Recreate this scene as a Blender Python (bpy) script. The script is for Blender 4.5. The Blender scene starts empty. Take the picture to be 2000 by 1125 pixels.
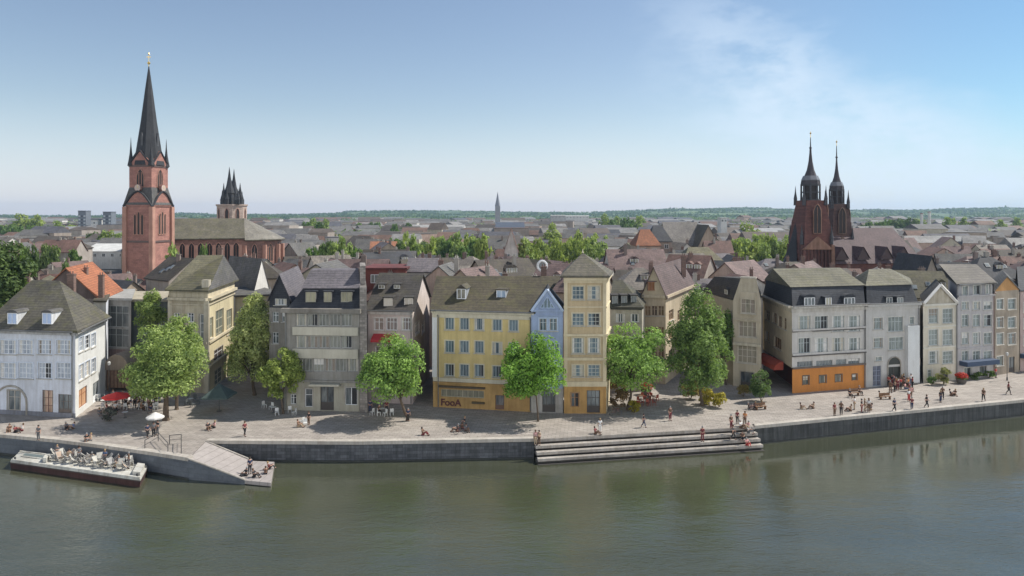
import bpy, math, random
import numpy as np
from mathutils import Vector, Matrix
random.seed(11); RNG = np.random.default_rng(11)
PI = math.pi
scene = bpy.context.scene
COL = scene.collection
# ---- survey of the place: eye 26 m above the quay; these turn a bearing/height reading into metres
F, EYE, HZ = 1400.0, 26.0, 415.0
def G(px, py, z=0.0):
    d = F * (EYE - z) / (py - HZ)
    return Vector(((px - 1000) / F * d, d, z))
def XD(px, d, z=0.0): return Vector(((px - 1000) / F * d, d, z))
def W(px, py, d): return Vector(((px - 1000) / F * d, d, EYE - (py - HZ) / F * d))
def ZY(py, d): return EYE - (py - HZ) / F * d
def lerp(a, b, t): return a + (b - a) * t
def V2(v, z): return Vector((v[0], v[1], z))

# ---------------------------------------------------------------- materials
MATS = {}
def newmat(name):
    m = bpy.data.materials.new(name); m.use_nodes = True
    nt = m.node_tree; b = nt.nodes['Principled BSDF']
    return m, nt, b
def N(nt, t, **kw):
    n = nt.nodes.new(t)
    for k, v in kw.items(): setattr(n, k, v)
    return n
def noise(nt, coord, scale, detail=4, rough=.6, vec_scale=None):
    n = N(nt, 'ShaderNodeTexNoise'); n.inputs['Scale'].default_value = scale
    n.inputs['Detail'].default_value = detail; n.inputs['Roughness'].default_value = rough
    if vec_scale:
        mp = N(nt, 'ShaderNodeMapping'); mp.inputs['Scale'].default_value = vec_scale
        nt.links.new(coord, mp.inputs['Vector']); coord = mp.outputs[0]
    nt.links.new(coord, n.inputs['Vector'])
    return n.outputs['Fac']
def ramp(nt, fac, a, b, c0, c1):
    r = N(nt, 'ShaderNodeValToRGB'); r.color_ramp.elements[0].position = a; r.color_ramp.elements[1].position = b
    r.color_ramp.elements[0].color = (*c0, 1); r.color_ramp.elements[1].color = (*c1, 1)
    nt.links.new(fac, r.inputs[0]); return r.outputs[0]
def mixc(nt, fac, a, b, mode='MIX'):
    m = N(nt, 'ShaderNodeMix', data_type='RGBA', blend_type=mode)
    for i, v in ((0, fac), (6, a), (7, b)):
        if isinstance(v, (int, float)): m.inputs[i].default_value = v
        elif isinstance(v, tuple): m.inputs[i].default_value = (*v, 1) if len(v) == 3 else v
        else: nt.links.new(v, m.inputs[i])
    return m.outputs[2]
def sc(c, k): return tuple(min(1, max(0, x * k)) for x in c)
def objcoord(nt):
    g = N(nt, 'ShaderNodeNewGeometry'); return g.outputs['Position']
def bump(nt, b, h, s=.3, d=.05):
    bp = N(nt, 'ShaderNodeBump'); bp.inputs['Strength'].default_value = s; bp.inputs['Distance'].default_value = d
    nt.links.new(h, bp.inputs['Height']); nt.links.new(bp.outputs[0], b.inputs['Normal'])
def blockcoord(nt, ax=1.0, ay=.35):
    p = objcoord(nt); s = N(nt, 'ShaderNodeSeparateXYZ'); nt.links.new(p, s.inputs[0])
    m1 = N(nt, 'ShaderNodeMath', operation='MULTIPLY'); m1.inputs[1].default_value = ax; nt.links.new(s.outputs[0], m1.inputs[0])
    m2 = N(nt, 'ShaderNodeMath', operation='MULTIPLY_ADD'); m2.inputs[1].default_value = ay
    nt.links.new(s.outputs[1], m2.inputs[0]); nt.links.new(m1.outputs[0], m2.inputs[2])
    c = N(nt, 'ShaderNodeCombineXYZ'); nt.links.new(m2.outputs[0], c.inputs[0]); nt.links.new(s.outputs[2], c.inputs[1])
    return c.outputs[0]
def plaster(c, dirt=.25, rough=.9):
    key = ('pl', c, dirt)
    if key in MATS: return MATS[key]
    m, nt, b = newmat('plaster'); co = objcoord(nt)
    f1 = noise(nt, co, .35, 5, .65); f2 = noise(nt, co, 1.0, 4, .7, (2.2, 2.2, .18)); f3 = noise(nt, co, 6, 3, .6)
    dirt = min(.6, dirt * 1.35)
    c1 = ramp(nt, f1, .3, .72, sc(c, 1 - dirt), sc(c, 1.08))
    c2 = mixc(nt, .8, c1, ramp(nt, f2, .35, .62, (1 - dirt * .9, 1 - dirt, 1 - dirt * 1.15), (1, 1, 1)), 'MULTIPLY')
    c3 = mixc(nt, .5, c2, ramp(nt, f3, .3, .7, (.86, .85, .83), (1, 1, 1)), 'MULTIPLY')
    nt.links.new(c3, b.inputs['Base Color']); b.inputs['Roughness'].default_value = rough
    bump(nt, b, f3, .25, .04)
    MATS[key] = m; return m
def roofm(c, moss=.3, var=.4, mossc=(.10, .095, .03)):
    key = ('rf', c, moss, var)
    if key in MATS: return MATS[key]
    m, nt, b = newmat('roof_tiles'); co = objcoord(nt)
    f1 = noise(nt, co, .28, 6, .7); f2 = noise(nt, co, 2.2, 5, .75); f4 = noise(nt, co, .55, 5, .7, (1, 1, 2))
    s = N(nt, 'ShaderNodeSeparateXYZ'); nt.links.new(co, s.inputs[0])
    mu = N(nt, 'ShaderNodeMath', operation='MULTIPLY'); mu.inputs[1].default_value = 22; nt.links.new(s.outputs[2], mu.inputs[0])
    sn = N(nt, 'ShaderNodeMath', operation='SINE'); nt.links.new(mu.outputs[0], sn.inputs[0])
    c1 = ramp(nt, f1, .3, .7, sc(c, 1 - var), sc(c, 1 + var * .6))
    c2 = mixc(nt, .9, c1, ramp(nt, f2, .32, .68, (.5, .5, .52), (1.12, 1.1, 1.08)), 'MULTIPLY')
    f6 = noise(nt, co, 1.1, 5, .75, (2.5, .6, .5)); c2 = mixc(nt, .7, c2, ramp(nt, f6, .35, .65, (.72, .72, .74), (1.15, 1.14, 1.1)), 'MULTIPLY')
    c3 = mixc(nt, .5, c2, ramp(nt, sn.outputs[0], 0, .35, (.55, .55, .55), (1, 1, 1)), 'MULTIPLY')
    mf = N(nt, 'ShaderNodeMath', operation='MULTIPLY'); mf.inputs[1].default_value = moss
    rr = ramp(nt, f4, .48, .66, (0, 0, 0), (1, 1, 1)); nt.links.new(rr, mf.inputs[0])
    c4 = mixc(nt, mf.outputs[0], c3, mossc)
    nt.links.new(c4, b.inputs['Base Color']); b.inputs['Roughness'].default_value = .8
    bump(nt, b, f2, .5, .08)
    MATS[key] = m; return m
def masonry(c, mortar, bw=.9, bh=.35, ay=.35, var=.3, name='stone_blocks', streak=0.0):
    key = ('ms', c, mortar, bw, bh, ay, streak)
    if key in MATS: return MATS[key]
    m, nt, b = newmat(name); co = blockcoord(nt, 1, ay)
    t = N(nt, 'ShaderNodeTexBrick'); nt.links.new(co, t.inputs['Vector'])
    t.inputs['Scale'].default_value = 1; t.inputs['Brick Width'].default_value = bw; t.inputs['Row Height'].default_value = bh
    t.inputs['Mortar Size'].default_value = .018; t.inputs['Color1'].default_value = (*sc(c, 1 - var), 1)
    t.inputs['Color2'].default_value = (*sc(c, 1 + var), 1); t.inputs['Mortar'].default_value = (*mortar, 1)
    p = objcoord(nt); f = noise(nt, p, .4, 5, .7); f2 = noise(nt, p, 4, 4, .7)
    c2 = mixc(nt, .85, t.outputs[0], ramp(nt, f, .3, .7, (.6, .6, .62), (1.12, 1.1, 1.08)), 'MULTIPLY')
    c2 = mixc(nt, .6, c2, ramp(nt, f2, .3, .7, (.7, .7, .7), (1.1, 1.1, 1.1)), 'MULTIPLY')
    if streak:
        f5 = noise(nt, p, 1.6, 4, .7, (1.6, 1.6, .07))
        c2 = mixc(nt, streak, c2, ramp(nt, f5, .38, .62, (.45, .45, .43), (1.2, 1.2, 1.2)), 'MULTIPLY')
    nt.links.new(c2, b.inputs['Base Color']); b.inputs['Roughness'].default_value = .88
    bump(nt, b, t.outputs['Fac'], -.4, .03)
    MATS[key] = m; return m
def plain(c, rough=.6, metal=0.0, var=.15, name='painted'):
    key = ('p', c, rough, metal, var, name)
    if key in MATS: return MATS[key]
    m, nt, b = newmat(name); co = objcoord(nt)
    f = noise(nt, co, 2.5, 4, .7)
    nt.links.new(ramp(nt, f, .3, .7, sc(c, 1 - var), sc(c, 1 + var)), b.inputs['Base Color'])
    b.inputs['Roughness'].default_value = rough; b.inputs['Metallic'].default_value = metal
    MATS[key] = m; return m
def glassm(tint=(.03, .04, .05), light=(.22, .24, .24), bias=.5):
    key = ('gl', tint, light, bias)
    if key in MATS: return MATS[key]
    m, nt, b = newmat('window_glass')
    oi = N(nt, 'ShaderNodeObjectInfo'); co = objcoord(nt)
    f = noise(nt, co, 1.1, 2, .6, (2.2, 2.2, .5))
    ad = N(nt, 'ShaderNodeMath', operation='MULTIPLY_ADD'); ad.inputs[1].default_value = .45
    nt.links.new(oi.outputs['Random'], ad.inputs[0]); nt.links.new(f, ad.inputs[2])
    nt.links.new(ramp(nt, ad.outputs[0], bias - .1, bias + .45, tint, light), b.inputs['Base Color'])
    b.inputs['Roughness'].default_value = .12; b.inputs['IOR'].default_value = 1.5
    MATS[key] = m; return m
def leafm(dark, lite, name='foliage'):
    key = ('lf', dark, lite)
    if key in MATS: return MATS[key]
    m, nt, b = newmat(name)
    g = N(nt, 'ShaderNodeNewGeometry'); f = noise(nt, g.outputs['Position'], .55, 3, .6)
    ad = N(nt, 'ShaderNodeMath', operation='MULTIPLY_ADD'); ad.inputs[1].default_value = .5
    nt.links.new(g.outputs['Random Per Island'], ad.inputs[0]); nt.links.new(f, ad.inputs[2])
    c = ramp(nt, ad.outputs[0], .45, 1.0, dark, lite)
    nt.links.new(c, b.inputs['Base Color']); b.inputs['Roughness'].default_value = .6
    b.inputs['Specular IOR Level'].default_value = .3
    tr = N(nt, 'ShaderNodeBsdfTranslucent'); nt.links.new(mixc(nt, .5, c, (1.0, 1.15, .3), 'MULTIPLY'), tr.inputs['Color'])
    mx = N(nt, 'ShaderNodeMixShader'); mx.inputs[0].default_value = .42
    nt.links.new(b.outputs[0], mx.inputs[1]); nt.links.new(tr.outputs[0], mx.inputs[2])
    out = [n for n in nt.nodes if n.type == 'OUTPUT_MATERIAL'][0]
    nt.links.new(mx.outputs[0], out.inputs['Surface'])
    MATS[key] = m; return m

WHITE = plain((.72, .73, .74), .5, name='white_paint'); CREAM = plain((.62, .56, .42), .7)
DARKF = plain((.06, .05, .045), .5, name='dark_frame'); BARK = plain((.10, .072, .05), .95, var=.4, name='bark')
METAL = plain((.08, .08, .085), .4, .6, name='dark_metal'); GOLD = plain((.75, .52, .16), .3, 1.0, name='gilding')
STONE = plaster((.46, .43, .38), .3); GLASS = glassm(); GLASSB = glassm((.03, .055, .07), (.16, .22, .25))
GLASSW = glassm((.10, .09, .07), (.42, .39, .30), .45)

# ---------------------------------------------------------------- mesh builder
class MB:
    def __init__(s): s.v = []; s.f = []; s.m = []; s.mats = []
    def mi(s, mat):
        if mat not in s.mats: s.mats.append(mat)
        return s.mats.index(mat)
    def poly(s, pts, mat=None):
        n = len(s.v); s.v += [tuple(p) for p in pts]; s.f.append(tuple(range(n, n + len(pts)))); s.m.append(s.mi(mat))
    def mesh(s, verts, faces, mat=None):
        n = len(s.v); s.v += [tuple(p) for p in verts]; k = s.mi(mat)
        for f in faces: s.f.append(tuple(i + n for i in f)); s.m.append(k)
    def box(s, x0, x1, y0, y1, z0, z1, mat=None, M=None):
        vs = [Vector((x, y, z)) for z in (z0, z1) for y in (y0, y1) for x in (x0, x1)]
        if M is not None: vs = [M @ v for v in vs]
        s.mesh(vs, [(0, 2, 3, 1), (4, 5, 7, 6), (0, 1, 5, 4), (2, 6, 7, 3), (0, 4, 6, 2), (1, 3, 7, 5)], mat)
    def prism(s, pts, z0, z1, mat=None, top=None):
        n = len(pts); top = top or pts
        vs = [V2(p, z0) for p in pts] + [V2(p, z1) for p in top]
        fs = [tuple(reversed(range(n))), tuple(range(n, 2 * n))] + [(i, (i + 1) % n, n + (i + 1) % n, n + i) for i in range(n)]
        s.mesh(vs, fs, mat)
    def tube(s, p0, p1, r0, r1, n=8, mat=None, caps=True):
        p0, p1 = Vector(p0), Vector(p1); d = (p1 - p0)
        if d.length < 1e-6: return
        q = d.to_track_quat('Z', 'Y').to_matrix()
        vs = []
        for p, r in ((p0, r0), (p1, r1)):
            for i in range(n):
                a = 2 * PI * i / n; vs.append(p + q @ Vector((r * math.cos(a), r * math.sin(a), 0)))
        fs = [(i, (i + 1) % n, n + (i + 1) % n, n + i) for i in range(n)]
        if caps: fs += [tuple(reversed(range(n))), tuple(range(n, 2 * n))]
        s.mesh(vs, fs, mat)
    def lathe(s, c, prof, n=8, mat=None, a0=0.0, squash=1.0):
        vs = []; c = Vector(c)
        for r, z in prof:
            for i in range(n):
                a = a0 + 2 * PI * i / n; vs.append(c + Vector((r * math.cos(a), r * math.sin(a) * squash, z)))
        fs = []
        for k in range(len(prof) - 1):
            for i in range(n):
                fs.append((k * n + i, k * n + (i + 1) % n, (k + 1) * n + (i + 1) % n, (k + 1) * n + i))
        fs += [tuple(reversed(range(n))), tuple(range((len(prof) - 1) * n, len(prof) * n))]
        s.mesh(vs, fs, mat)
    def data(s, name, origin=None, smooth=False):
        me = bpy.data.meshes.new(name)
        o = Vector(origin) if origin is not None else Vector((0, 0, 0))
        me.from_pydata([(v[0] - o[0], v[1] - o[1], v[2] - o[2]) for v in s.v], [], s.f)
        for m in s.mats:
            if m is not None: me.materials.append(m)
        if s.mats and s.mats[0] is not None: me.polygons.foreach_set('material_index', s.m)
        if smooth: me.polygons.foreach_set('use_smooth', [True] * len(s.f))
        me.update(); return me
    def build(s, name, parent=None, smooth=False, origin=None):
        if origin is None: origin = parent.location if parent is not None else (0, 0, 0)
        o = bpy.data.objects.new(name, s.data(name, origin, smooth)); COL.objects.link(o)
        if parent is not None: o.parent = parent
        else: o.location = origin
        return o
def link(name, me, parent=None, loc=None, rz=0.0, scale=None):
    o = bpy.data.objects.new(name, me); COL.objects.link(o)
    if parent is not None: o.parent = parent
    if loc is not None: o.location = loc
    if rz: o.rotation_euler = (0, 0, rz)
    if scale: o.scale = scale
    return o
def tag(o, label=None, cat=None, group=None, kind=None):
    if label: o['label'] = label
    if cat: o['category'] = cat
    if group: o['group'] = group
    if kind: o['kind'] = kind
    return o
def empty(name, loc, label=None, cat=None, group=None, rz=0.0):
    o = bpy.data.objects.new(name, None); COL.objects.link(o); o.location = loc
    o.rotation_euler = (0, 0, rz); return tag(o, label, cat, group)
KIDS = {}
def copy_tree(o, parent=None):
    c = o.copy(); COL.objects.link(c)
    if parent is not None: c.parent = parent
    for ch in list(o.children): copy_tree(ch, c)
    return c

# ---------------------------------------------------------------- windows
WINC = {}
CURT = [plain(c, .9, name='curtain') for c in ((.50, .46, .38), (.62, .60, .56), (.26, .22, .18))]; WV = random.Random(77)
def winmesh(w, h, nx, ny, fm, glass, trim, sill, style):
    var = WV.choice((0, 0, 0, 1, 1, 2, 3, 4)) if style == 'w' and w < 2.6 else 0
    key = (w, h, nx, ny, fm, glass, trim, sill, style, var)
    if key in WINC: return WINC[key]
    b = MB(); fw = .075; e = w / 2
    b.box(-e, -e + fw, 0, .08, 0, h, fm); b.box(e - fw, e, 0, .08, 0, h, fm)
    b.box(-e + fw, e - fw, 0, .08, 0, fw, fm); b.box(-e + fw, e - fw, 0, .08, h - fw, h, fm)
    mw = .035
    for i in range(1, nx):
        x = -e + w * i / nx; k = mw * (1.35 if nx % 2 == 0 and i == nx // 2 else .8)
        b.box(x - k, x + k, .005, .075, fw, h - fw, fm)
    for j in range(1, ny):
        z = h * (j / ny if ny != 2 else .66); b.box(-e + fw, e - fw, .012, .07, z - mw * .8, z + mw * .8, fm)
    if style == 'door':
        b.box(-e + fw, e - fw, .015, .065, fw, h * .3, fm)
    if trim:
        t = .13
        b.box(-e - t, -e - .002, -.17, -.125, -.02, h + t, trim); b.box(e + .002, e + t, -.17, -.125, -.02, h + t, trim)
        b.box(-e - .002, e + .002, -.17, -.125, h + .002, h + t, trim)
    if sill: b.box(-e - .18, e + .18, -.27, .0, -.12, -.022, sill)
    p = MB(); p.poly([(-e + .02, .04, .02), (e - .02, .04, .02), (e - .02, .04, h - .02), (-e + .02, .04, h - .02)], glass)
    cm = CURT[(var + int(w * 10)) % 3]
    if var in (1, 3):
        for sg in (-1, 1):
            x0, x1 = sorted((sg * (e - .03), sg * e * (.62 if var == 1 else .38))); p.poly([(x0, .036, .05), (x1, .036, .05), (x1, .036, h - .04), (x0, .036, h - .04)], cm)
    elif var == 2: p.poly([(-e + .03, .036, h * .52), (e - .03, .036, h * .52), (e - .03, .036, h - .04), (-e + .03, .036, h - .04)], cm)
    elif var == 4: p.poly([(0, .036, .05), (e - .03, .036, .05), (e - .03, .036, h - .04), (0, .036, h - .04)], plain((.012, .012, .014), .5))
    WINC[key] = (b.data('window'), p.data('pane')); return WINC[key]

class Bld:
    def __init__(s, name, A, label, cat='house', group=None):
        s.o = empty(name, Vector((A[0], A[1], 0)), label, cat, group); s.w = {}
    def mb(s, part):
        if part not in s.w: s.w[part] = MB()
        return s.w[part]
    def uz(s, P0, d, px, py):
        k = (px - 1000) / F
        u = (k * P0[1] - P0[0]) / (d[0] - k * d[1]); D = P0[1] + u * d[1]
        return u, ZY(py, D)
    def face(s, P0, P1, z0, z1, mat, wins=(), part='wall', off=0.0, depth=.16):
        """wins: (cx, cy, w, h, nx, ny[, opts]) seen rectangles"""
        P0 = Vector((P0[0], P0[1], 0)); P1 = Vector((P1[0], P1[1], 0))
        d = (P1 - P0); L = d.length; d.normalize(); n = Vector((d.y, -d.x, 0))
        if off: P0 = P0 + n * off; P1 = P1 + n * off
        holes = []
        for wn in wins:
            cx, cy, w, h, nx, ny = wn[:6]; op = wn[6] if len(wn) > 6 else {}
            u0, _ = s.uz(P0, d, cx - w / 2, cy); u1, _ = s.uz(P0, d, cx + w / 2, cy)
            uc, zc = s.uz(P0, d, cx, cy); D = P0[1] + uc * d[1]
            ww = max(.3, round((u1 - u0) * 10) / 10); hh = max(.3, round(h / F * D * 10) / 10)
            zb = zc - hh / 2
            if op.get('ground'): hh = round((zc + hh / 2) * 10) / 10 - .1; zb = .1
            if zb < z0 + .03: zb = z0 + .04
            if zb + hh > z1 - .03: hh = max(.3, math.floor((z1 - .03 - zb) * 10) / 10)
            if uc - ww / 2 < .05: uc = ww / 2 + .06
            if uc + ww / 2 > L - .05: uc = L - ww / 2 - .06
            holes.append((uc - ww / 2, uc + ww / 2, zb, zb + hh))
            fr, pn = winmesh(ww, hh, nx, ny, op.get('frame', WHITE), op.get('glass', GLASS), op.get('trim', None), op.get('sill', None), op.get('style', 'w'))
            loc = P0 + d * uc - n * (depth * .8); loc.z = zb
            ang = math.atan2(d.y, d.x)
            wo = link(op.get('name', 'window'), fr, s.o, loc - s.o.location, ang)
            link('pane', pn, wo)
        us = sorted({0.0, L} | {x for h in holes for x in h[:2]}); zs = sorted({z0, z1} | {x for h in holes for x in h[2:]})
        b = s.mb(part)
        def P(u, z, q=0.0): return P0 + d * u - n * q + Vector((0, 0, z))
        for i in range(len(us) - 1):
            if us[i + 1] - us[i] < 1e-4: continue
            for j in range(len(zs) - 1):
                if zs[j + 1] - zs[j] < 1e-4: continue
                um, zm = (us[i] + us[i + 1]) / 2, (zs[j] + zs[j + 1]) / 2
                if any(h[0] < um < h[1] and h[2] < zm < h[3] for h in holes): continue
                b.poly([P(us[i], zs[j]), P(us[i + 1], zs[j]), P(us[i + 1], zs[j + 1]), P(us[i], zs[j + 1])], mat)
        for (a, c, e, g) in holes:
            q = depth
            b.poly([P(a, e), P(a, g), P(a, g, q), P(a, e, q)], mat); b.poly([P(c, e), P(c, e, q), P(c, g, q), P(c, g)], mat)
            b.poly([P(a, g), P(c, g), P(c, g, q), P(a, g, q)], mat); b.poly([P(a, e), P(a, e, q), P(c, e, q), P(c, e)], mat)
        return P0, P1
    def strip(s, P0, P1, z0, z1, out, mat, part='cornice', inn=.05, ext=0.0):
        P0 = Vector((P0[0], P0[1], 0)); P1 = Vector((P1[0], P1[1], 0)); d = (P1 - P0).normalized(); n = Vector((d.y, -d.x, 0))
        a = P0 - d * ext; c = P1 + d * ext
        b = MB(); b.prism([a + n * out, c + n * out, c - n * inn, a - n * inn], z0, z1, mat); b.build(part, s.o)
    def roof4(s, A, B, C, D, ze, R0, R1, mat, ov=.4, th=.22, part='roof', endmat=None):
        c = (Vector((A[0], A[1], 0)) + V2(B, 0) + V2(C, 0) + V2(D, 0)) / 4
        def ex(p):
            p = V2(p, 0); q = p - c; return p + q.normalized() * ov * 1.25
        A, B, C, D = [ex(p) for p in (A, B, C, D)]
        b = s.mb(part)
        lo = [V2(p, ze - th) for p in (A, B, C, D)]; hi = [V2(p, ze) for p in (A, B, C, D)]
        b.poly(list(reversed(lo)), mat)
        for i in range(4): b.poly([lo[i], lo[(i + 1) % 4], hi[(i + 1) % 4], hi[i]], mat)
        R0, R1 = Vector(R0), Vector(R1)
        b.poly([hi[0], hi[1], R1, R0], mat); b.poly([hi[2], hi[3], R0, R1], mat)
        em = endmat or mat
        b.poly([hi[1], hi[2], R1], em); b.poly([hi[3], hi[0], R0], em)
    def gable(s, A, B, C, D, ze, zr, mat, wall, ov=.35, axis='x', part='roof', th=.18):
        """two-slope roof with real gable walls; axis x: ridge from the A-D side to the B-C side"""
        A, B, C, D = [V2(p, 0) for p in (A, B, C, D)]
        if axis == 'y': A, B, C, D = B, C, D, A
        M0, M1 = (A + D) / 2, (B + C) / 2; r = (M1 - M0).normalized()
        wb = s.mb('wall')
        wb.poly([V2(B, ze), V2(C, ze), V2(M1, zr)], wall); wb.poly([V2(D, ze), V2(A, ze), V2(M0, zr)], wall)
        b = s.mb(part)
        for (P, Q, S) in ((A, B, 1), (C, D, -1)):
            m0, m1 = (M0, M1) if S == 1 else (M1, M0); rr = r * S
            dn = ((P + Q) / 2 - (m0 + m1) / 2); hl = dn.length; dn.normalize(); sl = (zr - ze) / hl
            lo0 = P - rr * ov + dn * ov; lo1 = Q + rr * ov + dn * ov; up0 = m0 - rr * ov; up1 = m1 + rr * ov
            z = ze - sl * ov + .03
            top = [V2(lo0, z + th), V2(lo1, z + th), V2(up1, zr + .03 + th), V2(up0, zr + .03 + th)]
            bot = [V2(lo0, z), V2(lo1, z), V2(up1, zr + .03), V2(up0, zr + .03)]
            b.mesh(top + bot, [(0, 1, 2, 3), (7, 6, 5, 4), (0, 4, 5, 1), (1, 5, 6, 2), (3, 7, 4, 0)], mat)
    def frustum(s, base, z0, top, z1, mat, part='roof'):
        s.mb(part).prism(base, z0, z1, mat, top)
    def dormer(s, px, py, w, h, D, back, mat, fm=WHITE, glass=GLASSW, roof='flat', nx=2, ny=1, cheek=None, d=Vector((1, 0, 0))):
        """a roof window house: (px,py) centre of its front, D its distance"""
        c = W(px, py, D); n = Vector((d.y, -d.x, 0)); ww, hh = w / F * D, h / F * D
        M = Matrix.Translation(c) @ Matrix(((d.x, -n.x, 0, 0), (d.y, -n.y, 0, 0), (0, 0, 1, 0), (0, 0, 0, 1)))
        b = MB(); e = ww / 2; ck = cheek or mat
        b.box(-e, e, .03, back, -hh / 2, hh / 2, ck, M)
        if roof == 'flat': b.box(-e - .15, e + .15, -.15, back, hh / 2 + .003, hh / 2 + .15, mat, M)
        elif roof == 'gable':
            k = e + .15; z = hh / 2 + .003
            vs = [M @ Vector(p) for p in ((-k, -.15, z), (k, -.15, z), (0, -.15, z + e * .9), (-k, back, z), (k, back, z), (0, back, z + e * .9))]
            b.mesh(vs, [(0, 1, 2), (3, 5, 4), (0, 2, 5, 3), (1, 4, 5, 2), (0, 3, 4, 1)], mat)
        else:
            k = e + .12; z = hh / 2 + .003; pts = [(k * math.cos(PI * i / 8), e * .55 * math.sin(PI * i / 8)) for i in range(9)]
            vs = [M @ Vector((x, -.12, z + q)) for x, q in pts] + [M @ Vector((x, back, z + q)) for x, q in pts]
            b.mesh(vs, [tuple(reversed(range(9))), tuple(range(9, 18))] + [(i, i + 1, i + 10, i + 9) for i in range(8)], mat)
        do = b.build('dormer', s.o)
        wb = MB(); fw = .09
        for (x0, x1, z0, z1) in ((-e, -e + fw, -hh / 2, hh / 2), (e - fw, e, -hh / 2, hh / 2), (-e + fw, e - fw, -hh / 2, -hh / 2 + fw), (-e + fw, e - fw, hh / 2 - fw, hh / 2)):
            wb.box(x0, x1, -.05, .028, z0, z1, fm, M)
        for i in range(1, nx): x = -e + ww * i / nx; wb.box(x - .04, x + .04, -.045, .02, -hh / 2 + fw, hh / 2 - fw, fm, M)
        for i in range(1, ny): z = -hh / 2 + hh * i / ny; wb.box(-e + fw, e - fw, -.04, .02, z - .03, z + .03, fm, M)
        wb.poly([M @ Vector(p) for p in ((-e + fw, 0, -hh / 2 + fw), (e - fw, 0, -hh / 2 + fw), (e - fw, 0, hh / 2 - fw), (-e + fw, 0, hh / 2 - fw))], glass)
        wo = bpy.data.objects.new('window', wb.data('window', s.o.location)); COL.objects.link(wo); wo.parent = do
        return do
    def chimney(s, p, z0, z1, w=.7, d=.5, mat=None, roofobj=None):
        b = MB(); m = mat or masonry((.22, .11, .08), (.2, .18, .16), .3, .1)
        b.box(p[0] - w / 2, p[0] + w / 2, p[1] - d / 2, p[1] + d / 2, z0, z1, m)
        b.box(p[0] - w / 2 - .08, p[0] + w / 2 + .08, p[1] - d / 2 - .08, p[1] + d / 2 + .08, z1 + .002, z1 + .12, m)
        for k in (-.18, .18): b.tube((p[0] + k, p[1], z1 + .12), (p[0] + k, p[1], z1 + .5), .1, .08, 6, m)
        s.ch = getattr(s, 'ch', []); s.ch.append(b)
    def pipe(s, P0, P1, u, z1, mat=None):
        P0 = Vector((P0[0], P0[1], 0)); P1 = Vector((P1[0], P1[1], 0)); d = (P1 - P0).normalized(); n = Vector((d.y, -d.x, 0)); L = (P1 - P0).length
        p = P0 + d * (u if u >= 0 else L + u) + n * .14; b = MB(); m = mat or plain((.16, .16, .155), .5)
        b.tube(V2(p, .1), V2(p, z1), .07, .07, 6, m); b.tube(V2(p, z1), V2(p + n * .3, z1 + .35), .07, .09, 6, m); b.build('downpipe', s.o)
    def gutter(s, P0, P1, z, out, mat=None):
        P0 = Vector((P0[0], P0[1], 0)); P1 = Vector((P1[0], P1[1], 0)); d = (P1 - P0).normalized(); n = Vector((d.y, -d.x, 0)); b = MB()
        b.tube(V2(P0 + n * out - d * .2, z), V2(P1 + n * out + d * .2, z), .09, .09, 6, mat or plain((.14, .14, .14), .5)); b.build('gutter', s.o)
    def done(s):
        ro = None
        for part, mb in s.w.items():
            o = mb.build(part, s.o)
            if part == 'roof': ro = o
        for b in getattr(s, 'ch', []):
            c = bpy.data.objects.new('chimney', b.data('chimney', s.o.location)); COL.objects.link(c); c.parent = ro or s.o
        return s.o
# ================================================================ the setting
def pts_extend(p, q, L): return q + (q - p).normalized() * L
ZW = -2.2
Q = [G(0, 850), G(110, 860), G(200, 871), G(300, 885), G(368, 896)]
Q = [Q[0] + (Q[0] - Q[1]).normalized() * 40 + Vector((-60, 25, 0)), Q[0] + (Q[0] - Q[1]).normalized() * 25] + Q
RB = G(402, 862)
S0, S1 = G(1043, 858), G(1474, 833)
E0, E1 = G(1476, 833), G(2000, 782)
E2 = E0 + (E1 - E0).normalized() * 62; E3 = E2 + Vector((120, 60, 0))
edge = Q + [RB, G(700, 864), S0, S1, E1, E2, E3]
def flat(name, pts, z, mat, label=None):
    b = MB(); b.poly([V2(p, z) for p in pts], mat); o = b.build(name); o['kind'] = 'structure'
    return o
# ground materials
def pavingm(c, joint, bw=.9, bh=.45, rot=.12):
    m, nt, b = newmat('paving'); p = objcoord(nt)
    mp = N(nt, 'ShaderNodeMapping'); mp.inputs['Rotation'].default_value = (0, 0, rot); nt.links.new(p, mp.inputs[0])
    t = N(nt, 'ShaderNodeTexBrick'); nt.links.new(mp.outputs[0], t.inputs['Vector']); t.inputs['Scale'].default_value = 1
    t.inputs['Brick Width'].default_value = bw; t.inputs['Row Height'].default_value = bh; t.inputs['Mortar Size'].default_value = .025
    t.inputs['Color1'].default_value = (*sc(c, .86), 1); t.inputs['Color2'].default_value = (*sc(c, 1.12), 1); t.inputs['Mortar'].default_value = (*joint, 1)
    f = noise(nt, p, .12, 6, .7); f2 = noise(nt, p, 1.3, 5, .75, (1, 2.2, 1)); f3 = noise(nt, p, .5, 5, .8, (.35, 2, 1))
    c1 = mixc(nt, .9, t.outputs[0], ramp(nt, f, .3, .7, (.72, .70, .68), (1.08, 1.07, 1.06)), 'MULTIPLY')
    c1 = mixc(nt, .7, c1, ramp(nt, f2, .3, .7, (.72, .71, .7), (1.1, 1.1, 1.1)), 'MULTIPLY')
    c1 = mixc(nt, .6, c1, ramp(nt, f3, .42, .6, (.78, .76, .75), (1.03, 1.03, 1.03)), 'MULTIPLY')
    nt.links.new(c1, b.inputs['Base Color']); b.inputs['Roughness'].default_value = .85; bump(nt, b, f2, .2, .02)
    return m
PAV = pavingm((.385, .35, .315), (.21, .19, .17)); COPE = plaster((.52, .48, .43), .25)
TOWN = pavingm((.10, .10, .095), (.06, .06, .055), 3, 3, .4)
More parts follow.
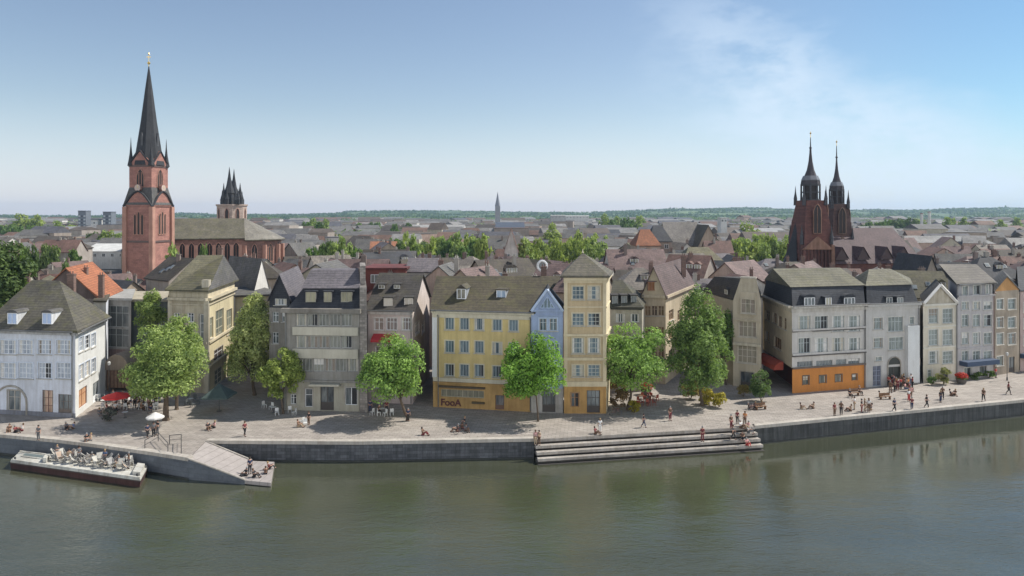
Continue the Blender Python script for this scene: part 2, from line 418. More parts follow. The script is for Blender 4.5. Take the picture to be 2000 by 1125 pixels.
flat('ground', edge + [Vector((1500, 260, 0)), Vector((5600, 900, 0)), Vector((5600, 5600, 0)), Vector((-5600, 5600, 0)), Vector((-5600, 700, 0)), Vector((-700, 200, 0))], 0, TOWN)
# promenade sheet over the ground from the quay edge to behind the first facades
promen = edge[:-1] + [Vector((140, 175, 0)), Vector((60, 128, 0)), Vector((20, 122, 0)), Vector((-40, 122, 0)), Vector((-90, 124, 0)), Vector((-150, 150, 0))]
flat('promenade', promen, .004, PAV)
# coping stones: a low real step along the edge
def coping(P, QQ, w=.7, h=.12, mat=COPE, z=0.0):
    P, QQ = V2(P, 0), V2(QQ, 0); d = (QQ - P).normalized(); n = Vector((d.y, -d.x, 0))
    b.prism([P + n * .06, QQ + n * .06, QQ - n * w, P - n * w], z - .25, z + h, mat)
WALLD = masonry((.095, .10, .11), (.05, .055, .06), 1.1, .36, .2, .3, streak=.6)
WALLR = masonry((.075, .078, .078), (.06, .06, .06), 3.5, .9, .25, .18, streak=.9)
def quaywall(name, pts, mat, label, cope=True):
    global b
    o = None; b = MB()
    for i in range(len(pts) - 1):
        P, QQ = V2(pts[i], 0), V2(pts[i + 1], 0)
        b.poly([V2(P, ZW - 1.5), V2(QQ, ZW - 1.5), V2(QQ, -.02), V2(P, -.02)], mat)
        d = (QQ - P).normalized(); n = Vector((d.y, -d.x, 0))
        b.prism([P + n * .12, QQ + n * .12, QQ - n * .3, P - n * .3], ZW - 1.4, ZW + .16, plain((.03, .032, .028), .5, var=.4))
    ob = b.build(name, origin=V2(pts[0], 0)); tag(ob, label, 'quay wall')
    b = MB()
    for i in range(len(pts) - 1): coping(pts[i], pts[i + 1])
    c = b.build('coping', ob, origin=V2(pts[0], 0))
    return ob
quaywall('quay_wall', Q, masonry((.12, .135, .155), (.09, .1, .11), 1.6, .5, .2, .1), 'smooth blue grey quay wall curving behind the moored barge')
quaywall('quay_wall', [RB, G(700, 864), S0], WALLD, 'dark coursed stone quay wall between the ramp and the wide steps')
quaywall('quay_wall', [S1, E0, E1, E2], WALLR, 'tall streaked concrete quay wall running right from the steps')
quaywall('quay_wall', [E2, E3], WALLR, 'farthest end of the streaked quay wall')
# steps
st = empty('river_steps', V2(S0, ZW), 'wide pale stone steps going down from the promenade to the water', 'steps')
dS = (S1 - S0).normalized(); nS = Vector((dS.y, -dS.x, 0)); LS = (S1 - S0).length
STP = plaster((.42, .385, .35), .3)
for k in range(4):
    b = MB(); zt = -.02 - .52 * k; o0 = .62 * k - .5; o1 = .62 * k + .2
    if k == 0: o0, o1 = -1.2, .1
    a = S0 + dS * (.03) + nS * o1; c = S1 - dS * .03 + nS * o1
    b.prism([a, c, c - nS * (o1 - o0), a - nS * (o1 - o0)], zt - .30, zt, STP)
    b.build('step', st)
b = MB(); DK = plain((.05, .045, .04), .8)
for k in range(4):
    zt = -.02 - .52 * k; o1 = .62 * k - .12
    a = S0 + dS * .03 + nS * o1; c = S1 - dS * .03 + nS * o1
    b.prism([a, c, c - nS * 1.2, a - nS * 1.2], (zt - .52 + .003) if k < 3 else ZW - 1, zt - .303, DK)  # dark colour stands in for the shade under each step nosing
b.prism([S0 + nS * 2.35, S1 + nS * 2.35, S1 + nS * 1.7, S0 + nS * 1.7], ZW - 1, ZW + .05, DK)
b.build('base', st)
# landing ramp and floating dock
ra = Q[-1]; rb = RB
d0 = G(478, 938, -1.75); d1 = G(529, 943, -1.75); d2 = G(536, 902, -1.75); d3 = G(492, 900, -1.75)
rp = empty('landing_ramp', V2(ra, ZW), 'pale sloping landing ramp with a flat dock end where people sit', 'ramp')
DECK = masonry((.42, .375, .345), (.20, .18, .17), 30, 1.2, .0, .06, 'deck_boards')
def deckm():
    m, nt, bb = newmat('deck_boards'); p = objcoord(nt)
    mp = N(nt, 'ShaderNodeMapping'); mp.inputs['Rotation'].default_value = (0, 0, .1); nt.links.new(p, mp.inputs[0])
    w = N(nt, 'ShaderNodeTexWave'); w.inputs['Scale'].default_value = .33; w.wave_profile = 'SAW'; nt.links.new(mp.outputs[0], w.inputs[0])
    w.inputs['Distortion'].default_value = .3
    f = noise(nt, p, 1.5, 5, .7)
    c1 = mixc(nt, .8, ramp(nt, w.outputs['Fac'], .02, .08, (.18, .16, .145), (.34, .305, .285)), ramp(nt, f, .3, .7, (.75, .75, .75), (1.1, 1.1, 1.1)), 'MULTIPLY')
    nt.links.new(c1, bb.inputs['Base Color']); bb.inputs['Roughness'].default_value = .8; return m
DECK = deckm(); SIDE = masonry((.12, .135, .155), (.09, .1, .11), 1.6, .5, .2, .1)
b = MB(); zz = -.03
top = [V2(ra, zz), d0 + Vector((0, 0, .0)), d3, V2(rb, zz)]
b.poly(top, DECK); 
b.poly([V2(ra, ZW - 1), V2(d0, ZW - 1), top[1], top[0]], SIDE); b.poly([V2(rb, ZW - 1), top[3], top[2], V2(d3, ZW - 1)], SIDE)
b.build('slope', rp)
b = MB(); b.prism([d0, d1, d2, d3], -2.12, -1.752, DECK); b.prism([d0 + Vector((.1, .1, 0)), d1 + Vector((-.1, .1, 0)), d2, d3], ZW - .6, -2.122, DK); b.build('dock', rp)
for (P, QQ) in ((ra, d0), (rb, d3)):
    b = MB(); P2 = V2(P, .02); Q2 = QQ + Vector((0, 0, .08)); b.tube(P2, Q2, .09, .09, 6, COPE); b.build('kerb', rp)
# thin black rails on the jetty
def rail(pts, name, label):
    o = empty(name, V2(pts[0], 0), label, 'railing'); 
    for p in pts:
        b = MB(); b.tube(V2(p, 0), V2(p, 1.05), .045, .045, 6, METAL); b.build('post', o)
    b = MB()
    for i in range(len(pts) - 1):
        b.tube(V2(pts[i], 1.02), V2(pts[i + 1], 1.02), .04, .04, 6, METAL); b.tube(V2(pts[i], .5), V2(pts[i + 1], .5), .025, .025, 6, METAL)
    b.build('handrail', o)
rail([G(283, 878), G(309, 862), G(328, 884)], 'railing', 'thin black railing bent into a corner above the barge end')
rail([G(331, 868), G(354, 866), G(354, 886)], 'railing', 'thin black railing beside the top of the landing ramp')

# water
def waterm():
    m, nt, b = newmat('river_water'); p = objcoord(nt)
    f1 = noise(nt, p, .22, 5, .62, (1, 2.0, 1)); f2 = noise(nt, p, 1.1, 5, .65, (1, 2.2, 1)); f0 = noise(nt, p, .03, 3, .6, (1, 2.5, 1))
    f3 = noise(nt, p, 4.5, 3, .6, (1, 1.7, 1))
    a = N(nt, 'ShaderNodeMath', operation='MULTIPLY_ADD'); a.inputs[1].default_value = .35; nt.links.new(f2, a.inputs[0]); nt.links.new(f1, a.inputs[2])
    a2 = N(nt, 'ShaderNodeMath', operation='MULTIPLY_ADD'); a2.inputs[1].default_value = .06; nt.links.new(f3, a2.inputs[0]); nt.links.new(a.outputs[0], a2.inputs[2])
    bp = N(nt, 'ShaderNodeBump'); bp.inputs['Distance'].default_value = .22; nt.links.new(a2.outputs[0], bp.inputs['Height']); nt.links.new(bp.outputs[0], b.inputs['Normal'])
    sy_ = N(nt, 'ShaderNodeSeparateXYZ'); nt.links.new(p, sy_.inputs[0]); mr = N(nt, 'ShaderNodeMapRange'); nt.links.new(sy_.outputs[1], mr.inputs[0])
    mr.inputs[1].default_value = 82; mr.inputs[2].default_value = 58; mr.inputs[3].default_value = .09; mr.inputs[4].default_value = .85     # sheltered under the quay, ruffled in mid stream
    fw = noise(nt, p, .05, 3, .6, (1, 2, 1)); mw = N(nt, 'ShaderNodeMapRange'); nt.links.new(fw, mw.inputs[0]); mw.inputs[1].default_value = .4; mw.inputs[2].default_value = .6; mw.inputs[3].default_value = .6; mw.inputs[4].default_value = 1.25
    ms = N(nt, 'ShaderNodeMath', operation='MULTIPLY'); nt.links.new(mr.outputs[0], ms.inputs[0]); nt.links.new(mw.outputs[0], ms.inputs[1]); nt.links.new(ms.outputs[0], bp.inputs['Strength'])
    c = ramp(nt, f0, .3, .7, (.046, .050, .029), (.070, .074, .046))
    nt.links.new(c, b.inputs['Base Color']); b.inputs['Roughness'].default_value = .035; b.inputs['IOR'].default_value = 1.45
    b.inputs['Specular IOR Level'].default_value = .1
    gl = N(nt, 'ShaderNodeBsdfGlossy'); gl.inputs['Roughness'].default_value = .03; gl.inputs['Color'].default_value = (.92, .97, 1, 1)
    fr = N(nt, 'ShaderNodeFresnel'); fr.inputs['IOR'].default_value = 1.8; mx = N(nt, 'ShaderNodeMixShader')
    nt.links.new(bp.outputs[0], gl.inputs['Normal']); nt.links.new(bp.outputs[0], fr.inputs['Normal']); nt.links.new(fr.outputs[0], mx.inputs[0])
    nt.links.new(b.outputs[0], mx.inputs[1]); nt.links.new(gl.outputs[0], mx.inputs[2]); out = [n for n in nt.nodes if n.type == 'OUTPUT_MATERIAL'][0]; nt.links.new(mx.outputs[0], out.inputs['Surface'])
    return m
b = MB(); b.poly([(-5600, -380, ZW), (5600, -380, ZW), (5600, 1200, ZW), (-5600, 1200, ZW)], waterm()); o = b.build('river'); o['kind'] = 'structure'

# hills
prof = [(-3500, 418), (-1500, 412), (-400, 418), (0, 421), (120, 423), (340, 417), (430, 419), (600, 420), (700, 413), (850, 412), (1000, 415), (1180, 415), (1300, 408), (1450, 406), (1560, 409), (1780, 411), (1900, 407), (2000, 405), (2500, 404), (4500, 412)]
def prof_y(px): return float(np.interp(px, [a for a, _ in prof], [c for _, c in prof]))
b = MB(); cols = 220; rows = [(1500, 0), (2200, .06), (2900, .3), (3500, .7), (4100, 1.0), (4700, .8), (5300, .2)]
vs = []
rr = np.random.default_rng(4)
ns = np.convolve(rr.normal(0, 1, cols + 9), np.ones(7) / 7, 'same')[:cols + 1]
for (D, k) in rows:
    for i in range(cols + 1):
        px = -2500 + 6000 * i / cols
        zt = EYE + (415 - prof_y(px)) * 4100 / F + ns[i] * 2.2
        x = (px - 1000) / F * D
        x = max(-5580, min(5580, x))
        vs.append((x, D, max(.5, zt * k + rr.normal(0, 1.2) * (1 if k > 0 else 0) - (1.2 if k == 0 else 0))))
fs = [(r * (cols + 1) + i, r * (cols + 1) + i + 1, (r + 1) * (cols + 1) + i + 1, (r + 1) * (cols + 1) + i) for r in range(len(rows) - 1) for i in range(cols)]
m, nt, bb = newmat('hill_land'); p = objcoord(nt)
f = noise(nt, p, .004, 5, .6, (1, .35, 1)); f2 = noise(nt, p, .03, 5, .7, (1, .3, 1))
c1 = ramp(nt, f, .42, .6, (.035, .075, .022), (.12, .175, .055)); c1 = mixc(nt, .8, c1, ramp(nt, f2, .3, .7, (.5, .5, .5), (1.3, 1.3, 1.2)), 'MULTIPLY')
nt.links.new(c1, bb.inputs['Base Color']); bb.inputs['Roughness'].default_value = 1
b.mesh(vs, fs, m); o = b.build('hills', smooth=True); o['kind'] = 'structure'

# ---------------------------------------------------------------- sky, sun, air, camera
w = bpy.data.worlds.new('World'); scene.world = w; w.use_nodes = True; nt = w.node_tree
for n in list(nt.nodes): nt.nodes.remove(n)
SUN_EL = math.radians(50); sx, sy = .94, .30; k = math.hypot(sx, sy); sx /= k; sy /= k
sky = N(nt, 'ShaderNodeTexSky'); sky.sky_type = 'NISHITA'; sky.sun_disc = False; sky.sun_elevation = SUN_EL
sky.sun_rotation = math.atan2(sx, sy); sky.air_density = 1.0; sky.dust_density = .25; sky.ozone_density = 1.6
tc = N(nt, 'ShaderNodeTexCoord')
def mth(op, a, b=None, c=None, clamp=False):
    n = N(nt, 'ShaderNodeMath', operation=op); n.use_clamp = clamp
    for i, v in enumerate((a, b, c)):
        if v is None: continue
        if isinstance(v, (int, float)): n.inputs[i].default_value = v
        else: nt.links.new(v, n.inputs[i])
    return n.outputs[0]
def sstep(x, a, b):
    n = N(nt, 'ShaderNodeMapRange', interpolation_type='SMOOTHSTEP'); nt.links.new(x, n.inputs[0]); n.inputs[1].default_value = a; n.inputs[2].default_value = b
    return n.outputs[0]
DIR = tc.outputs['Generated']; sp = N(nt, 'ShaderNodeSeparateXYZ'); nt.links.new(DIR, sp.inputs[0]); X_, Y_, Z_ = sp.outputs
ys = mth('MAXIMUM', Y_, .02); u = mth('DIVIDE', X_, ys); v = mth('DIVIDE', Z_, ys)
wisp = noise(nt, DIR, 3.2, 9, .62, (1.2, 1.2, 2.6)); fine = noise(nt, DIR, 9, 8, .65, (1, 1, 2.2)); big = noise(nt, DIR, 1.6, 6, .6, (1, 1, 1.6))
s_ = mth('ADD', mth('MULTIPLY_ADD', u, .526, -.4575), v)                       # above the slanting upper edge of the cirrus
s2 = mth('ADD', s_, mth('MULTIPLY_ADD', wisp, .42, -.21)); s3 = mth('ADD', s2, mth('MULTIPLY_ADD', fine, .16, -.08))
c_ = mth('MULTIPLY', sstep(s3, .05, -.06), sstep(mth('MULTIPLY_ADD', wisp, .25, u), .26, .52))
c_ = mth('MULTIPLY', c_, sstep(mth('MULTIPLY_ADD', wisp, .5, mth('MULTIPLY', fine, .6)), .40, .66)); c_ = mth('MULTIPLY', c_, sstep(s_, -.42, -.02)); c_ = mth('MULTIPLY', c_, sstep(Y_, .05, .3))
# unseen broken bright cloud, added behind the viewer to fill the shaded facades
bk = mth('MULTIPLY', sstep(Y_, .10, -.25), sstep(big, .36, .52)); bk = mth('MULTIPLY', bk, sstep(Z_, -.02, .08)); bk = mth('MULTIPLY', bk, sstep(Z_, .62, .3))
az = mixc(nt, sstep(u, .1, .75), (.92, .855, .815), (.60, .735, .775)); skyc = mixc(nt, 1.0, sky.outputs[0], az, 'MULTIPLY')
pale = mixc(nt, mth('MULTIPLY', sstep(Z_, .15, 0.0), .55), skyc, (4.6, 5.1, 6.7))
SK1 = mixc(nt, mth('MULTIPLY', c_, .85), pale, (5.0, 5.9, 6.9))
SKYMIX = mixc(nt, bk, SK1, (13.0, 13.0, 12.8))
bg = N(nt, 'ShaderNodeBackground'); bg.inputs['Strength'].default_value = .10
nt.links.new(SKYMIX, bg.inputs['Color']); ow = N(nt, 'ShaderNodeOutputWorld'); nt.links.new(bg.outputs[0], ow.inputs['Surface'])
sl = bpy.data.lights.new('sun', 'SUN'); sl.energy = 3.8; sl.angle = math.radians(.53); sl.color = (1, .95, .86)
so = bpy.data.objects.new('sun', sl); COL.objects.link(so)
sv = Vector((sx * math.cos(SUN_EL), sy * math.cos(SUN_EL), math.sin(SUN_EL)))
so.rotation_euler = sv.to_track_quat('Z', 'Y').to_euler(); so.location = sv * 300
HAZE = 1.0e-4
m = bpy.data.materials.new('haze_air'); m.use_nodes = True; nt = m.node_tree
for n in list(nt.nodes): nt.nodes.remove(n)
pv = N(nt, 'ShaderNodeVolumePrincipled'); pv.inputs['Density'].default_value = HAZE; pv.inputs['Color'].default_value = (.56, .76, 1.0, 1); pv.inputs['Anisotropy'].default_value = .2
om = N(nt, 'ShaderNodeOutputMaterial'); nt.links.new(pv.outputs[0], om.inputs['Volume'])
b = MB(); b.box(-5700, 5700, -400, 5700, ZW - 2.5, 95, m); o = b.build('haze'); o['kind'] = 'stuff'; o['label'] = 'pale summer haze over the town'
cam = bpy.data.cameras.new('camera'); cam.sensor_width = 36; cam.lens = 36 * F / 2000; cam.shift_y = -(562.5 - HZ) / 2000
cam.clip_start = .5; cam.clip_end = 20000
co = bpy.data.objects.new('camera', cam); COL.objects.link(co); co.location = (0, 0, EYE); co.rotation_euler = (PI / 2, 0, 0); scene.camera = co
scene.view_settings.view_transform = 'Standard'; scene.view_settings.look = 'None'; scene.view_settings.exposure = 0.60; scene.view_settings.gamma = 1
scene.cycles.volume_bounces = 0; scene.cycles.max_bounces = 6; scene.cycles.diffuse_bounces = 3; scene.cycles.glossy_bounces = 3
scene.cycles.transparent_max_bounces = 6; scene.cycles.sample_clamp_indirect = 6
try: scene.cycles.use_denoising = True
except Exception: pass
# ================================================================ riverside houses
R_MOSS = roofm((.115, .10, .065), .55); R_GREY = roofm((.15, .145, .14), .25); R_SLATE = roofm((.045, .05, .062), .0, .3); R_LILAC = roofm((.165, .15, .165), .05, .25)
R_BROWN = roofm((.105, .088, .062), .4); R_DARK = roofm((.07, .062, .055), .2); R_ORANGE = roofm((.44, .16, .075), .1, .3); R_RED = roofm((.19, .075, .055), .1)
R_OLIVE = roofm((.17, .16, .11), .35); R_MAROON = roofm((.15, .105, .10), .05, .25); R_TAUPE = roofm((.19, .17, .145), .2)
SILL = plaster((.55, .53, .48), .2)
T = dict(trim=None, sill=SILL)

# 1 white house at the left edge
B = XD(147, 90.8); A = XD(0, 92.6); A = XD(-30, 92.95); C = XD(205, 102.5); D_ = A + (C - B)
h = Bld('white_house', B, 'long white corner house with a big mossy hipped roof above the moored barge')
pw = plaster((.66, .69, .76), .16)
WG = dict(trim=plain((.55, .6, .68), .6), sill=SILL, glass=glassm((.08, .10, .13), (.42, .46, .52), .4))
wins = [(cx, cy, w_, hh, 4, 3, WG) for cx, w_ in ((-13, 22), (15, 32), (50, 28), (87, 26), (124, 27)) for cy, hh in ((678, 27), (724, 30))]
wins += [(27, 782, 24, 40, 2, 2, dict(frame=plain((.45, .40, .33)), trim=STONE, name='shop_window')),
         (93, 785, 21, 46, 2, 3, dict(frame=plain((.12, .06, .05)), glass=glassm((.10, .06, .04), (.5, .34, .25), .35), name='shop_window')),
         (127, 792, 27, 44, 3, 3, dict(frame=plain((.15, .12, .10)), style='door', name='door', ground=1))]
h.face(A, B, 0, 10.9, pw, wins)
wr = [(158.5, 672, 9, 28, 2, 3, WG), (170.5, 668, 9, 27, 2, 3, WG), (182.5, 664, 8, 26, 2, 3, WG), (158.5, 727, 9, 30, 2, 3, WG), (170.5, 720, 9, 29, 2, 3, WG), (182.5, 714, 8, 27, 2, 3, WG),
      (162, 775, 16, 36, 2, 2, dict(frame=plain((.25, .1, .05)), glass=glassm((.15, .07, .03), (.6, .35, .2), .3), name='shop_window')), (188, 764, 13, 38, 2, 1, dict(name='door', style='door', ground=1))]
h.face(B, C, 0, 10.9, plaster((.70, .71, .70), .14), wr)
h.face(C, D_, 0, 10.9, pw); h.face(D_, A, 0, 10.9, pw)
h.roof4(A, B, C, D_, 11.05, W(62, 547, 98.5), W(116, 548, 97.5), roofm((.13, .12, .095), .5), ov=.6)
h.strip(A, B, 10.45, 10.8, .3, plaster((.5, .5, .5)), 'cornice', ext=.2); h.strip(B, C, 10.45, 10.8, .3, plaster((.5, .5, .5)), 'cornice')
h.strip(A, B, 0, .55, .06, plaster((.25, .26, .3)), 'plinth')
# arch moulding round the left shop window
b = MB(); d = (B - A).normalized(); n = Vector((d.y, -d.x, 0)); cen = G(20, 806); cen.z = 0
u0, zc = h.uz(A, d, 22, 775); base = A + d * u0
pp = [(-2.3, 0), (-2.3, 1.6)] + [(-2.3 * math.cos(PI * i / 12), 1.6 + 2.1 * math.sin(PI * i / 12)) for i in range(13)] + [(2.3, 1.6), (2.3, 0)]
for i in range(len(pp) - 1):
    (x0, z0), (x1, z1) = pp[i], pp[i + 1]; p0 = base + d * x0 + n * .06 + Vector((0, 0, z0)); p1 = base + d * x1 + n * .06 + Vector((0, 0, z1))
    if (p1 - p0).length > .01: b.tube(p0, p1, .13, .13, 6, STONE)
b.build('arch_moulding', h.o)
for px in (24, 92): h.dormer(px, 622, 21, 22, 91.6 + (92 - px) * .01, 3.2, R_GREY, WHITE, glassm((.12, .17, .28), (.45, .55, .75), .3), 'barrel', 2, 1, cheek=plaster((.75, .77, .8)), d=(B - A).normalized())
h.pipe(A, B, -.35, 10.4); h.gutter(A, B, 10.95, .75); h.gutter(B, C, 10.95, .75); h.chimney(W(140, 575, 99), 12.5, 17.4, .9, .6)
h.done()
# narrow white house behind its corner
A = XD(183, 105.5); B = XD(207, 105); C = XD(213, 113); D_ = XD(188, 114)
h = Bld('narrow_house', A, 'very narrow white house squeezed behind the white corner house')
ww = [(194 , cy, 10, 22, 2, 2, T) for cy in (625, 662, 700)]
h.face(A, B, 0, 13, plaster((.62, .61, .57)), ww); h.face(B, C, 0, 13, pw); h.face(C, D_, 0, 13, pw); h.face(D_, A, 0, 13, pw)
h.roof4(A, B, C, D_, 13.1, W(187, 577, 110), W(207, 577, 110), R_BROWN); h.chimney(W(198, 560, 108), 12, 16.5); h.done()

# orange roofed house behind
A = XD(66, 108); B = XD(193, 108); C = XD(236, 121); D_ = A + (C - B)
h = Bld('orange_roofed_house', A, 'house with a bright orange tiled gable roof rising behind the white corner house')
for P, Q_ in ((A, B), (B, C), (C, D_), (D_, A)): h.face(P, Q_, 0, 13, plaster((.30, .26, .24)))
h.gable(A, B, C, D_, 13, 17.5, R_ORANGE, plaster((.16, .12, .11)), axis='y'); h.chimney(W(168, 540, 113), 14.5, 17.2, .5, .5); h.done()

# glass fronted building
A = XD(196, 112); B = XD(256, 111); C = XD(258, 124); D_ = XD(196, 124)
h = Bld('glass_fronted_building', A, 'flat roofed building with a tall grey glazed front beside the climbing tree')
GF = dict(frame=plain((.42, .43, .41), .5), glass=glassm((.07, .08, .08), (.20, .20, .19), .45))
h.face(A, B, 0, 12.4, plaster((.36, .35, .33)), [(226, 618, 50, 42, 4, 2, GF), (226, 660, 50, 36, 4, 2, GF), (226, 700, 50, 36, 4, 2, dict(frame=plain((.28, .2, .18)), glass=glassm((.13, .08, .08), (.25, .18, .17), .3)))])
h.face(B, C, 0, 12.4, plaster((.3, .32, .33))); h.face(C, D_, 0, 12.4, plaster((.3, .32, .33))); h.face(D_, A, 0, 12.4, plaster((.4, .4, .4)))
b = h.mb('roof'); b.prism([A + Vector((-.4, -.5, 0)), B + Vector((.4, -.5, 0)), C + Vector((.4, .3, 0)), D_ + Vector((-.4, .3, 0))], 12.4, 12.75, plaster((.42, .42, .4))); h.done()
A = XD(257, 113); B = XD(330, 113); C = XD(330, 124); D_ = XD(262, 124)
h = Bld('recessed_building', A, 'dark recessed building behind the climbing tree')
h.face(A, B, 0, 12, plaster((.20, .22, .22)), [(285, 640, 16, 26, 2, 2, T), (315, 640, 14, 24, 2, 2, T), (285, 690, 16, 26, 2, 2, T)])
for P, Q_ in ((B, C), (C, D_), (D_, A)): h.face(P, Q_, 0, 12, plaster((.2, .2, .2)))
h.mb('roof').prism([A + Vector((0, -.7, 0)), B + Vector((0, -.7, 0)), C, D_], 12.002, 12.4, plaster((.48, .43, .33))); h.done()
# barrel-roofed kiosk
c0 = G(229, 764); k = empty('kiosk', c0, 'small wooden kiosk with a curved brown barrel roof behind the red parasol', 'kiosk')
b = MB(); WD = plain((.28, .18, .12), .7, var=.35, name='wood_boards')
e = 1.6; b.box(c0.x - e, c0.x + e, c0.y, c0.y + 3, .5, 3.1, WD)
for i in range(7): x = c0.x - e + .1 + i * .52; b.box(x - .05, x + .05, c0.y - .06, c0.y - .003, .5, 3.1, plain((.16, .09, .06)))
b.build('wall', k)
b = MB(); r = e + .15; pr = [(r * math.cos(PI * i / 12), 2.3 * math.sin(PI * i / 12)) for i in range(13)]
vs = [(c0.x + x, c0.y - .3, 3.1 + z) for x, z in pr] + [(c0.x + x * 1.0, c0.y + 3.2, 3.1 + z) for x, z in pr]
b.mesh(vs, [tuple(reversed(range(13))), tuple(range(13, 26))] + [(i, i + 1, i + 14, i + 13) for i in range(12)], plaster((.33, .27, .21), .2)); b.build('roof', k)
for x in (-e + .1, e - .1):
    b = MB(); b.box(c0.x + x - .08, c0.x + x + .08, c0.y + .1, c0.y + .26, 0, .5, WD); b.build('leg', k)

# 3 cream classical house
A = XD(332, 104.5); B = XD(405, 103); C = XD(457, 118); D_ = XD(372, 121)
h = Bld('cream_house', A, 'cream classical house with a broad mossy hipped roof between two trees')
cr = plaster((.50, .45, .34), .25); cr2 = plaster((.66, .58, .38), .2)  # cr2 puts the side wall's sunlight into a brighter cream
h.face(A, B, 0, 14, cr, [(345, 620, 13, 18, 2, 2, T), (372, 620, 14, 18, 2, 2, T), (394, 640, 9, 52, 1, 3, dict(trim=STONE)), (345, 690, 14, 26, 2, 2, T), (372, 690, 14, 26, 2, 2, T), (394, 718, 9, 26, 1, 2, dict(trim=STONE)), (372, 745, 12, 20, 2, 2, T)])
LW = dict(trim=plaster((.55, .5, .38)), sill=SILL, glass=glassm((.06, .07, .06), (.22, .24, .2), .4), frame=CREAM)
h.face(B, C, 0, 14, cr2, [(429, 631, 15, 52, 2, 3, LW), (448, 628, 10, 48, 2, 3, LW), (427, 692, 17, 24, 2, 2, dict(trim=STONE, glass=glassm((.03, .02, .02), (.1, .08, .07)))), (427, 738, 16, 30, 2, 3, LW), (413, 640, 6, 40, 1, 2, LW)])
h.face(C, D_, 0, 14, cr); h.face(D_, A, 0, 14, cr)
h.roof4(A, B, C, D_, 14.9, W(386, 498, 110), W(437, 498, 112.5), roofm((.13, .12, .075), .6), ov=.9, endmat=R_GREY)
for z0, z1, o in ((13.3, 13.7, .55), (13.7, 14.6, .1), (12.6, 12.8, .2), (7.1, 7.4, .35), (3.6, 3.9, .3)):
    h.strip(A, B, z0, z1, o, plaster((.52, .47, .36), .25), 'cornice', ext=.1); h.strip(B, C, z0 + .001, z1 - .001, o, plaster((.62, .55, .4), .2), 'cornice')  # side cornices brighter too, sunlight put into the colour
for u in (.02, .98): 
    p = lerp(A, B, u); h.mb('pilaster').box(p.x - .35, p.x + .35, p.y - .18, p.y + .2, 0, 13.3, plaster((.58, .53, .42)))
h.mb('parapet_block').box(*(lambda p: (p.x - .5, p.x + .5, p.y - .4, p.y + .4))(W(403, 560, 103.3)), 14.62, 16.3, plaster((.55, .5, .4)))
h.chimney(W(430, 480, 113), 17, 20.3); h.done()
A = XD(459, 118.5); B = XD(527, 120); C = XD(524, 130); D_ = XD(462, 130)
h = Bld('cream_side_wing', A, 'pale cream building with a low grey roof behind the tall narrow tree')
h.face(A, B, 0, 12, plaster((.6, .55, .42)), [(px, cy, 12, 22, 2, 2, T) for px in (475, 497, 516) for cy in (610, 650, 690)])
for P, Q_ in ((B, C), (C, D_), (D_, A)): h.face(P, Q_, 0, 12, cr)
h.roof4(A, B, C, D_, 12.4, W(470, 560, 124), W(515, 560, 125), R_GREY, .7); h.done()
# white steep gable
A = XD(495, 121.5); B = XD(527, 126); C = B + Vector((-9, 9, 0)); D_ = A + Vector((-9, 9, 0))
h = Bld('white_gabled_house', A, 'narrow house with a tall pointed white gable above the tall narrow tree')
wt = plaster((.72, .70, .66), .12)
h.face(A, B, 0, 12.2, wt, [(511, 585, 10, 14, 2, 2, T)])
for P, Q_ in ((B, C), (C, D_), (D_, A)): h.face(P, Q_, 0, 12.2, wt)
h.gable(A, B, C, D_, 12.2, 17.8, R_GREY, wt, axis='y', ov=.12)
h.done()

# 4 dark slate gable house
A = XD(526, 101); B = XD(566, 100.5); C = XD(600, 116); D_ = XD(563, 116)
h = Bld('slate_gabled_house', A, 'small slate-hung gabled house behind the left corner of the grey office block')
h.face(A, B, 0, 12.6, plaster((.33, .31, .28)), [(538, 619, 12, 20, 2, 2, T), (556, 619, 10, 20, 2, 2, T), (538, 660, 12, 22, 2, 2, T)])
h.face(A, B, 12.603, 14.0, R_SLATE, [(548, 589, 24, 14, 4, 1, T)])
for P, Q_ in ((B, C), (C, D_), (D_, A)): h.face(P, Q_, 0, 14, plaster((.2, .2, .2)))
h.gable(A, B, C, D_, 14, 17.2, R_LILAC, R_SLATE, axis='y', ov=.3); h.done()

# 5 grey office block
A = XD(556, 94.3); B = XD(702, 93.6); C = XD(701, 105); D_ = XD(578, 105)
h = Bld('office_block', A, 'grey office block with ribbon windows and a dark slate mansard with a lilac-grey top')
og = plaster((.33, .315, .285), .22); ocr = plaster((.53, .50, .41), .12)
RB_ = dict(frame=plain((.42, .42, .40)), glass=glassm((.06, .065, .065), (.26, .26, .22), .42))
wins = [(588 + i * 22.2 , cy, 21, 24, 3, 1, RB_) for i in range(5) for cy in (625, 668)] + [(600 + i * 22.2, 713, 21, 26, 3, 1, RB_) for i in range(5)]
h.face(A, B, 3.9, 13.1, og, wins)
bg_ = plaster((.42, .40, .33), .18)
h.face(A, B, 0, 3.897, bg_, [(573, 780, 12, 20, 2, 2, T), (603, 777, 14, 36, 1, 2, dict(trim=STONE)), (639, 774, 26, 50, 2, 1, dict(frame=DARKF, style='door', name='door', ground=1)), (686, 774, 24, 34, 2, 1, dict(trim=STONE))], part='ground_floor', off=.02)
for P, Q_ in ((B, C), (C, D_), (D_, A)): h.face(P, Q_, 0, 13.1, og)
dd = (B - A).normalized(); L = (B - A).length
for (y0, y1) in ((639, 655), (682, 700)):
    z1, z0 = ZY(y0, 93.7), ZY(y1, 93.7); a = A + dd * (L * .115); c = A + dd * (L * .985)
    h.strip(a, c, z0, z1, .28, ocr, 'parapet_band', inn=-.01)
h.strip(A, B, 3.75, 4.05, .2, og, 'cornice', inn=-.03); h.strip(A, B, 12.9, 13.45, .7, plaster((.27, .25, .22)), 'cornice', ext=.3)
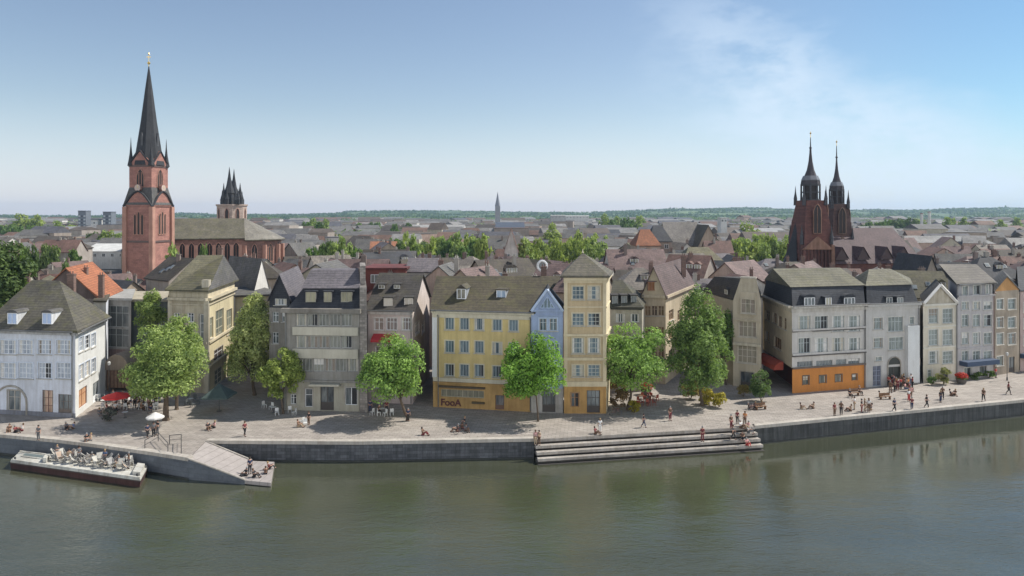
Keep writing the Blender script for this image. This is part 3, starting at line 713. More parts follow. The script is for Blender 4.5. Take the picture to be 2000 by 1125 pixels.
a = A + dd * (L * .36); c = A + dd * (L * .76); h.strip(a, c, 3.95 - .5, 3.7, 1.1, ocr, 'awning', inn=-.03)
# mansard
m0 = [A + Vector((.3, .3, 0)), B + Vector((0, .3, 0)), C, D_]; m1 = [W(592, 566, 95.6), W(702, 566, 95.6), W(701, 560, 104), W(600, 560, 104)]
h.frustum(m0, 13.4, m1, 15.9, R_SLATE)
m2 = [V2(p, 0) for p in m1]; ct = sum(m2, Vector()) / 4; m3 = [p + (p - ct).normalized() * .35 for p in m2]
h.frustum(m3, 15.903, [W(607, 530, 99), W(700, 530, 99), W(700, 530, 101.5), W(612, 530, 101.5)], 18.1, R_LILAC)
for px, w_ in ((607, 20), (640, 15), (677, 22)): h.dormer(px, 580, w_, 20, 94.6, 2.2, R_SLATE, plain((.3, .28, .22)), glassm((.12, .11, .07), (.36, .33, .22), .3), 'flat', 2, 1)
pr_ = masonry((.30, .27, .24), (.2, .18, .16), .6, .3)
h.mb('party_wall').prism([XD(702.5, 93.4), XD(718, 93.2), XD(716, 105), XD(702, 105)], 0, 16.2, pr_, [XD(702.5, 93.6), XD(716, 93.6), XD(714, 105), XD(702, 105)])
h.mb('party_wall').prism([XD(703, 96.5), XD(714, 96.5), XD(713, 103), XD(702.5, 103)], 16.203, 18.8, pr_)
h.pipe(A, B, .2, 12.8); h.done()

# 6 pink house
A = XD(719, 98.2); B = XD(806, 97.2); C = Vector((B.x + .4, 113.5, 0)); D_ = Vector((A.x + .8, 113.5, 0))
h = Bld('pink_house', A, 'pale pink house with a red balcony awning behind a round tree')
pk = plaster((.60, .50, .48), .15)
PW = dict(trim=plain((.55, .5, .48)), sill=SILL, glass=glassm((.07, .05, .05), (.32, .26, .24), .42))
h.face(A, B, 0, 12.7, pk, [(740, 633, 18, 24, 2, 2, PW), (765, 633, 20, 24, 3, 2, PW), (794, 633, 20, 25, 3, 2, PW), (742, 690, 18, 26, 2, 2, PW), (768, 690, 18, 26, 2, 2, PW), (794, 690, 18, 26, 2, 2, PW), (742, 745, 18, 26, 2, 2, PW), (794, 745, 18, 26, 2, 2, PW)])
h.face(B, C, 0, 12.7, plaster((.66, .58, .54), .18), [(815, 640, 8, 22, 2, 2, PW), (826, 640, 6, 20, 2, 2, PW), (815, 690, 8, 22, 2, 2, PW), (815, 745, 8, 24, 2, 2, PW)])  # lighter pink puts the sun on this side into the colour
h.face(C, D_, 0, 12.7, pk); h.face(D_, A, 0, 12.7, pk)
h.gable(A, B, C, D_, 12.7, 16.9, R_DARK, plaster((.66, .58, .54), .18), ov=.3)
for px in (758, 798): h.dormer(px, 590, 17, 16, 98.3, 2.6, R_DARK, plain((.6, .55, .48)), glassm((.3, .24, .18), (.62, .55, .46), .3), 'flat', 2, 1)
for px in (745, 775): h.dormer(px, 560, 12, 8, 101.5, 2, R_DARK, plain((.5, .5, .48)), GLASSW, 'flat', 2, 1)
h.strip(A, B, 12.1, 12.5, .3, plaster((.55, .5, .48)), 'cornice')
p = W(753, 661, 97.0); b = MB(); RED = plain((.42, .03, .04), .7, name='red_canvas')
b.mesh([(p.x - 1.8, p.y + .9, p.z + .5), (p.x + 1.8, p.y + .9, p.z + .5), (p.x + 1.9, p.y - .7, p.z - .1), (p.x - 1.9, p.y - .7, p.z - .1), (p.x - 1.9, p.y - .7, p.z - .4), (p.x + 1.9, p.y - .7, p.z - .4), (p.x - 1.8, p.y + .9, p.z - .1), (p.x + 1.8, p.y + .9, p.z - .1)],
       [(0, 1, 2, 3), (3, 2, 5, 4), (0, 3, 4, 6), (1, 7, 5, 2), (6, 4, 5, 7)], RED); b.build('awning', h.o)
h.pipe(A, B, -.2, 12.1); h.gutter(A, B, 12.65, .5); h.done()

# 7 yellow house
A = XD(846, 95.9); B = XD(1040, 93.4); C = XD(1042, 106); D_ = XD(856, 107)
h = Bld('yellow_house', A, 'long pale yellow house with a mossy brown roof, ochre ground floor and dark lettering')
ye = plaster((.64, .51, .235), .16); oc = plaster((.52, .33, .13), .25)
YW = dict(trim=plaster((.62, .56, .42), .1), sill=SILL, glass=GLASSB, frame=plain((.42, .46, .48)))
wins = [(cx, cy + dy, 17, 23, 3, 1, YW) for cx, dy in ((878, 0), (907, .5), (936, 1), (971, 3), (1003, 4)) for cy in (632, 677, 723)]
z_ = 3.45
h.face(A, B, z_, 12.55, ye, wins)
h.face(A, B, 0, z_ - .003, oc, [(903, 769, 84, 15, 8, 1, dict(frame=plain((.4, .36, .27)), glass=glassm((.03, .04, .03), (.2, .19, .14), .4), depth=.3, name='shop_window')), (976, 786, 17, 28, 1, 1, dict(name='door', style='door', frame=plain((.16, .09, .06)), glass=glassm((.1, .1, .1), (.3, .28, .27)), ground=1))], part='ground_floor', off=.03)
for P, Q_ in ((B, C), (C, D_), (D_, A)): h.face(P, Q_, 0, 12.55, ye)
cw = plaster((.62, .57, .45), .15)
h.strip(A, B, 12.0, 12.65, .16, cw, 'cornice', ext=.1); h.strip(A, B, 12.65, 12.95, .4, cw, 'cornice', ext=.2); h.strip(A, B, 3.47, 4.0, .12, cw, 'cornice', inn=-.003); h.strip(A, B, 3.2, 3.42, .18, oc, 'cornice', inn=-.04)
h.mb('corner_strip').prism([A + Vector((-.12, -.14, 0)), A + Vector((.55, -.17, 0)), A + Vector((.55, .1, 0)), A + Vector((-.12, .3, 0))], 4.02, 12.0, plaster((.66, .66, .66), .1))
h.strip(A + (B - A) * .06, A + (B - A) * .53, 2.72, 2.95, .35, plain((.07, .05, .03)), 'shop_canopy', inn=-.04)
h.roof4(A, B, C, D_, 13.05, W(852, 539, 101.5), W(1098, 539, 101.5), roofm((.098, .082, .05), .45), ov=.45, endmat=R_SLATE)
for px, py, w_, hh, gl in ((901, 574, 18, 20, GLASSW), (979, 577, 19, 20, glassm((.1, .16, .26), (.5, .6, .7), .4))):
    h.dormer(px, py, w_, hh, 97.2, 3, R_BROWN, WHITE, gl, 'gable' if px < 950 else 'flat', 2, 1, cheek=plain((.25, .27, .3)), d=(B - A).normalized())
# lettering over the shop base
cu = bpy.data.curves.new('lettering', 'FONT'); cu.body = 'FooA'; cu.size = 1.25; cu.extrude = .03; cu.offset = .03; cu.materials.append(plain((.09, .022, .022), .6))
tmp = bpy.data.objects.new('tmp', cu); COL.objects.link(tmp); dg = bpy.context.evaluated_depsgraph_get(); lme = bpy.data.meshes.new_from_object(tmp.evaluated_get(dg)); bpy.data.objects.remove(tmp); lt = bpy.data.objects.new('lettering', lme); COL.objects.link(lt); lt.parent = h.o; d = (B - A).normalized(); n = Vector((d.y, -d.x, 0))
u0, _ = h.uz(A, d, 861, 795); lp = A + d * u0 + n * .09; lp.z = .30; lt.location = lp - h.o.location; lt.rotation_euler = (PI / 2, 0, math.atan2(d.y, d.x))
h.mb('sill_board').prism([A + d * (u0 + 4.3) + n * .3, A + d * (u0 + 6.0) + n * .3, A + d * (u0 + 6.0) - n * .0, A + d * (u0 + 4.3) - n * .0], .75, 1.0, plain((.08, .06, .03)))
h.pipe(A, B, .75, 12.0); h.pipe(A, B, -.25, 12.0); h.gutter(A, B, 13.0, .62); h.chimney(W(1062, 520, 102), 15.4, 18.2, .8, .6); h.done()

# 8 pale blue house
A = XD(1037.5, 93.1); B = XD(1100, 92.9); C = XD(1100, 100); D_ = XD(1040, 100)
h = Bld('pale_blue_house', A, 'narrow pale blue house with a pointed gable and a triangular window')
bl = plaster((.34, .42, .60), .15)
BW = dict(trim=plain((.4, .48, .62)), sill=SILL, glass=GLASSB, frame=plain((.5, .55, .6)))
h.face(A, B, 3.2, 13.3, bl, [(1060.5, 634, 15, 24, 2, 2, BW), (1080.5, 634, 15, 24, 2, 2, BW), (1060, 684, 16, 24, 2, 2, BW), (1083, 684, 16, 24, 2, 2, BW), (1060, 727, 16, 22, 2, 2, BW), (1083, 727, 16, 22, 2, 2, BW)])
h.face(A, B, 0, 3.197, plaster((.42, .40, .38)), [(1072, 783, 26, 42, 3, 3, dict(name='door', style='door', frame=DARKF, ground=1))], part='ground_floor')
for P, Q_ in ((B, C), (C, D_), (D_, A)): h.face(P, Q_, 0, 13.3, bl)
h.gable(A, B, C, D_, 13.3, 15.9, R_SLATE, bl, axis='y', ov=.1)
h.strip(A, B, 13.15, 13.4, .12, bl, 'cornice', inn=-.004); h.strip(A, B, 12.6, 12.75, .1, bl, 'cornice', inn=-.004)
M0 = (A + B) / 2; b = MB(); y = M0.y - .05
tz0, tz1, te = 13.6, 15.15, .95
b.poly([(M0.x - te, y, tz0), (M0.x + te, y, tz0), (M0.x, y, tz1)], GLASSB)
for (p, q) in (((M0.x - te, y - .02, tz0), (M0.x + te, y - .02, tz0)), ((M0.x + te, y - .02, tz0), (M0.x, y - .02, tz1)), ((M0.x, y - .02, tz1), (M0.x - te, y - .02, tz0)), ((M0.x, y - .02, tz0), (M0.x, y - .02, tz1)), ((M0.x - .45, y - .02, tz0), (M0.x - .45, y - .02, tz0 + .7)), ((M0.x + .45, y - .02, tz0), (M0.x + .45, y - .02, tz0 + .7))):
    b.tube(p, q, .06, .06, 4, BW['trim'])
b.build('window', h.o)
for s_, (P, Q_) in enumerate(((V2(A, 13.2), V2(M0, 16.05)), (V2(B, 13.2), V2(M0, 16.05)))):
    b = MB(); o_ = Vector((0, -.12, 0)); b.tube(P + o_, Q_ + o_, .16, .16, 4, plain((.5, .58, .72))); b.build('gable_board', h.o)
h.done()

# 9 tan tower house
A = XD(1101.5, 92.7); B = XD(1184, 92.7); C = XD(1191, 99); D_ = XD(1106, 99.5)
h = Bld('tower_house', A, 'tall tan house with a pyramid roof between the pale blue house and a round tree')
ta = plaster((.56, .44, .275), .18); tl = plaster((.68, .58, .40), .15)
TW = dict(trim=plaster((.62, .54, .38), .1), sill=SILL, glass=GLASSB, frame=plain((.52, .52, .46)))
wins = [(cx, cy, 22, hh, 3, 3, TW) for cx in (1129, 1160) for cy, hh in ((572, 26), (624, 24), (675, 30), (724, 22))]
h.face(A, B, 3.5, 17.6, ta, wins)
h.face(A, B, 0, 3.497, plaster((.52, .31, .11), .25), [(1123, 781, 15, 27, 2, 2, dict(frame=plain((.3, .16, .07)), trim=plain((.3, .18, .08)))), (1159, 782, 26, 40, 3, 3, dict(name='door', style='door', frame=DARKF, ground=1))], part='ground_floor', off=.02)
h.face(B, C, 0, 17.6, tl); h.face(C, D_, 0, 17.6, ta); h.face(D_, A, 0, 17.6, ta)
for z0, z1, o_ in ((16.9, 17.2, .12), (17.2, 17.6, .3), (10.0, 10.3, .22), (6.9, 7.25, .22), (3.5, 4.15, .12), (13.7, 13.85, .12)):
    h.strip(A, B, z0, z1, o_, tl, 'cornice', inn=-.004, ext=.05); h.strip(B, C, z0 + .001, z1 - .001, o_, tl, 'cornice', inn=-.004)
h.mb('corner_pier').box(A.x, A.x + .45, A.y - .1, A.y - .003, 4.16, 16.89, tl); h.mb('corner_pier').box(B.x - .45, B.x, B.y - .1, B.y - .003, 4.16, 16.89, tl)
ap = W(1138, 494, 96); h.roof4(A, B, C, D_, 17.85, ap, ap + Vector((.05, 0, 0)), roofm((.15, .135, .105), .35), ov=.55)
b = h.mb('finial'); b.tube(ap, ap + Vector((0, 0, .5)), .12, .03, 6, CREAM); h.done()

# ring-shaped ventilator behind the yellow roof
p = W(1059, 519, 118); o = empty('roof_dish', p, 'round white dish on a rooftop behind the pale blue gable', 'dish')
b = MB(); seg = 24
for i in range(seg):
    a0, a1 = 2 * PI * i / seg, 2 * PI * (i + 1) / seg
    b.tube(p + Vector((.75 * math.cos(a0), -.1, .8 * math.sin(a0))), p + Vector((.75 * math.cos(a1), -.1, .8 * math.sin(a1))), .22, .22, 6, WHITE, False)
b.build('rim', o)
b = MB(); b.lathe(p + Vector((0, 0, 0)), [(.1, 0)], 8, WHITE) if False else b.tube(p + Vector((0, .05, 0)), p + Vector((0, .25, 0)), .7, .3, 16, plain((.25, .27, .28))); b.build('bowl', o)
b = MB(); b.tube(p + Vector((0, .2, 0)), Vector((p.x, p.y + .3, 12)), .08, .1, 6, METAL); b.build('mast', o)

# 10 small dark roofed house
A = XD(1192, 104.5); B = XD(1254, 104); C = XD(1262, 114); D_ = XD(1196, 114)
h = Bld('dormered_house', A, 'low dark-roofed house with three dormers right of the tan tower house')
h.face(A, B, 0, 12, plaster((.55, .52, .44)), [(1212, 621, 17, 18, 2, 1, T), (1240, 621, 17, 16, 2, 1, T), (1212, 665, 16, 22, 2, 2, T), (1240, 665, 16, 22, 2, 2, T), (1212, 715, 16, 22, 2, 2, T), (1240, 715, 16, 22, 2, 2, T)])
for P, Q_ in ((B, C), (C, D_), (D_, A)): h.face(P, Q_, 0, 12, plaster((.5, .47, .4)))
h.roof4(A, B, C, D_, 12.3, W(1197, 546, 109), W(1215, 546, 109), roofm((.09, .085, .06), .4), ov=.4)
h.strip(A, B, 11.9, 12.3, .25, plain((.05, .05, .05)), 'cornice')
for px in (1201, 1219, 1238): h.dormer(px, 586, 12, 17, 104.6, 2, R_DARK, plain((.3, .3, .28)), GLASS, 'flat', 2, 1)
h.done()

# 11 beige street corner house
A = XD(1254, 110); B = XD(1300, 108.5); C = XD(1356, 126); D_ = XD(1300, 128)
h = Bld('beige_corner_house', A, 'beige corner house with a brown dormered roof and a long sunlit side wall')
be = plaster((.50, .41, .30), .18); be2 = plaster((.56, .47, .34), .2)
BE = dict(trim=None, sill=SILL, glass=glassm((.05, .03, .02), (.25, .17, .1)), frame=plain((.4, .3, .22)))
h.face(A, B, 0, 13.4, be, [(cx, cy, 11, 19, 2, 2, BE) for cx in (1265, 1278, 1291) for cy in (607, 648, 690)])
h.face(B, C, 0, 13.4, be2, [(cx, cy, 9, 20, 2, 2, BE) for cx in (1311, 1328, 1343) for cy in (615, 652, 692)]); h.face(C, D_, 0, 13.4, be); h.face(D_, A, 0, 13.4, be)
h.gable(A, B, C, D_, 13.4, 17.6, R_MAROON, be2, ov=.3, axis='y')
h.strip(A, B, 13.0, 13.4, .3, be2, 'cornice'); h.strip(B, C, 13.0, 13.4, .35, be2, 'cornice')
h.dormer(1277, 559, 24, 17, 109.2, 3, R_MAROON, plain((.28, .13, .07)), glassm((.1, .04, .02), (.35, .16, .08)), 'flat', 3, 1)
h.chimney(W(1335, 530, 122), 15, 18.5); h.pipe(A, B, .25, 13.0); h.done()

# 12 beige gabled house with bay
A = XD(1432, 107.5); B = XD(1487, 105.5); C = XD(1486, 119); D_ = XD(1372, 119.5)
h = Bld('beige_gabled_house', A, 'tall beige house with a clipped gable right of the pointed tree')
tb = plaster((.50, .44, .34), .15); tb2 = plaster((.42, .38, .29), .2)
BG = dict(trim=plaster((.58, .52, .42)), sill=SILL, glass=glassm((.05, .05, .045), (.28, .25, .2), .42), frame=plain((.55, .5, .42)))
h.face(A, B, 0, 12.8, tb, [(1460, 643, 34, 30, 4, 2, BG), (1459, 690, 36, 38, 4, 3, BG), (1459, 742, 26, 30, 3, 1, dict(frame=DARKF, trim=STONE, ground=1, name='door', style='door'))])
h.face(D_, A, 0, 12.8, tb2, [(1390, 640, 12, 20, 2, 2, BG), (1412, 645, 12, 20, 2, 2, BG), (1412, 700, 12, 20, 2, 2, BG)]); h.face(B, C, 0, 12.8, tb); h.face(C, D_, 0, 12.8, tb)
d = (B - A).normalized(); L = (B - A).length
zt = 16.2; g0, g1 = A + d * (L * .27), A + d * (L * .82); wb = h.mb('wall')
nrm = Vector((d.y, -d.x, 0))
wb.poly([V2(A, 12.8), V2(B, 12.8), V2(g1, zt), V2(g0, zt)], tb)
h.mb('pediment_cap').prism([g0 + nrm * .15, g1 + nrm * .15, g1 - nrm * .4, g0 - nrm * .4], zt, zt + .25, plaster((.6, .56, .48)))
R0_, R1_ = W(1461, 541, 107.5), W(1462, 541, 115)
b = h.mb('roof')
Dp, Ap, Bp, Cp = [V2(p, 12.9) for p in (D_, A, B, C)]
G0, G1 = V2(g0, zt - .02), V2(g1, zt - .02)
b.poly([Dp, Ap, G0, W(1395, 540, 117)], R_DARK); b.poly([G0, G1, W(1472, 540, 116.5), W(1395, 540, 117)], R_DARK); b.poly([Bp, Cp, W(1472, 540, 116.5), G1], R_DARK); b.poly([Cp, Dp, W(1395, 540, 117), W(1472, 540, 116.5)], R_DARK)
h.strip(A, B, 9.9, 10.15, .2, tb, 'cornice', inn=-.004); h.strip(A, B, 6.2, 6.6, .28, plaster((.6, .55, .44)), 'cornice', inn=-.004)
fr, pn = winmesh(2.0, 1.9, 4, 2, BG['frame'], BG['glass'], BG['trim'], SILL, 'w')
p = lerp(A, B, .5) + nrm * .05; p.z = 11.3
h.face(g0 + nrm * .22, g1 + nrm * .22, 10.7, 14.2, tb, [(1461, 598, 27, 28, 3, 2, BG)], part='gable_bay', depth=.12)
q0, q1 = g0 + nrm * .22, g1 + nrm * .22
for (a_, c_) in ((g0, q0), (q1, g1)): h.mb('gable_bay').poly([V2(a_, 10.7), V2(c_, 10.7), V2(c_, 14.2), V2(a_, 14.2)], tb)
h.mb('gable_bay').poly([V2(q0, 14.2), V2(q1, 14.2), V2(g1, 14.2), V2(g0, 14.2)], tb)
h.dormer(1418, 570, 14, 9, 110, 2, R_DARK, plain((.5, .48, .42)), GLASSW, 'barrel', 2, 1, d=(A - D_).normalized())
h.done()

# 13 large white house with orange ground floor
A = XD(1547, 103.1); B = XD(1690, 106.4); C = XD(1660, 119.5); D_ = XD(1490, 117.5)
h = Bld('white_house_with_orange_base', A, 'large white-grey house with a bright orange ground floor')
wg = plaster((.56, .54, .51), .14); lc = plaster((.62, .55, .42), .15); orr = plaster((.58, .235, .055), .12)
OW = dict(trim=plaster((.6, .58, .53), .1), sill=SILL, glass=glassm((.045, .06, .06), (.24, .27, .25), .42), frame=plain((.46, .5, .5)))
wins = [(cx, cy, w_, 30, 4, 2, OW) for cx, w_ in ((1571, 23), (1604, 25), (1637, 24), (1668, 23)) for cy in (632, 675)] + [(cx, cy, w_, 11, n_, 1, dict(frame=plain((.3, .31, .3)))) for cx, w_, n_, cy in ((1572, 30, 5, 711), (1610, 32, 5, 710), (1643, 20, 3, 709), (1668, 22, 3, 708))]
h.face(A, B, 3.6, 12.3, wg, wins)
SW = dict(trim=plain((.1, .08, .06)), glass=glassm((.05, .07, .07), (.2, .2, .17)), frame=plain((.2, .15, .1)))
h.face(A, B, 0, 3.597, orr, [(1574, 743, 12, 17, 2, 2, SW), (1607, 741, 13, 15, 1, 1, SW), (1638, 739, 12, 15, 2, 2, SW), (1669, 737, 9, 12, 1, 1, SW)], part='ground_floor', off=.04)
h.face(D_, A, 3.6, 12.3, lc, [(1499, 616, 8, 18, 2, 2, BE), (1513, 621, 8, 20, 2, 2, BE), (1523, 628, 7, 22, 2, 2, BE), (1533, 632, 6, 22, 1, 2, BE), (1499, 657, 9, 18, 2, 1, BE), (1519, 670, 14, 22, 3, 1, BE)])
h.face(D_ + Vector((1.6, -.3, 0)), A + Vector((1.6, .6, 0)), 0, 3.6, plaster((.13, .035, .03), .2), [(1512, 755, 10, 26, 2, 2, dict(name='door', style='door', frame=DARKF, ground=1))], part='recessed_wall')
h.face(B, C, 0, 12.3, wg); h.face(C, D_, 0, 12.3, wg)
h.mb('soffit').poly([V2(D_, 3.6), V2(C, 3.6), V2(B, 3.6), V2(A, 3.6)], plain((.2, .12, .1)))
for z0, z1, o_ in ((11.6, 12.2, .15), (12.2, 12.5, .55)):
    h.strip(A, B, z0, z1, o_, plaster((.56, .54, .5)), 'cornice', inn=-.004, ext=.1); h.strip(D_, A, z0 + .001, z1 - .001, o_, plaster((.6, .55, .45)), 'cornice', inn=-.004)
for z0, z1, o_, mt in ((8.75, 8.9, .14, DARKF), (8.9, 9.15, .2, wg), (5.25, 5.4, .3, DARKF), (5.4, 5.7, .2, wg), (3.45, 3.7, .22, plain((.12, .09, .07)))): h.strip(A, B, z0, z1, o_, mt, 'cornice', inn=-.045 if z0 < 4 else -.004)
m0 = [A + Vector((.1, .1, 0)), B + Vector((0, .1, 0)), C, D_]; m1 = [W(1546, 563, 104.8), W(1686, 563, 107.6), W(1656, 560, 118.3), W(1497, 555, 116.3)]
h.frustum(m0, 12.52, m1, 15.1, R_SLATE)
m2 = [V2(p, 0) for p in m1]; ct = sum(m2, Vector()) / 4; m3 = [p + (p - ct).normalized() * .35 for p in m2]
h.frustum(m3, 15.103, [W(1510, 527, 110.5), W(1642, 527, 112.5), W(1640, 527, 113.3), W(1510, 527, 111.3)], 17.3, R_OLIVE)
dv = (B - A).normalized()
for px, w_, rf in ((1581, 24, 'barrel'), (1618, 14, 'flat'), (1659, 25, 'barrel')): h.dormer(px, 589, w_, 16, 103.6 + (px - 1581) * .023, 2.4, R_SLATE, WHITE, GLASSW if px == 1618 else GLASS, rf, 3 if w_ > 20 else 2, 1, cheek=R_SLATE, d=dv)
p0 = W(1492, 712, 113.0); p1 = W(1530, 716, 106.0)
b = MB(); RA = plain((.38, .07, .04), .8, name='red_canvas'); dn = (p1 - p0); dn.z = 0; dn.normalize(); nn = Vector((dn.y, -dn.x, 0))
prf = [(0, .9), (.7, .75), (1.3, .3), (1.5, -.3), (0, -.3)]
vs = [V2(p0, 3.3) + nn * -a + Vector((0, 0, z)) for a, z in prf] if False else [V2(p0, 3.0) + nn * a + Vector((0, 0, z)) for a, z in prf]
vs += [V2(p1, 3.0) + nn * a + Vector((0, 0, z)) for a, z in prf]
b.mesh(vs, [(0, 1, 2, 3, 4), (9, 8, 7, 6, 5)] + [(i, 5 + i, 5 + (i + 1) % 5, (i + 1) % 5) for i in range(5)], RA); b.build('awning', h.o)
h.pipe(A, B, -.2, 12.0); h.gutter(A, B, 12.55, .6); h.done()

# 14 grey-white house with arched door
A = XD(1691, 106.5); B = XD(1796, 109); C = XD(1786, 121); D_ = XD(1665, 119)
h = Bld('arched_door_house', A, 'pale grey house with a tall dark arched doorway next to the orange ground floor')
pg = plaster((.52, .51, .49), .14)
h.face(A, B, 0, 12.1, pg, [(1715, 632, 17, 22, 3, 2, OW), (1749, 633, 29, 28, 4, 2, OW), (1781, 626, 8, 14, 1, 2, OW), (1715, 670, 18, 20, 3, 2, OW), (1750, 671, 28, 25, 4, 2, OW), (1716, 701, 12, 8, 2, 1, OW), (1713, 733, 16, 36, 2, 4, dict(name='shop_window', frame=plain((.25, .28, .35)), glass=glassm((.03, .04, .07), (.25, .27, .32)), ground=1)), (1746, 736, 27, 40, 2, 1, dict(name='door', frame=DARKF, glass=plain((.03, .035, .03)), ground=1))])
d = (B - A).normalized(); n = Vector((d.y, -d.x, 0)); u0, _ = h.uz(A, d, 1746, 730); base = A + d * u0
b = MB(); r = 1.08
pa = [(r * math.cos(PI * i / 14), 3.15 + r * math.sin(PI * i / 14)) for i in range(15)]
b.mesh([base + d * x + n * .02 + Vector((0, 0, z)) for x, z in pa] + [base + d * x - n * .01 + Vector((0, 0, z)) for x, z in pa], [tuple(range(15))] + [(i, i + 15, i + 16, i + 1) for i in range(14)], plain((.03, .035, .03)))
pa = [(r * 1.08, 0)] + [(r * 1.08 * math.cos(PI * i / 14), 3.15 + r * 1.08 * math.sin(PI * i / 14)) for i in range(15)] + [(-r * 1.08, 0)]
for i in range(len(pa) - 1): b.tube(base + d * pa[i][0] + n * .06 + Vector((0, 0, pa[i][1])), base + d * pa[i + 1][0] + n * .06 + Vector((0, 0, pa[i + 1][1])), .1, .1, 5, STONE)
b.build('door_arch', h.o)
for P, Q_ in ((B, C), (C, D_), (D_, A)): h.face(P, Q_, 0, 12.1, pg)
h.strip(A, B, 11.5, 12.0, .15, pg, 'cornice', ext=.0, inn=-.004); h.strip(A, B, 12.0, 12.4, .5, pg, 'cornice', inn=-.004)
a_ = A + d * ((B - A).length * .73); h.strip(a_, B - d * .5, .3, 8.9, .55, plaster((.66, .67, .66), .08), 'bay', inn=-.004)
m0 = [A + Vector((.2, .1, 0)), B + Vector((-.2, .1, 0)), C, D_]; m1 = [W(1692, 563, 107.6), W(1779, 563, 110), W(1776, 560, 120), W(1668, 558, 118)]
h.frustum(m0, 12.42, m1, 15.0, R_SLATE)
m2 = [V2(p, 0) for p in m1]; ct = sum(m2, Vector()) / 4; m3 = [p + (p - ct).normalized() * .35 for p in m2]
h.frustum(m3, 15.003, [W(1697, 529, 113), W(1740, 529, 114), W(1738, 529, 115), W(1697, 529, 114)], 17.0, R_OLIVE)
for px, w_, in ((1707, 9), (1737, 14), (1758, 14)): h.dormer(px, 589, w_, 17, 107.6, 2.2, R_SLATE, plain((.5, .5, .48)), GLASS, 'flat', 2, 1, d=d)
h.pipe(A, B, -.25, 11.9); h.gutter(A, B, 12.45, .55); h.done()

# 15 cream pediment house
A = XD(1803, 109.3); B = XD(1868, 111.2); C = XD(1858, 122); D_ = XD(1797, 120)
h = Bld('cream_pediment_house', A, 'narrow cream house with a white pointed pediment between two grey houses')
h.face(A, B, 0, 12.0, plaster((.66, .61, .50), .15), [(cx, cy, w_, hh, 3, 3, OW) for cx, w_ in ((1823, 18), (1851, 20)) for cy, hh in ((617, 28), (659, 30), (698, 24))] + [(1816, 731, 8, 18, 1, 2, OW), (1845, 731, 14, 20, 2, 1, dict(name='door', style='door', frame=DARKF, ground=1))])
for P, Q_ in ((B, C), (C, D_), (D_, A)): h.face(P, Q_, 0, 12.0, plaster((.5, .44, .34)))
for z0, z1, o_ in ((11.7, 12.0, .25), (8.4, 8.6, .12), (5.2, 5.4, .12)): h.strip(A, B, z0, z1, o_, plaster((.66, .63, .55), .1), 'cornice', inn=-.004)
h.gable(A, B, C, D_, 12.0, 14.6, R_DARK, plaster((.5, .45, .36)), axis='y', ov=.05)
M0 = (A + B) / 2; off = Vector((0, -.18, 0))
for P in (A, B):
    b = MB(); b.tube(V2(P, 12.1) + off, V2(M0, 14.9) + off, .26, .26, 4, plaster((.72, .70, .66), .08)); b.build('pediment_moulding', h.o)
h.pipe(A, B, -.1, 11.6); h.done()
# 16 grey house, three window columns
A = XD(1870, 111.5); B = XD(1941, 114); C = XD(1925, 125.5); D_ = XD(1852, 124)
h = Bld('pale_grey_house', A, 'pale grey house with three window columns right of the cream pediment')
gg = plaster((.48, .46, .46), .15)
cols_ = ((1885, 13), (1907, 14), (1929, 15))
h.face(A, B, 0, 13.0, gg, [(cx, cy, w_, hh, 2, 2, OW) for cx, w_ in cols_ for cy, hh in ((597, 15), (626, 22), (661, 22), (695, 19))] + [(1890, 727, 14, 18, 2, 1, OW), (1920, 725, 14, 20, 2, 1, dict(name='door', style='door', frame=DARKF, ground=1))])
h.face(A, B, 13.003, 14.7, plaster((.40, .40, .42)), [(1885, 570, 10, 18, 1, 1, OW), (1908, 568, 14, 19, 2, 1, OW), (1930, 568, 9, 18, 1, 1, OW)], part='attic_wall', off=-.15)
for P, Q_ in ((B, C), (C, D_), (D_, A)): h.face(P, Q_, 0, 14.7, gg)
h.strip(A, B, 12.8, 13.05, .25, gg, 'cornice', inn=-.004); h.strip(A, B, 4.7, 4.85, .12, gg, 'cornice', inn=-.004)
h.roof4(A, B, C, D_, 14.95, W(1834, 516, 121), W(1907, 516, 122), R_TAUPE, ov=.5, endmat=R_SLATE)
AW = plain((.045, .07, .12), .8, name='blue_canvas'); h.strip(A + (B - A) * .05, A + (B - A) * .93, 2.2, 2.9, 1.4, AW, 'awning', inn=-.004)
h.pipe(A, B, -.15, 13.0, plain((.3, .2, .17))); h.gutter(A, B, 14.8, .45); h.done()
# 17 tan gabled
A = XD(1943, 114.3); B = XD(1991, 117); C = XD(1984, 128); D_ = XD(1932, 126)
h = Bld('tan_gabled_house', A, 'tan house with an orange gable peak near the far end of the promenade')
tg = plaster((.38, .32, .25), .2)
h.face(A, B, 0, 13.4, tg, [(cx, cy, w_, hh, 2, 2, OW) for cx, w_ in ((1953, 13), (1976, 15)) for cy, hh in ((594, 20), (630, 20), (662, 22))] + [(1953, 705, 12, 18, 2, 1, OW), (1976, 708, 12, 22, 2, 1, dict(name='door', style='door', frame=DARKF, ground=1))])
for P, Q_ in ((B, C), (C, D_), (D_, A)): h.face(P, Q_, 0, 13.4, tg)
h.gable(A, B, C, D_, 13.4, 15.6, R_GREY, plaster((.50, .27, .10), .15), axis='y', ov=.25); h.done()
A = XD(1992.5, 117.3); B = XD(2065, 121); C = XD(2060, 132); D_ = XD(1985, 129)
h = Bld('pinkish_house', A, 'dusky pink house cut off by the right edge behind the far promenade')
h.face(A, B, 0, 13.2, plaster((.48, .37, .34), .15), [(cx, cy, 13, 20, 2, 2, OW) for cx in (2006, 2030, 2050) for cy in (600, 632, 665)])
for P, Q_ in ((B, C), (C, D_), (D_, A)): h.face(P, Q_, 0, 13.2, tg)
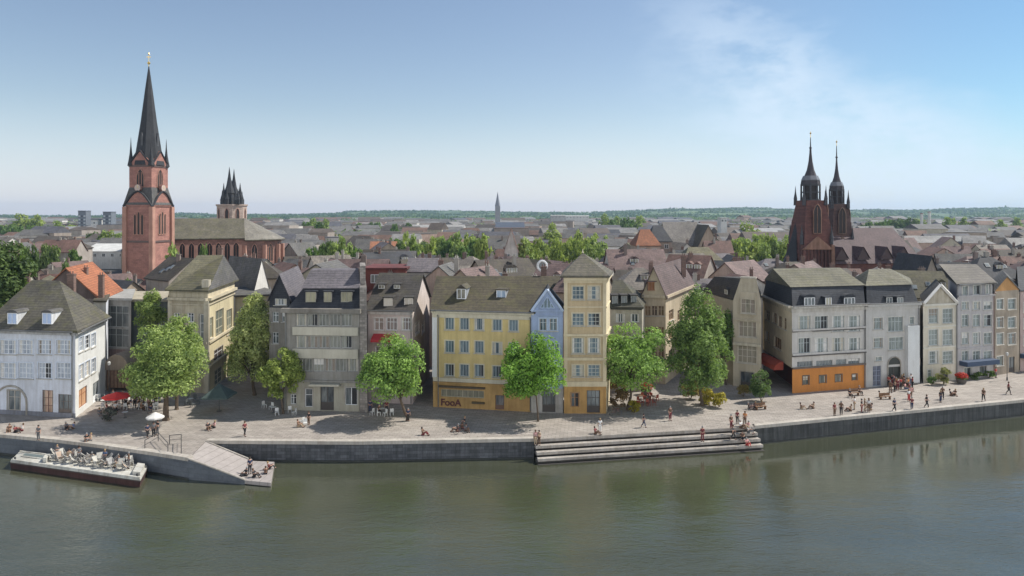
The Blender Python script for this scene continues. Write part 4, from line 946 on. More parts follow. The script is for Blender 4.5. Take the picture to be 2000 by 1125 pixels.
h.gable(A, B, C, D_, 13.2, 16.5, R_SLATE, tg); h.strip(A, B, 2.2, 2.9, 1.4, AW, 'awning', inn=-.004); h.done()
A = XD(2067, 121.3); B = XD(2180, 127); C = XD(2180, 138); D_ = XD(2060, 133)
h = Bld('grey_end_house', A, 'grey house beyond the dusky pink house')
h.face(A, B, 0, 12, gg); 
for P, Q_ in ((B, C), (C, D_), (D_, A)): h.face(P, Q_, 0, 12, tg)
h.gable(A, B, C, D_, 12, 15.5, R_SLATE, tg); h.done()
# ================================================================ churches
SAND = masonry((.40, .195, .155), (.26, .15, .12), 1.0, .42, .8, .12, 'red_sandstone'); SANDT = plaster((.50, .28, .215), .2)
SPIRE = roofm((.045, .048, .055), 0, .3); DEEP = plain((.03, .022, .02), .7)
def fbox(b, c, hx, hy, z0, z1, ang, mat, top=1.0):
    def q(s, k): return [c + Vector((s * (x * math.cos(ang) - y * math.sin(ang)), s * (x * math.sin(ang) + y * math.cos(ang)), 0)) for x, y in ((-hx, -hy), (hx, -hy), (hx, hy), (-hx, hy))]
    b.prism(q(1, 0), z0, z1, mat, q(top, 0)); return q(1, 0)
def lancet(b, P, d, w, z0, z1, mat, trim, off=.05, mull=2):
    n = Vector((d.y, -d.x, 0)); e = w / 2
    pts = [(-e, z0), (e, z0), (e, z1 - w * .9), (e * .55, z1 - w * .3), (0, z1), (-e * .55, z1 - w * .3), (-e, z1 - w * .9)]
    b.mesh([P + d * x + n * off + Vector((0, 0, z)) for x, z in pts], [tuple(range(7))], mat)
    q = pts + [pts[0]]
    for i in range(7): b.tube(P + d * q[i][0] + n * (off + .02) + Vector((0, 0, q[i][1])), P + d * q[i + 1][0] + n * (off + .02) + Vector((0, 0, q[i + 1][1])), .12, .12, 4, trim)
    for k in range(1, mull): x = -e + w * k / mull; b.tube(P + d * x + n * (off + .03) + Vector((0, 0, z0)), P + d * x + n * (off + .03) + Vector((0, 0, z1 - w * .4)), .09, .09, 4, trim)
def sub(name, b, parent, root):
    o = bpy.data.objects.new(name, b.data(name, root.location)); COL.objects.link(o); o.parent = parent; return o

# --- left church
ang = math.radians(-10.3); s = 7.74; fc = XD(297, 185)       # front corner of the tower
dl = Vector((math.cos(ang), math.sin(ang), 0)); dr = Vector((-dl.y, dl.x, 0))
ctr = fc - dl * s / 2 + dr * s / 2
ch = empty('red_church', V2(ctr, 0), 'red sandstone church with a tall dark pointed spire and gold cross', 'church')
b = MB(); fbox(b, ctr, s / 2, s / 2, 0, 28.6, ang, SAND)
fbox(b, ctr, s / 2 + .2, s / 2 + .2, 18.2, 18.7, ang, plain((.12, .08, .07)), 1.0); fbox(b, ctr, s / 2 * .84, s / 2 * .84, 28.603, 38.2, ang, SAND)
for sg in (-1, 1):
    for sh in (-1, 1):
        p = ctr + dl * sg * s * .5 + dr * sh * s * .5; fbox(b, p, .55, .55, 0, 27.5, ang, SANDT)
fbox(b, ctr, s / 2 * .88, s / 2 * .88, 37.9, 38.35, ang, plain((.12, .08, .07))); fbox(b, ctr, s / 2 * 1.1, s / 2 * 1.1, 28.0, 32.6, ang, roofm((.15, .145, .14), .05), .76)
tower = b.build('tower', ch)
# lower gables and their dark roofs on the four sides
def side(k):
    return ((dl, Vector((dl.y, -dl.x, 0))), (dr, Vector((dr.y, -dr.x, 0))), (-dl, Vector((-dl.y, dl.x, 0))), (-dr, Vector((-dr.y, dr.x, 0))))[k]
for k in range(4):
    d_, n_ = side(k)
    b = MB(); hw = s / 2; P = ctr + n_ * (hw + .25)
    z0, zp = 27.6, 31.6
    arc = [(-hw - .3, z0), (-hw * .55, z0 + 2.6), (-hw * .28, zp - .5), (0, zp), (hw * .28, zp - .5), (hw * .55, z0 + 2.6), (hw + .3, z0)]
    b.mesh([P + d_ * x + Vector((0, 0, z)) for x, z in arc] + [P - n_ * 2.0 + d_ * x * .7 + Vector((0, 0, z)) for x, z in arc], [tuple(range(7))] + [(i, i + 7, i + 8, i + 1) for i in range(6)], SAND)
    for i in range(6): b.tube(P + n_ * .12 + d_ * arc[i][0] + Vector((0, 0, arc[i][1])), P + n_ * .12 + d_ * arc[i + 1][0] + Vector((0, 0, arc[i + 1][1])), .28, .28, 5, SPIRE)
    sub('gable', b, tower, ch)
    b = MB(); hw2 = s / 2 * .84; P2 = ctr + n_ * (hw2 + .15); z0, zp = 38.3, 42.2
    tri = [(-hw2 - .1, z0), (hw2 + .1, z0), (0, zp)]
    b.mesh([P2 + d_ * x + Vector((0, 0, z)) for x, z in tri] + [ctr + d_ * 0 + n_ * .2 + d_ * x * .5 + Vector((0, 0, z)) for x, z in tri], [(0, 1, 2), (0, 2, 5, 3), (1, 4, 5, 2)], SAND)
    for (u, v) in ((0, 2), (1, 2)): b.tube(P2 + n_ * .1 + d_ * tri[u][0] + Vector((0, 0, tri[u][1])), P2 + n_ * .1 + d_ * tri[v][0] + Vector((0, 0, tri[v][1])), .2, .2, 5, SPIRE)
    sub('gable', b, tower, ch)
    # windows
    b = MB(); Pw = ctr + n_ * (s / 2)
    for x in (-1.05, 0, 1.05): lancet(b, Pw + d_ * x, d_, .8, 20.2 , 25.7 if x else 26.3, DEEP, SANDT, .06, 1)
    sub('window', b, tower, ch)
    b = MB(); Pw = ctr + n_ * (s / 2 * .84); lancet(b, Pw, d_, 2.2, 32.6, 37.4, DEEP, SANDT, .06, 3); sub('window', b, tower, ch)
    b = MB(); Pc = P + n_ * .12 + Vector((0, 0, 32.4)); b.tube(Pc - n_ * .6, Pc + n_ * .12, .95, .95, 20, plain((.22, .12, .10)))
    b.tube(Pc + n_ * .12, Pc + n_ * .16, .82, .82, 20, plain((.50, .40, .34)))
    b.tube(Pc + n_ * .18, Pc + n_ * .18 + Vector((0, 0, .6)), .05, .04, 4, GOLD); b.tube(Pc + n_ * .18, Pc + n_ * .18 + d_ * .45, .05, .04, 4, GOLD)
    sub('clock', b, tower, ch)
b = MB(); b.lathe(V2(ctr, 0), [(3.9, 38.4), (3.6, 40), (3.15, 42.3), (2.0, 50), (1.0, 58), (.12, 64.6)], 8, SPIRE, ang + PI / 8)
sp = sub('spire', b, tower, ch)
for k in range(4):
    d_, n_ = side(k); b = MB(); P = ctr + n_ * 2.45
    b.mesh([P + n_ * .3 + d_ * x + Vector((0, 0, z)) for x, z in ((-.32, 42.3), (.32, 42.3), (.32, 45.8), (0, 46.8), (-.32, 45.8))] + [ctr + n_ * 1.2 + Vector((0, 0, 47.4)), ctr + n_ * 1.2 + Vector((0, 0, 41.5))], [(0, 1, 2, 3, 4), (3, 2, 5), (4, 3, 5), (2, 1, 6, 5), (0, 4, 5, 6)], plain((.07, .07, .075)))
    sub('spire_window', b, tower, ch)
for sg in (-1, 1):
    for sh in (-1, 1):
        p = ctr + dl * sg * s * .385 + dr * sh * s * .385; b = MB()
        b.lathe(V2(p, 0), [(.95, 38.2), (.68, 39.4), (.36, 41.3), (.17, 43.2), (.03, 45.6)], 6, SPIRE); sub('pinnacle', b, tower, ch)
b = MB(); b.tube(V2(ctr, 64.5), V2(ctr, 68), .1, .05, 6, GOLD); b.lathe(V2(ctr, 65.5), [(.05, -.4), (.35, -.2), (.4, 0), (.35, .2), (.05, .4)], 8, GOLD)
b.box(ctr.x - .55, ctr.x + .55, ctr.y - .06, ctr.y + .06, 67.0, 67.2, GOLD); b.lathe(V2(ctr, 67.9), [(.05, -.3), (.25, 0), (.05, .3)], 6, GOLD)
sub('cross', b, tower, ch)
# nave with polygonal apse
n0, n1 = XD(320, 206), XD(478, 214); dn = (n1 - n0).normalized(); nb = Vector((-dn.y, dn.x, 0)); wd = 19
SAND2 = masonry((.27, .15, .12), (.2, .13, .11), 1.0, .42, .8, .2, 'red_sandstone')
b = MB(); ze, zr = 18.4, 24.2
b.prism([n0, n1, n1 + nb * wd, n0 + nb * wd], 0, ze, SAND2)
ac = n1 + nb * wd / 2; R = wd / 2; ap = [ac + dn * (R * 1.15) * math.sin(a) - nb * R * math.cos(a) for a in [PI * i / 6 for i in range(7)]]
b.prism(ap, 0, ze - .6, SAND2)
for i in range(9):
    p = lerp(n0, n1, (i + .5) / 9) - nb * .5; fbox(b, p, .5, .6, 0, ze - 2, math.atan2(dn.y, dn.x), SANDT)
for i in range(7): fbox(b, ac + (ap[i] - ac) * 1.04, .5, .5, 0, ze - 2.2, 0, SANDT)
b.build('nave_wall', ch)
for i in range(8):
    b = MB(); lancet(b, lerp(n0, n1, (i + 1) / 9), dn, 1.9, 11.5, 17.2, DEEP, SANDT, .05, 2); b.build('window', ch)
for i in range(6):
    P, Q2 = ap[i], ap[i + 1]; d_ = (Q2 - P).normalized(); b = MB(); lancet(b, (P + Q2) / 2, d_, 1.8, 11, 16.6, DEEP, SANDT, .06, 2); b.build('window', ch)
b = MB(); NR = roofm((.155, .14, .10), .35); NR2 = roofm((.28, .26, .22), .1); o_ = .8  # NR2 paler: the sunlit look of the apse cone is put into its colour
e0, e1, e2, e3 = n0 - nb * o_, n1 - nb * o_, n1 + nb * (wd + o_), n0 + nb * (wd + o_); r0, r1 = V2(n0 + nb * wd / 2, zr), V2(ac, zr)
b.poly([V2(e0, ze), V2(e1, ze), r1, r0], NR); b.poly([V2(e2, ze), V2(e3, ze), r0, r1], NR); b.poly([V2(e0, ze - .3), V2(e1, ze - .3), V2(e1, ze), V2(e0, ze)], NR)
ap2 = [ac + (p - ac) * 1.12 for p in ap]; pk_ = V2(ac, zr + .1)
for i in range(6): b.poly([V2(ap2[i], ze - .55), V2(ap2[i + 1], ze - .55), pk_], NR2); b.poly([V2(ap2[i], ze - .85), V2(ap2[i + 1], ze - .85), V2(ap2[i + 1], ze - .55), V2(ap2[i], ze - .55)], NR)
b.poly([V2(e3, ze), V2(e0, ze), r0], SAND); b.build('nave_roof', ch)

# --- many-spired tower behind it
c = XD(453, 300); ch = empty('many_spired_church', c, 'distant sandstone church tower crowned by a cluster of dark spires', 'church tower')
b = MB(); b.lathe(c, [(5.9, 0), (5.9, 28.6), (6.3, 28.8), (6.3, 29.4)], 8, masonry((.46, .36, .30), (.34, .26, .22), 1.4, .5, .8, .15), PI / 8)
for i in range(8):
    a = PI / 8 + i * PI / 4 + PI / 8; d_ = Vector((-math.sin(a), math.cos(a), 0)); P = c + Vector((math.cos(a), math.sin(a), 0)) * 5.4
    lancet(b, P, d_, 1.5, 23.2, 27.8, DEEP, SANDT, .08, 1)
b.build('tower', ch)
for (px, py, dy, r) in ((448, 326, -1, 1.9), (457, 330, 1.5, 1.7), (437, 357, -2.5, 1.1), (469, 357, -2, 1.2), (465, 368, -4, .8), (443, 365, -4, .8), (434, 372, .5, .8), (473, 374, 1, .8), (453, 352, 3.5, 1.2), (460, 372, -4.5, .7)):
    p = XD(px, 300 + dy); zt = ZY(py, 300 + dy); b = MB(); h_ = zt - 29.4
    b.lathe(V2(p, 29.403), [(r, 0), (r, h_ * .28), (r * 1.12, h_ * .3), (r * .62, h_ * .5), (r * .28, h_ * .75), (.05, h_)], 6, SPIRE, .3); b.build('spire', ch)

# --- right church with twin towers
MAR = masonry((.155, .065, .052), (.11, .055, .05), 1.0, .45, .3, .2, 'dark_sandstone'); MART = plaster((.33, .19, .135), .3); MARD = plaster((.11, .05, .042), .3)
BELF = plain((.05, .05, .055), .7, var=.5); NAVR = roofm((.135, .09, .093), 0, .25)
c1 = XD(1583, 191); root = empty('twin_towered_church', c1, 'dark red church with two needle-spired towers and a long maroon roof', 'church')
def chtower(c, hw, zsh, zb, zsp, ztip, MAR, MART, MARD):
    b = MB()
    fbox(b, c, hw * 1.08, hw * 1.08, 0, zsh * .55, .12, MAR, .98); fbox(b, c, hw * 1.0, hw * 1.0, zsh * .55 + .002, zsh * .82, .12, MAR, .84); fbox(b, c, hw * .82, hw * .82, zsh * .82 + .002, zsh, .12, MAR, .76)
    for sg in (-1, 1):
        for sh in (-1, 1):
            p = c + Vector((sg * hw * .98, sh * hw * .98, 0)); fbox(b, p, .62, .62, 0, zsh * .6, .12, MART if sg > 0 else MARD, .7)  # sun side and shade side painted in: lighter right buttresses, darker left
    for k_ in range(-3, 4): b.box(c.x + k_ * .95 - .13, c.x + k_ * .95 + .13, c.y - hw * 1.12 - .25, c.y - hw * 1.0, 9.5, zsh * .56, MARD)
    t = b.build('tower', root)
    b = MB(); zz = zsh * .56; n_ = 4
    b.mesh([c + Vector((x, y, 0)) + Vector((0, 0, z)) for x, y, z in ((-hw, -hw * 1.16, zz), (hw, -hw * 1.16, zz), (0, -hw * 1.16, zz + 3.4), (-hw, -hw * .8, zz), (hw, -hw * .8, zz), (0, -hw * .7, zz + 3.4))], [(0, 1, 2), (0, 2, 5, 3), (1, 4, 5, 2)], MART); sub('gable', b, t, root)
    b = MB(); lancet(b, c + Vector((0, -hw * .97, 0)), Vector((1, 0, 0)), 2.0, zz + 4.2, zsh - 1.0, DEEP, MART, .35, 2); sub('window', b, t, root)
    b = MB(); lancet(b, c + Vector((hw * .95, 0, 0)), Vector((0, 1, 0)), 2.0, zz + 4.2, zsh - 1.0, DEEP, MART, .35, 2); sub('window', b, t, root)
    # belfry: corner posts, openings, balustrade
    b = MB(); hb = hw * .56
    b.lathe(V2(c, zsh), [(hb * .82, 0), (hb * .82, zb - zsh)], 8, DEEP, PI / 8)
    for i in range(8):
        a = PI / 8 + i * PI / 4; p = V2(c, 0) + Vector((math.cos(a), math.sin(a), 0)) * hb; b.tube(V2(p, zsh), V2(p, zb), .28, .24, 6, BELF); b.tube(V2(p, zb), V2(p, zb + 1.1), .14, .02, 5, BELF)
    b.lathe(V2(c, zsh + .001), [(hb * 1.12, -.3), (hb * 1.12, .3)], 8, BELF, PI / 8); b.lathe(V2(c, zb), [(hb * 1.04, -.5), (hb * 1.06, 0)], 8, BELF, PI / 8)
    b.lathe(V2(c, (zsh + zb) / 2), [(hb * 1.02, -.15), (hb * 1.02, .15)], 8, BELF, PI / 8)
    sub('belfry', b, t, root)
    H_ = zsp - zb; b = MB()
    b.lathe(V2(c, zb + .003), [(hb * 1.0, 0), (hb * .96, H_ * .1), (hb * .68, H_ * .22), (hb * .40, H_ * .4), (hb * .22, H_ * .64), (hb * .13, H_ * .86), (hb * .1, H_), (.3, H_ + .02), (.34, H_ + .3), (.16, H_ + .5), (.08, ztip - zb)], 8, roofm((.085, .075, .085), 0, .3), PI / 8); sub('spire', b, t, root)
    b = MB(); b.lathe(V2(c, zb + H_ * .1), [(hb * 1.0, 0), (hb * 1.0, H_ * .02), (hb * .80, H_ * .13)], 8, plain((.16, .165, .18), .5), PI / 8); sub('spire_collar', b, t, root)
    b = MB(); b.tube(V2(c, ztip), V2(c, ztip + 1.6), .07, .05, 5, GOLD); b.lathe(V2(c, ztip + 1.1), [(.05, -.3), (.28, 0), (.05, .3)], 6, GOLD); sub('finial', b, t, root)
    for sg, sh in ((-1, -1), (1, -1), (-1, 1), (1, 1)):
        for k_, (q, zq) in enumerate(((.95, zsh * .64), (.70, zsh * .99))):
            p = c + Vector((sg * hw * q, sh * hw * q, 0)); b = MB(); b.lathe(V2(p, zq - 1), [(.5, 0), (.45, 1.6), (.5, 1.7), (.2, 3.4), (.03, 5.2)], 5, BELF); sub('pinnacle', b, t, root)
chtower(c1, 4.1, 29.2, 33.6, 43.0, 46.0, MAR, MART, MARD)
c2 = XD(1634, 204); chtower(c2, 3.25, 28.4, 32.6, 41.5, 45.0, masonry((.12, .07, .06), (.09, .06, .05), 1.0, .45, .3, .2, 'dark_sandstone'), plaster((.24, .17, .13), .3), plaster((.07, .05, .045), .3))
# nave
a0, a1 = XD(1612, 192), XD(1800, 197); dn = (a1 - a0).normalized(); nb = Vector((-dn.y, dn.x, 0)); wd = 20; ze, zr = 12.2, 21.6
b = MB(); b.prism([a0, a1, a1 + nb * wd, a0 + nb * wd], 0, ze, MAR); b.build('nave_wall', root)
b = MB(); q0, q1 = V2(a0 + nb * wd / 2 - dn * 1, zr), V2(lerp(a0, a1, .955) + nb * wd / 2, zr)
o0, o1, o2, o3 = [V2(p, ze) for p in (a0 - nb * .8, a1 - nb * .8 + dn * .5, a1 + nb * (wd + .8) + dn * .5, a0 + nb * (wd + .8))]
b.poly([o0, o1, q1, q0], NAVR); b.poly([o2, o3, q0, q1], NAVR); b.poly([o1, o2, q1], NAVR); b.poly([o3, o0, q0], MAR)
nr = b.build('nave_roof', root)
for t_ in (.16, .38, .62, .80):
    P = lerp(a0, a1, t_) - nb * .2; b = MB(); w_ = 1.9
    tri = [(-w_, 13.2), (w_, 13.2), (0, 16.6)]
    b.mesh([P + dn * x - nb * .2 + Vector((0, 0, z)) for x, z in tri] + [P + nb * 6 + Vector((0, 0, 16.6))], [(0, 1, 2)], plain((.06, .035, .035))); b.mesh([P + dn * x * 1.15 - nb * .45 + Vector((0, 0, z + .1)) for x, z in tri] + [P + nb * 6 + Vector((0, 0, 16.8))], [(1, 3, 2), (0, 2, 3)], NAVR)
    sub('roof_gable', b, nr, root)
b = MB(); l0, l1 = XD(1553, 192), XD(1522, 192)
b.mesh([V2(l1, 8), V2(XD(1556, 187), 8), W(1556, 425, 192), V2(XD(1520, 206), 8), W(1560, 425, 206)], [(0, 1, 2), (0, 2, 4, 3)], SPIRE); b.build('aisle_roof', root)

# --- pale distant spire
c = XD(972, 900); o = empty('distant_church', c, 'tiny pale church spire standing up on the far horizon', 'church')
PG = plaster((.30, .31, .33), .1)
b = MB(); fbox(b, c, 3.2, 3.2, 0, 34, 0, PG); b.build('tower', o); b = MB(); b.lathe(V2(c, 34.003), [(3.4, 0), (1.6, 9), (.1, 18)], 6, plain((.2, .21, .24))); b.build('spire', o)
b = MB(); q = c + Vector((14, 3, 0)); fbox(b, q, 10, 5, 0, 14, 0, PG); b.build('nave', o)
# ================================================================ trees
def quadmesh(name, V, mats, mi=None):
    """V: (n,4,3) array of leaf quads"""
    n = len(V); me = bpy.data.meshes.new(name); me.vertices.add(n * 4); me.vertices.foreach_set('co', V.reshape(-1).astype(np.float32))
    me.loops.add(n * 4); me.loops.foreach_set('vertex_index', np.arange(n * 4, dtype=np.int32)); me.polygons.add(n)
    me.polygons.foreach_set('loop_start', np.arange(0, n * 4, 4, dtype=np.int32)); me.polygons.foreach_set('loop_total', np.full(n, 4, dtype=np.int32))
    for m in mats: me.materials.append(m)
    if mi is not None: me.polygons.foreach_set('material_index', mi.astype(np.int32))
    me.update(calc_edges=True); me.validate(); return me
def leaves(blobs, count, leaf, rng, inner=.35, droop=0.0):
    c = np.array([b[0] for b in blobs]); r = np.array([b[1] for b in blobs]); wgt = r[:, 0] ** 2; wgt = wgt / wgt.sum()
    k = rng.choice(len(blobs), count, p=wgt)
    d = rng.normal(0, 1, (count, 3)); d /= np.linalg.norm(d, axis=1)[:, None]
    d[:, 2] = np.where(d[:, 2] < -.5, -d[:, 2] * .6, d[:, 2])
    t = 1 - inner * rng.random(count) ** 1.6
    p = c[k] + d * r[k] * t[:, None]; p[:, 2] -= droop * rng.random(count)
    nrm = d + rng.normal(0, .55, (count, 3)); nrm[:, 2] += .35; nrm /= np.linalg.norm(nrm, axis=1)[:, None]
    a = rng.normal(0, 1, (count, 3)); t1 = np.cross(nrm, a); t1 /= np.linalg.norm(t1, axis=1)[:, None]; t2 = np.cross(nrm, t1)
    s = leaf * (.6 + .8 * rng.random(count))[:, None]
    t1 = t1 * s; t2 = t2 * s * .62
    return np.stack([p - t1, p + t2 * .9 - t1 * .1, p + t1, p - t2 * .9 + t1 * .1], 1)
def crown_blobs(C, rx, ry, rz, n, rng, shape='round', br=.34):
    out = []
    for i in range(n):
        while True:
            q = rng.uniform(-1, 1, 3)
            if np.linalg.norm(q) < 1: break
        q = q / max(.3, np.linalg.norm(q)) * (np.linalg.norm(q) ** .45) * .78
        k = 1.0
        if shape == 'cone': k = max(.16, 1.12 - .62 * (q[2] + .9)) if q[2] > -.35 else .95
        if shape == 'column': k = 1.0 if abs(q[2]) < .6 else .75
        if shape == 'oval': k = max(.38, 1.12 - .42 * (q[2] + .35)) if q[2] > -.5 else .9
        if shape == 'egg': k = 1.1 - .3 * (q[2] + .5)
        b = br * rng.uniform(.55, 1.35)
        if rng.random() < .16: q = q * 1.16; b *= .75
        out.append((np.array([C[0] + q[0] * rx * k, C[1] + q[1] * ry * k, C[2] + q[2] * rz * (1.12 if shape == 'cone' else 1)]), np.array([rx * b * max(k, .45), ry * b * max(k, .45), rz * b * (.85 if rz > rx else 1)])))
    return out
def trunk_mb(base, blobs, r0, fork, rng, n=7, lean=(0, 0)):
    b = MB(); base = Vector(base); f = Vector(fork)
    m1 = lerp(base, f, .5) + Vector((rng.uniform(-.12, .12), rng.uniform(-.12, .12), 0))
    b.tube(base + Vector((0, 0, -.05)), base + Vector((0, 0, .35)), r0 * 1.45, r0, 9, BARK); b.tube(base + Vector((0, 0, .35)), m1, r0, r0 * .85, 9, BARK); b.tube(m1, f, r0 * .85, r0 * .72, 9, BARK)
    ks = rng.choice(len(blobs), min(n, len(blobs)), replace=False)
    for k in ks:
        t = Vector(blobs[k][0]); mid = lerp(f, t, .5) + Vector((0, 0, .25 * (t - f).length * .5)); b.tube(f, mid, r0 * .5, r0 * .32, 6, BARK); b.tube(mid, t, r0 * .32, r0 * .08, 5, BARK)
    return b
def big_tree(name, base, cpx, cpy, wpx, hpx, label, mat, leaf=.155, count=7000, shape='round', n=34, r0=.2, group=None, trunks=1, dD=0.0, br=.34):
    rng = np.random.default_rng(abs(hash(label)) % 10000 if False else sum(map(ord, label)))
    D = base.y + dD; C = W(cpx, cpy, D); rx = wpx / 2 / F * D; rz = hpx / 2 / F * D; ry = rx * .95
    bl = crown_blobs(C, rx, ry, rz, n, rng, shape, br)
    o = empty(name, V2(base, 0), label, 'tree', group)
    V = leaves(bl, int(count * 1.45), leaf, rng)
    core = leaves([(np.array(C), np.array([rx, ry, rz]) * .62)], count // 5, leaf * 1.6, rng, .8)
    V = np.concatenate([V, core]) - np.array(o.location)
    cr = link('crown', quadmesh('crown', V, [mat]), o, (0, 0, 0))
    fz = max(1.2, C.z - rz * .75)
    for t in range(trunks):
        bb = V2(base, 0) + (Vector((rng.uniform(-.9, .9), rng.uniform(-.5, .5), 0)) if t else Vector((0, 0, 0)))
        fk = Vector((lerp(bb.x, C.x, .55), lerp(bb.y, C.y, .55), fz)); trunk_mb(bb, bl, r0, fk, rng).build('trunk', o)
    return o
LG = leafm((.095, .15, .045), (.43, .53, .17)); LB = leafm((.09, .165, .04), (.38, .56, .14)); LD = leafm((.06, .10, .03), (.25, .33, .10)); LM_ = leafm((.05, .10, .03), (.20, .31, .08))
LY = leafm((.13, .18, .04), (.42, .50, .13)); LV = leafm((.04, .075, .025), (.15, .22, .06))
big_tree('tree', G(345, 800), 345, 672, 112, 130, 'tall rounded green tree standing just behind the big café tree', LG, count=6000, shape='egg', trunks=1, r0=.22)
big_tree('tree', G(322, 821), 326, 713, 156, 160, 'biggest round green tree above the café crowd beside the white house', LG, count=12000, n=46, trunks=2, r0=.25, br=.32)
big_tree('tree', G(279, 797), 285, 735, 60, 90, 'slim green tree tucked against the left side of the big café tree', LG, count=2500, n=14, r0=.16)
big_tree('tree', XD(296, 108), 298, 618, 66, 110, 'loose climbing green tree growing before the recessed dark building', LG, count=3200, n=22, shape='column', r0=.16)
big_tree('tree', G(497, 772), 490, 668, 116, 190, 'tall narrow olive green tree left of the grey office block', leafm((.17, .22, .07), (.68, .72, .30)), count=10000, shape='egg', n=46, r0=.24, br=.30)
big_tree('tree', G(553, 808), 548, 734, 84, 104, 'small light green tree in front of the grey office block corner', LY, count=4500, n=24, r0=.15)
big_tree('tree', G(796, 822), 771, 729, 140, 138, 'round bright green tree with a leaning trunk before the pink house', LB, count=9500, n=42, r0=.2)
big_tree('tree', G(1051, 823), 1044, 718, 142, 144, 'vivid green tree with a thin trunk before the pale blue house', leafm((.085, .17, .028), (.33, .56, .09)), count=9500, n=40, shape='egg', r0=.12)
big_tree('tree', G(1226, 801), 1240, 697, 132, 144, 'round green tree over the plant-filled terrace right of the tan house', LB, count=8500, n=40, r0=.2)
big_tree('tree', G(1371, 792), 1364, 674, 134, 240, 'tall pointed dark green tree with yellow shrubs at its foot', leafm((.065, .12, .035), (.30, .42, .12)), count=15000, n=64, shape='oval', r0=.24, br=.27)
big_tree('tree', XD(10, 118), 8, 545, 112, 150, 'large dark tree rising behind the left end of the white corner house', LV, leaf=.3, count=7000, n=40)
big_tree('tree', XD(-70, 116), -60, 560, 120, 150, 'dark tree half outside the frame behind the white corner house', LV, leaf=.3, count=4000, n=30)
big_tree('tree', XD(1418, 108), 1417, 660, 36, 120, 'slender darker tree touching the right side of the pointed tree', LM_, count=2500, n=18, shape='column', r0=.14)

# shrubs and planting on the ground
def bush(px, py, wpx, hpx, label, mat, name='bush', count=1200, leaf=.13, group=None, cat='bush', n=14):
    rng = np.random.default_rng(int(px * 7 + py)); g = G(px, py); D = g.y; rx = wpx / 2 / F * D; hz = hpx / F * D
    bl = crown_blobs((g.x, g.y, hz * .5), rx, rx * .8, hz * .5, n, rng, 'round', .42)
    o = empty(name, g, label, cat, group); V = leaves(bl, count, leaf, rng) - np.array(g)
    link('foliage', quadmesh('foliage', V, [mat]), o, (0, 0, 0))
    b = MB()
    for i in range(5): b.tube(g, Vector(bl[i % len(bl)][0]), .04, .015, 5, BARK)
    b.build('stem', o); return o
YEL = leafm((.20, .17, .02), (.55, .46, .07)); YEL2 = leafm((.16, .12, .03), (.42, .33, .12)); RDL = leafm((.25, .02, .015), (.62, .06, .04)); BRN = leafm((.08, .05, .02), (.25, .16, .07))
bush(1349, 779, 36, 38, 'round pale yellow shrub left of the pointed tree trunk', YEL2, count=1700)
bush(1380, 790, 34, 34, 'yellow shrub directly in front of the pointed tree trunk', YEL, count=1500)
bush(1405, 795, 38, 28, 'lowest yellow shrub at the right end of the planting', YEL, count=1500)
bush(1487, 784, 44, 62, 'drooping green willow-like shrub before the red awning', leafm((.05, .09, .03), (.19, .28, .09)), count=2600, n=22)
bush(1452, 775, 26, 30, 'yellow-green shrub by the door of the beige gabled house', YEL2, count=900)
bush(1209, 802, 40, 44, 'dark brown-green shrub against the ochre corner of the tan house', BRN, count=1400)
bush(1239, 806, 24, 24, 'small yellow-green shrub on the terrace', YEL, count=800)
bush(1210, 772, 36, 40, 'tall autumn-brown shrub at the back of the terrace', leafm((.10, .07, .02), (.3, .22, .06)), count=1200)
bush(1842, 751, 30, 36, 'yellow-green shrub before the cream pediment house', leafm((.12, .13, .04), (.36, .36, .14)), count=1200)
bush(1820, 752, 16, 20, 'small dull green shrub beside the yellow-green one', LM_, count=500)
bush(1905, 741, 26, 16, 'low dark green hedge clump under the blue awning', LV, count=600)
bush(1932, 737, 22, 14, 'low green shrub by the far blue awning', LM_, count=500)
bush(214, 822, 30, 24, 'grey-green shrub at the left edge of the café terrace', leafm((.05, .06, .05), (.2, .2, .17)), count=700)
for px, py, lab in ((1878, 749, 'round planter of bright red flowers beside the cream pediment house'), (1262, 771, 'tub of dusky red flowers behind the terrace chairs')):
    g = G(px, py); k = 1.0; o = empty('flower_planter', g, lab, 'planter')
    b = MB(); b.lathe(g, [(.5, 0), (.62, .15), (.75, .7), (.7, .72)], 12, plain((.10, .09, .08), .8)); b.build('pot', o)
    rng = np.random.default_rng(5); V = leaves([(np.array((g.x, g.y, 1.15)), np.array((.95, .8, .55)))], 500, .12, rng, .5) - np.array(g); link('flowers', quadmesh('flowers', V, [RDL]), o, (0, 0, 0))
    V = leaves([(np.array((g.x, g.y, .85)), np.array((.85, .75, .35)))], 250, .12, rng, .6) - np.array(g); link('foliage', quadmesh('foliage', V, [LM_]), o, (0, 0, 0))

# mid-distance trees: six kinds, copied
TP = []
for i, (mt, shp) in enumerate(((LY, 'round'), (LG, 'round'), (LM_, 'egg'), (LV, 'round'), (LD, 'column'), (LY, 'egg'))):
    rng = np.random.default_rng(50 + i); bl = crown_blobs((0, 0, 1.35), 1, 1, 1.05, 18, rng, shp, .38)
    V = np.concatenate([leaves(bl, 1000, .115, rng), leaves([(np.array((0, 0, 1.3)), np.array((.7, .7, .7)))], 200, .2, rng, .9)])
    TP.append((quadmesh('crown', V, [mt]), trunk_mb((0, 0, 0), bl, .07, (0, 0, .75), rng, 5).data('trunk')))
def far_tree(px, pyt, D, rpx, kind, label, group=None):
    r = rpx / F * D; zt = ZY(pyt, D); s = r; sz = zt / 2.45
    o = empty('tree', XD(px, D), label, 'tree', group, rz=random.uniform(0, 6)); cm, tm = TP[kind]
    link('crown', cm, o, (0, 0, 0), scale=(s, s, sz)); link('trunk', tm, o, (0, 0, 0), scale=(s, s, sz)); return o
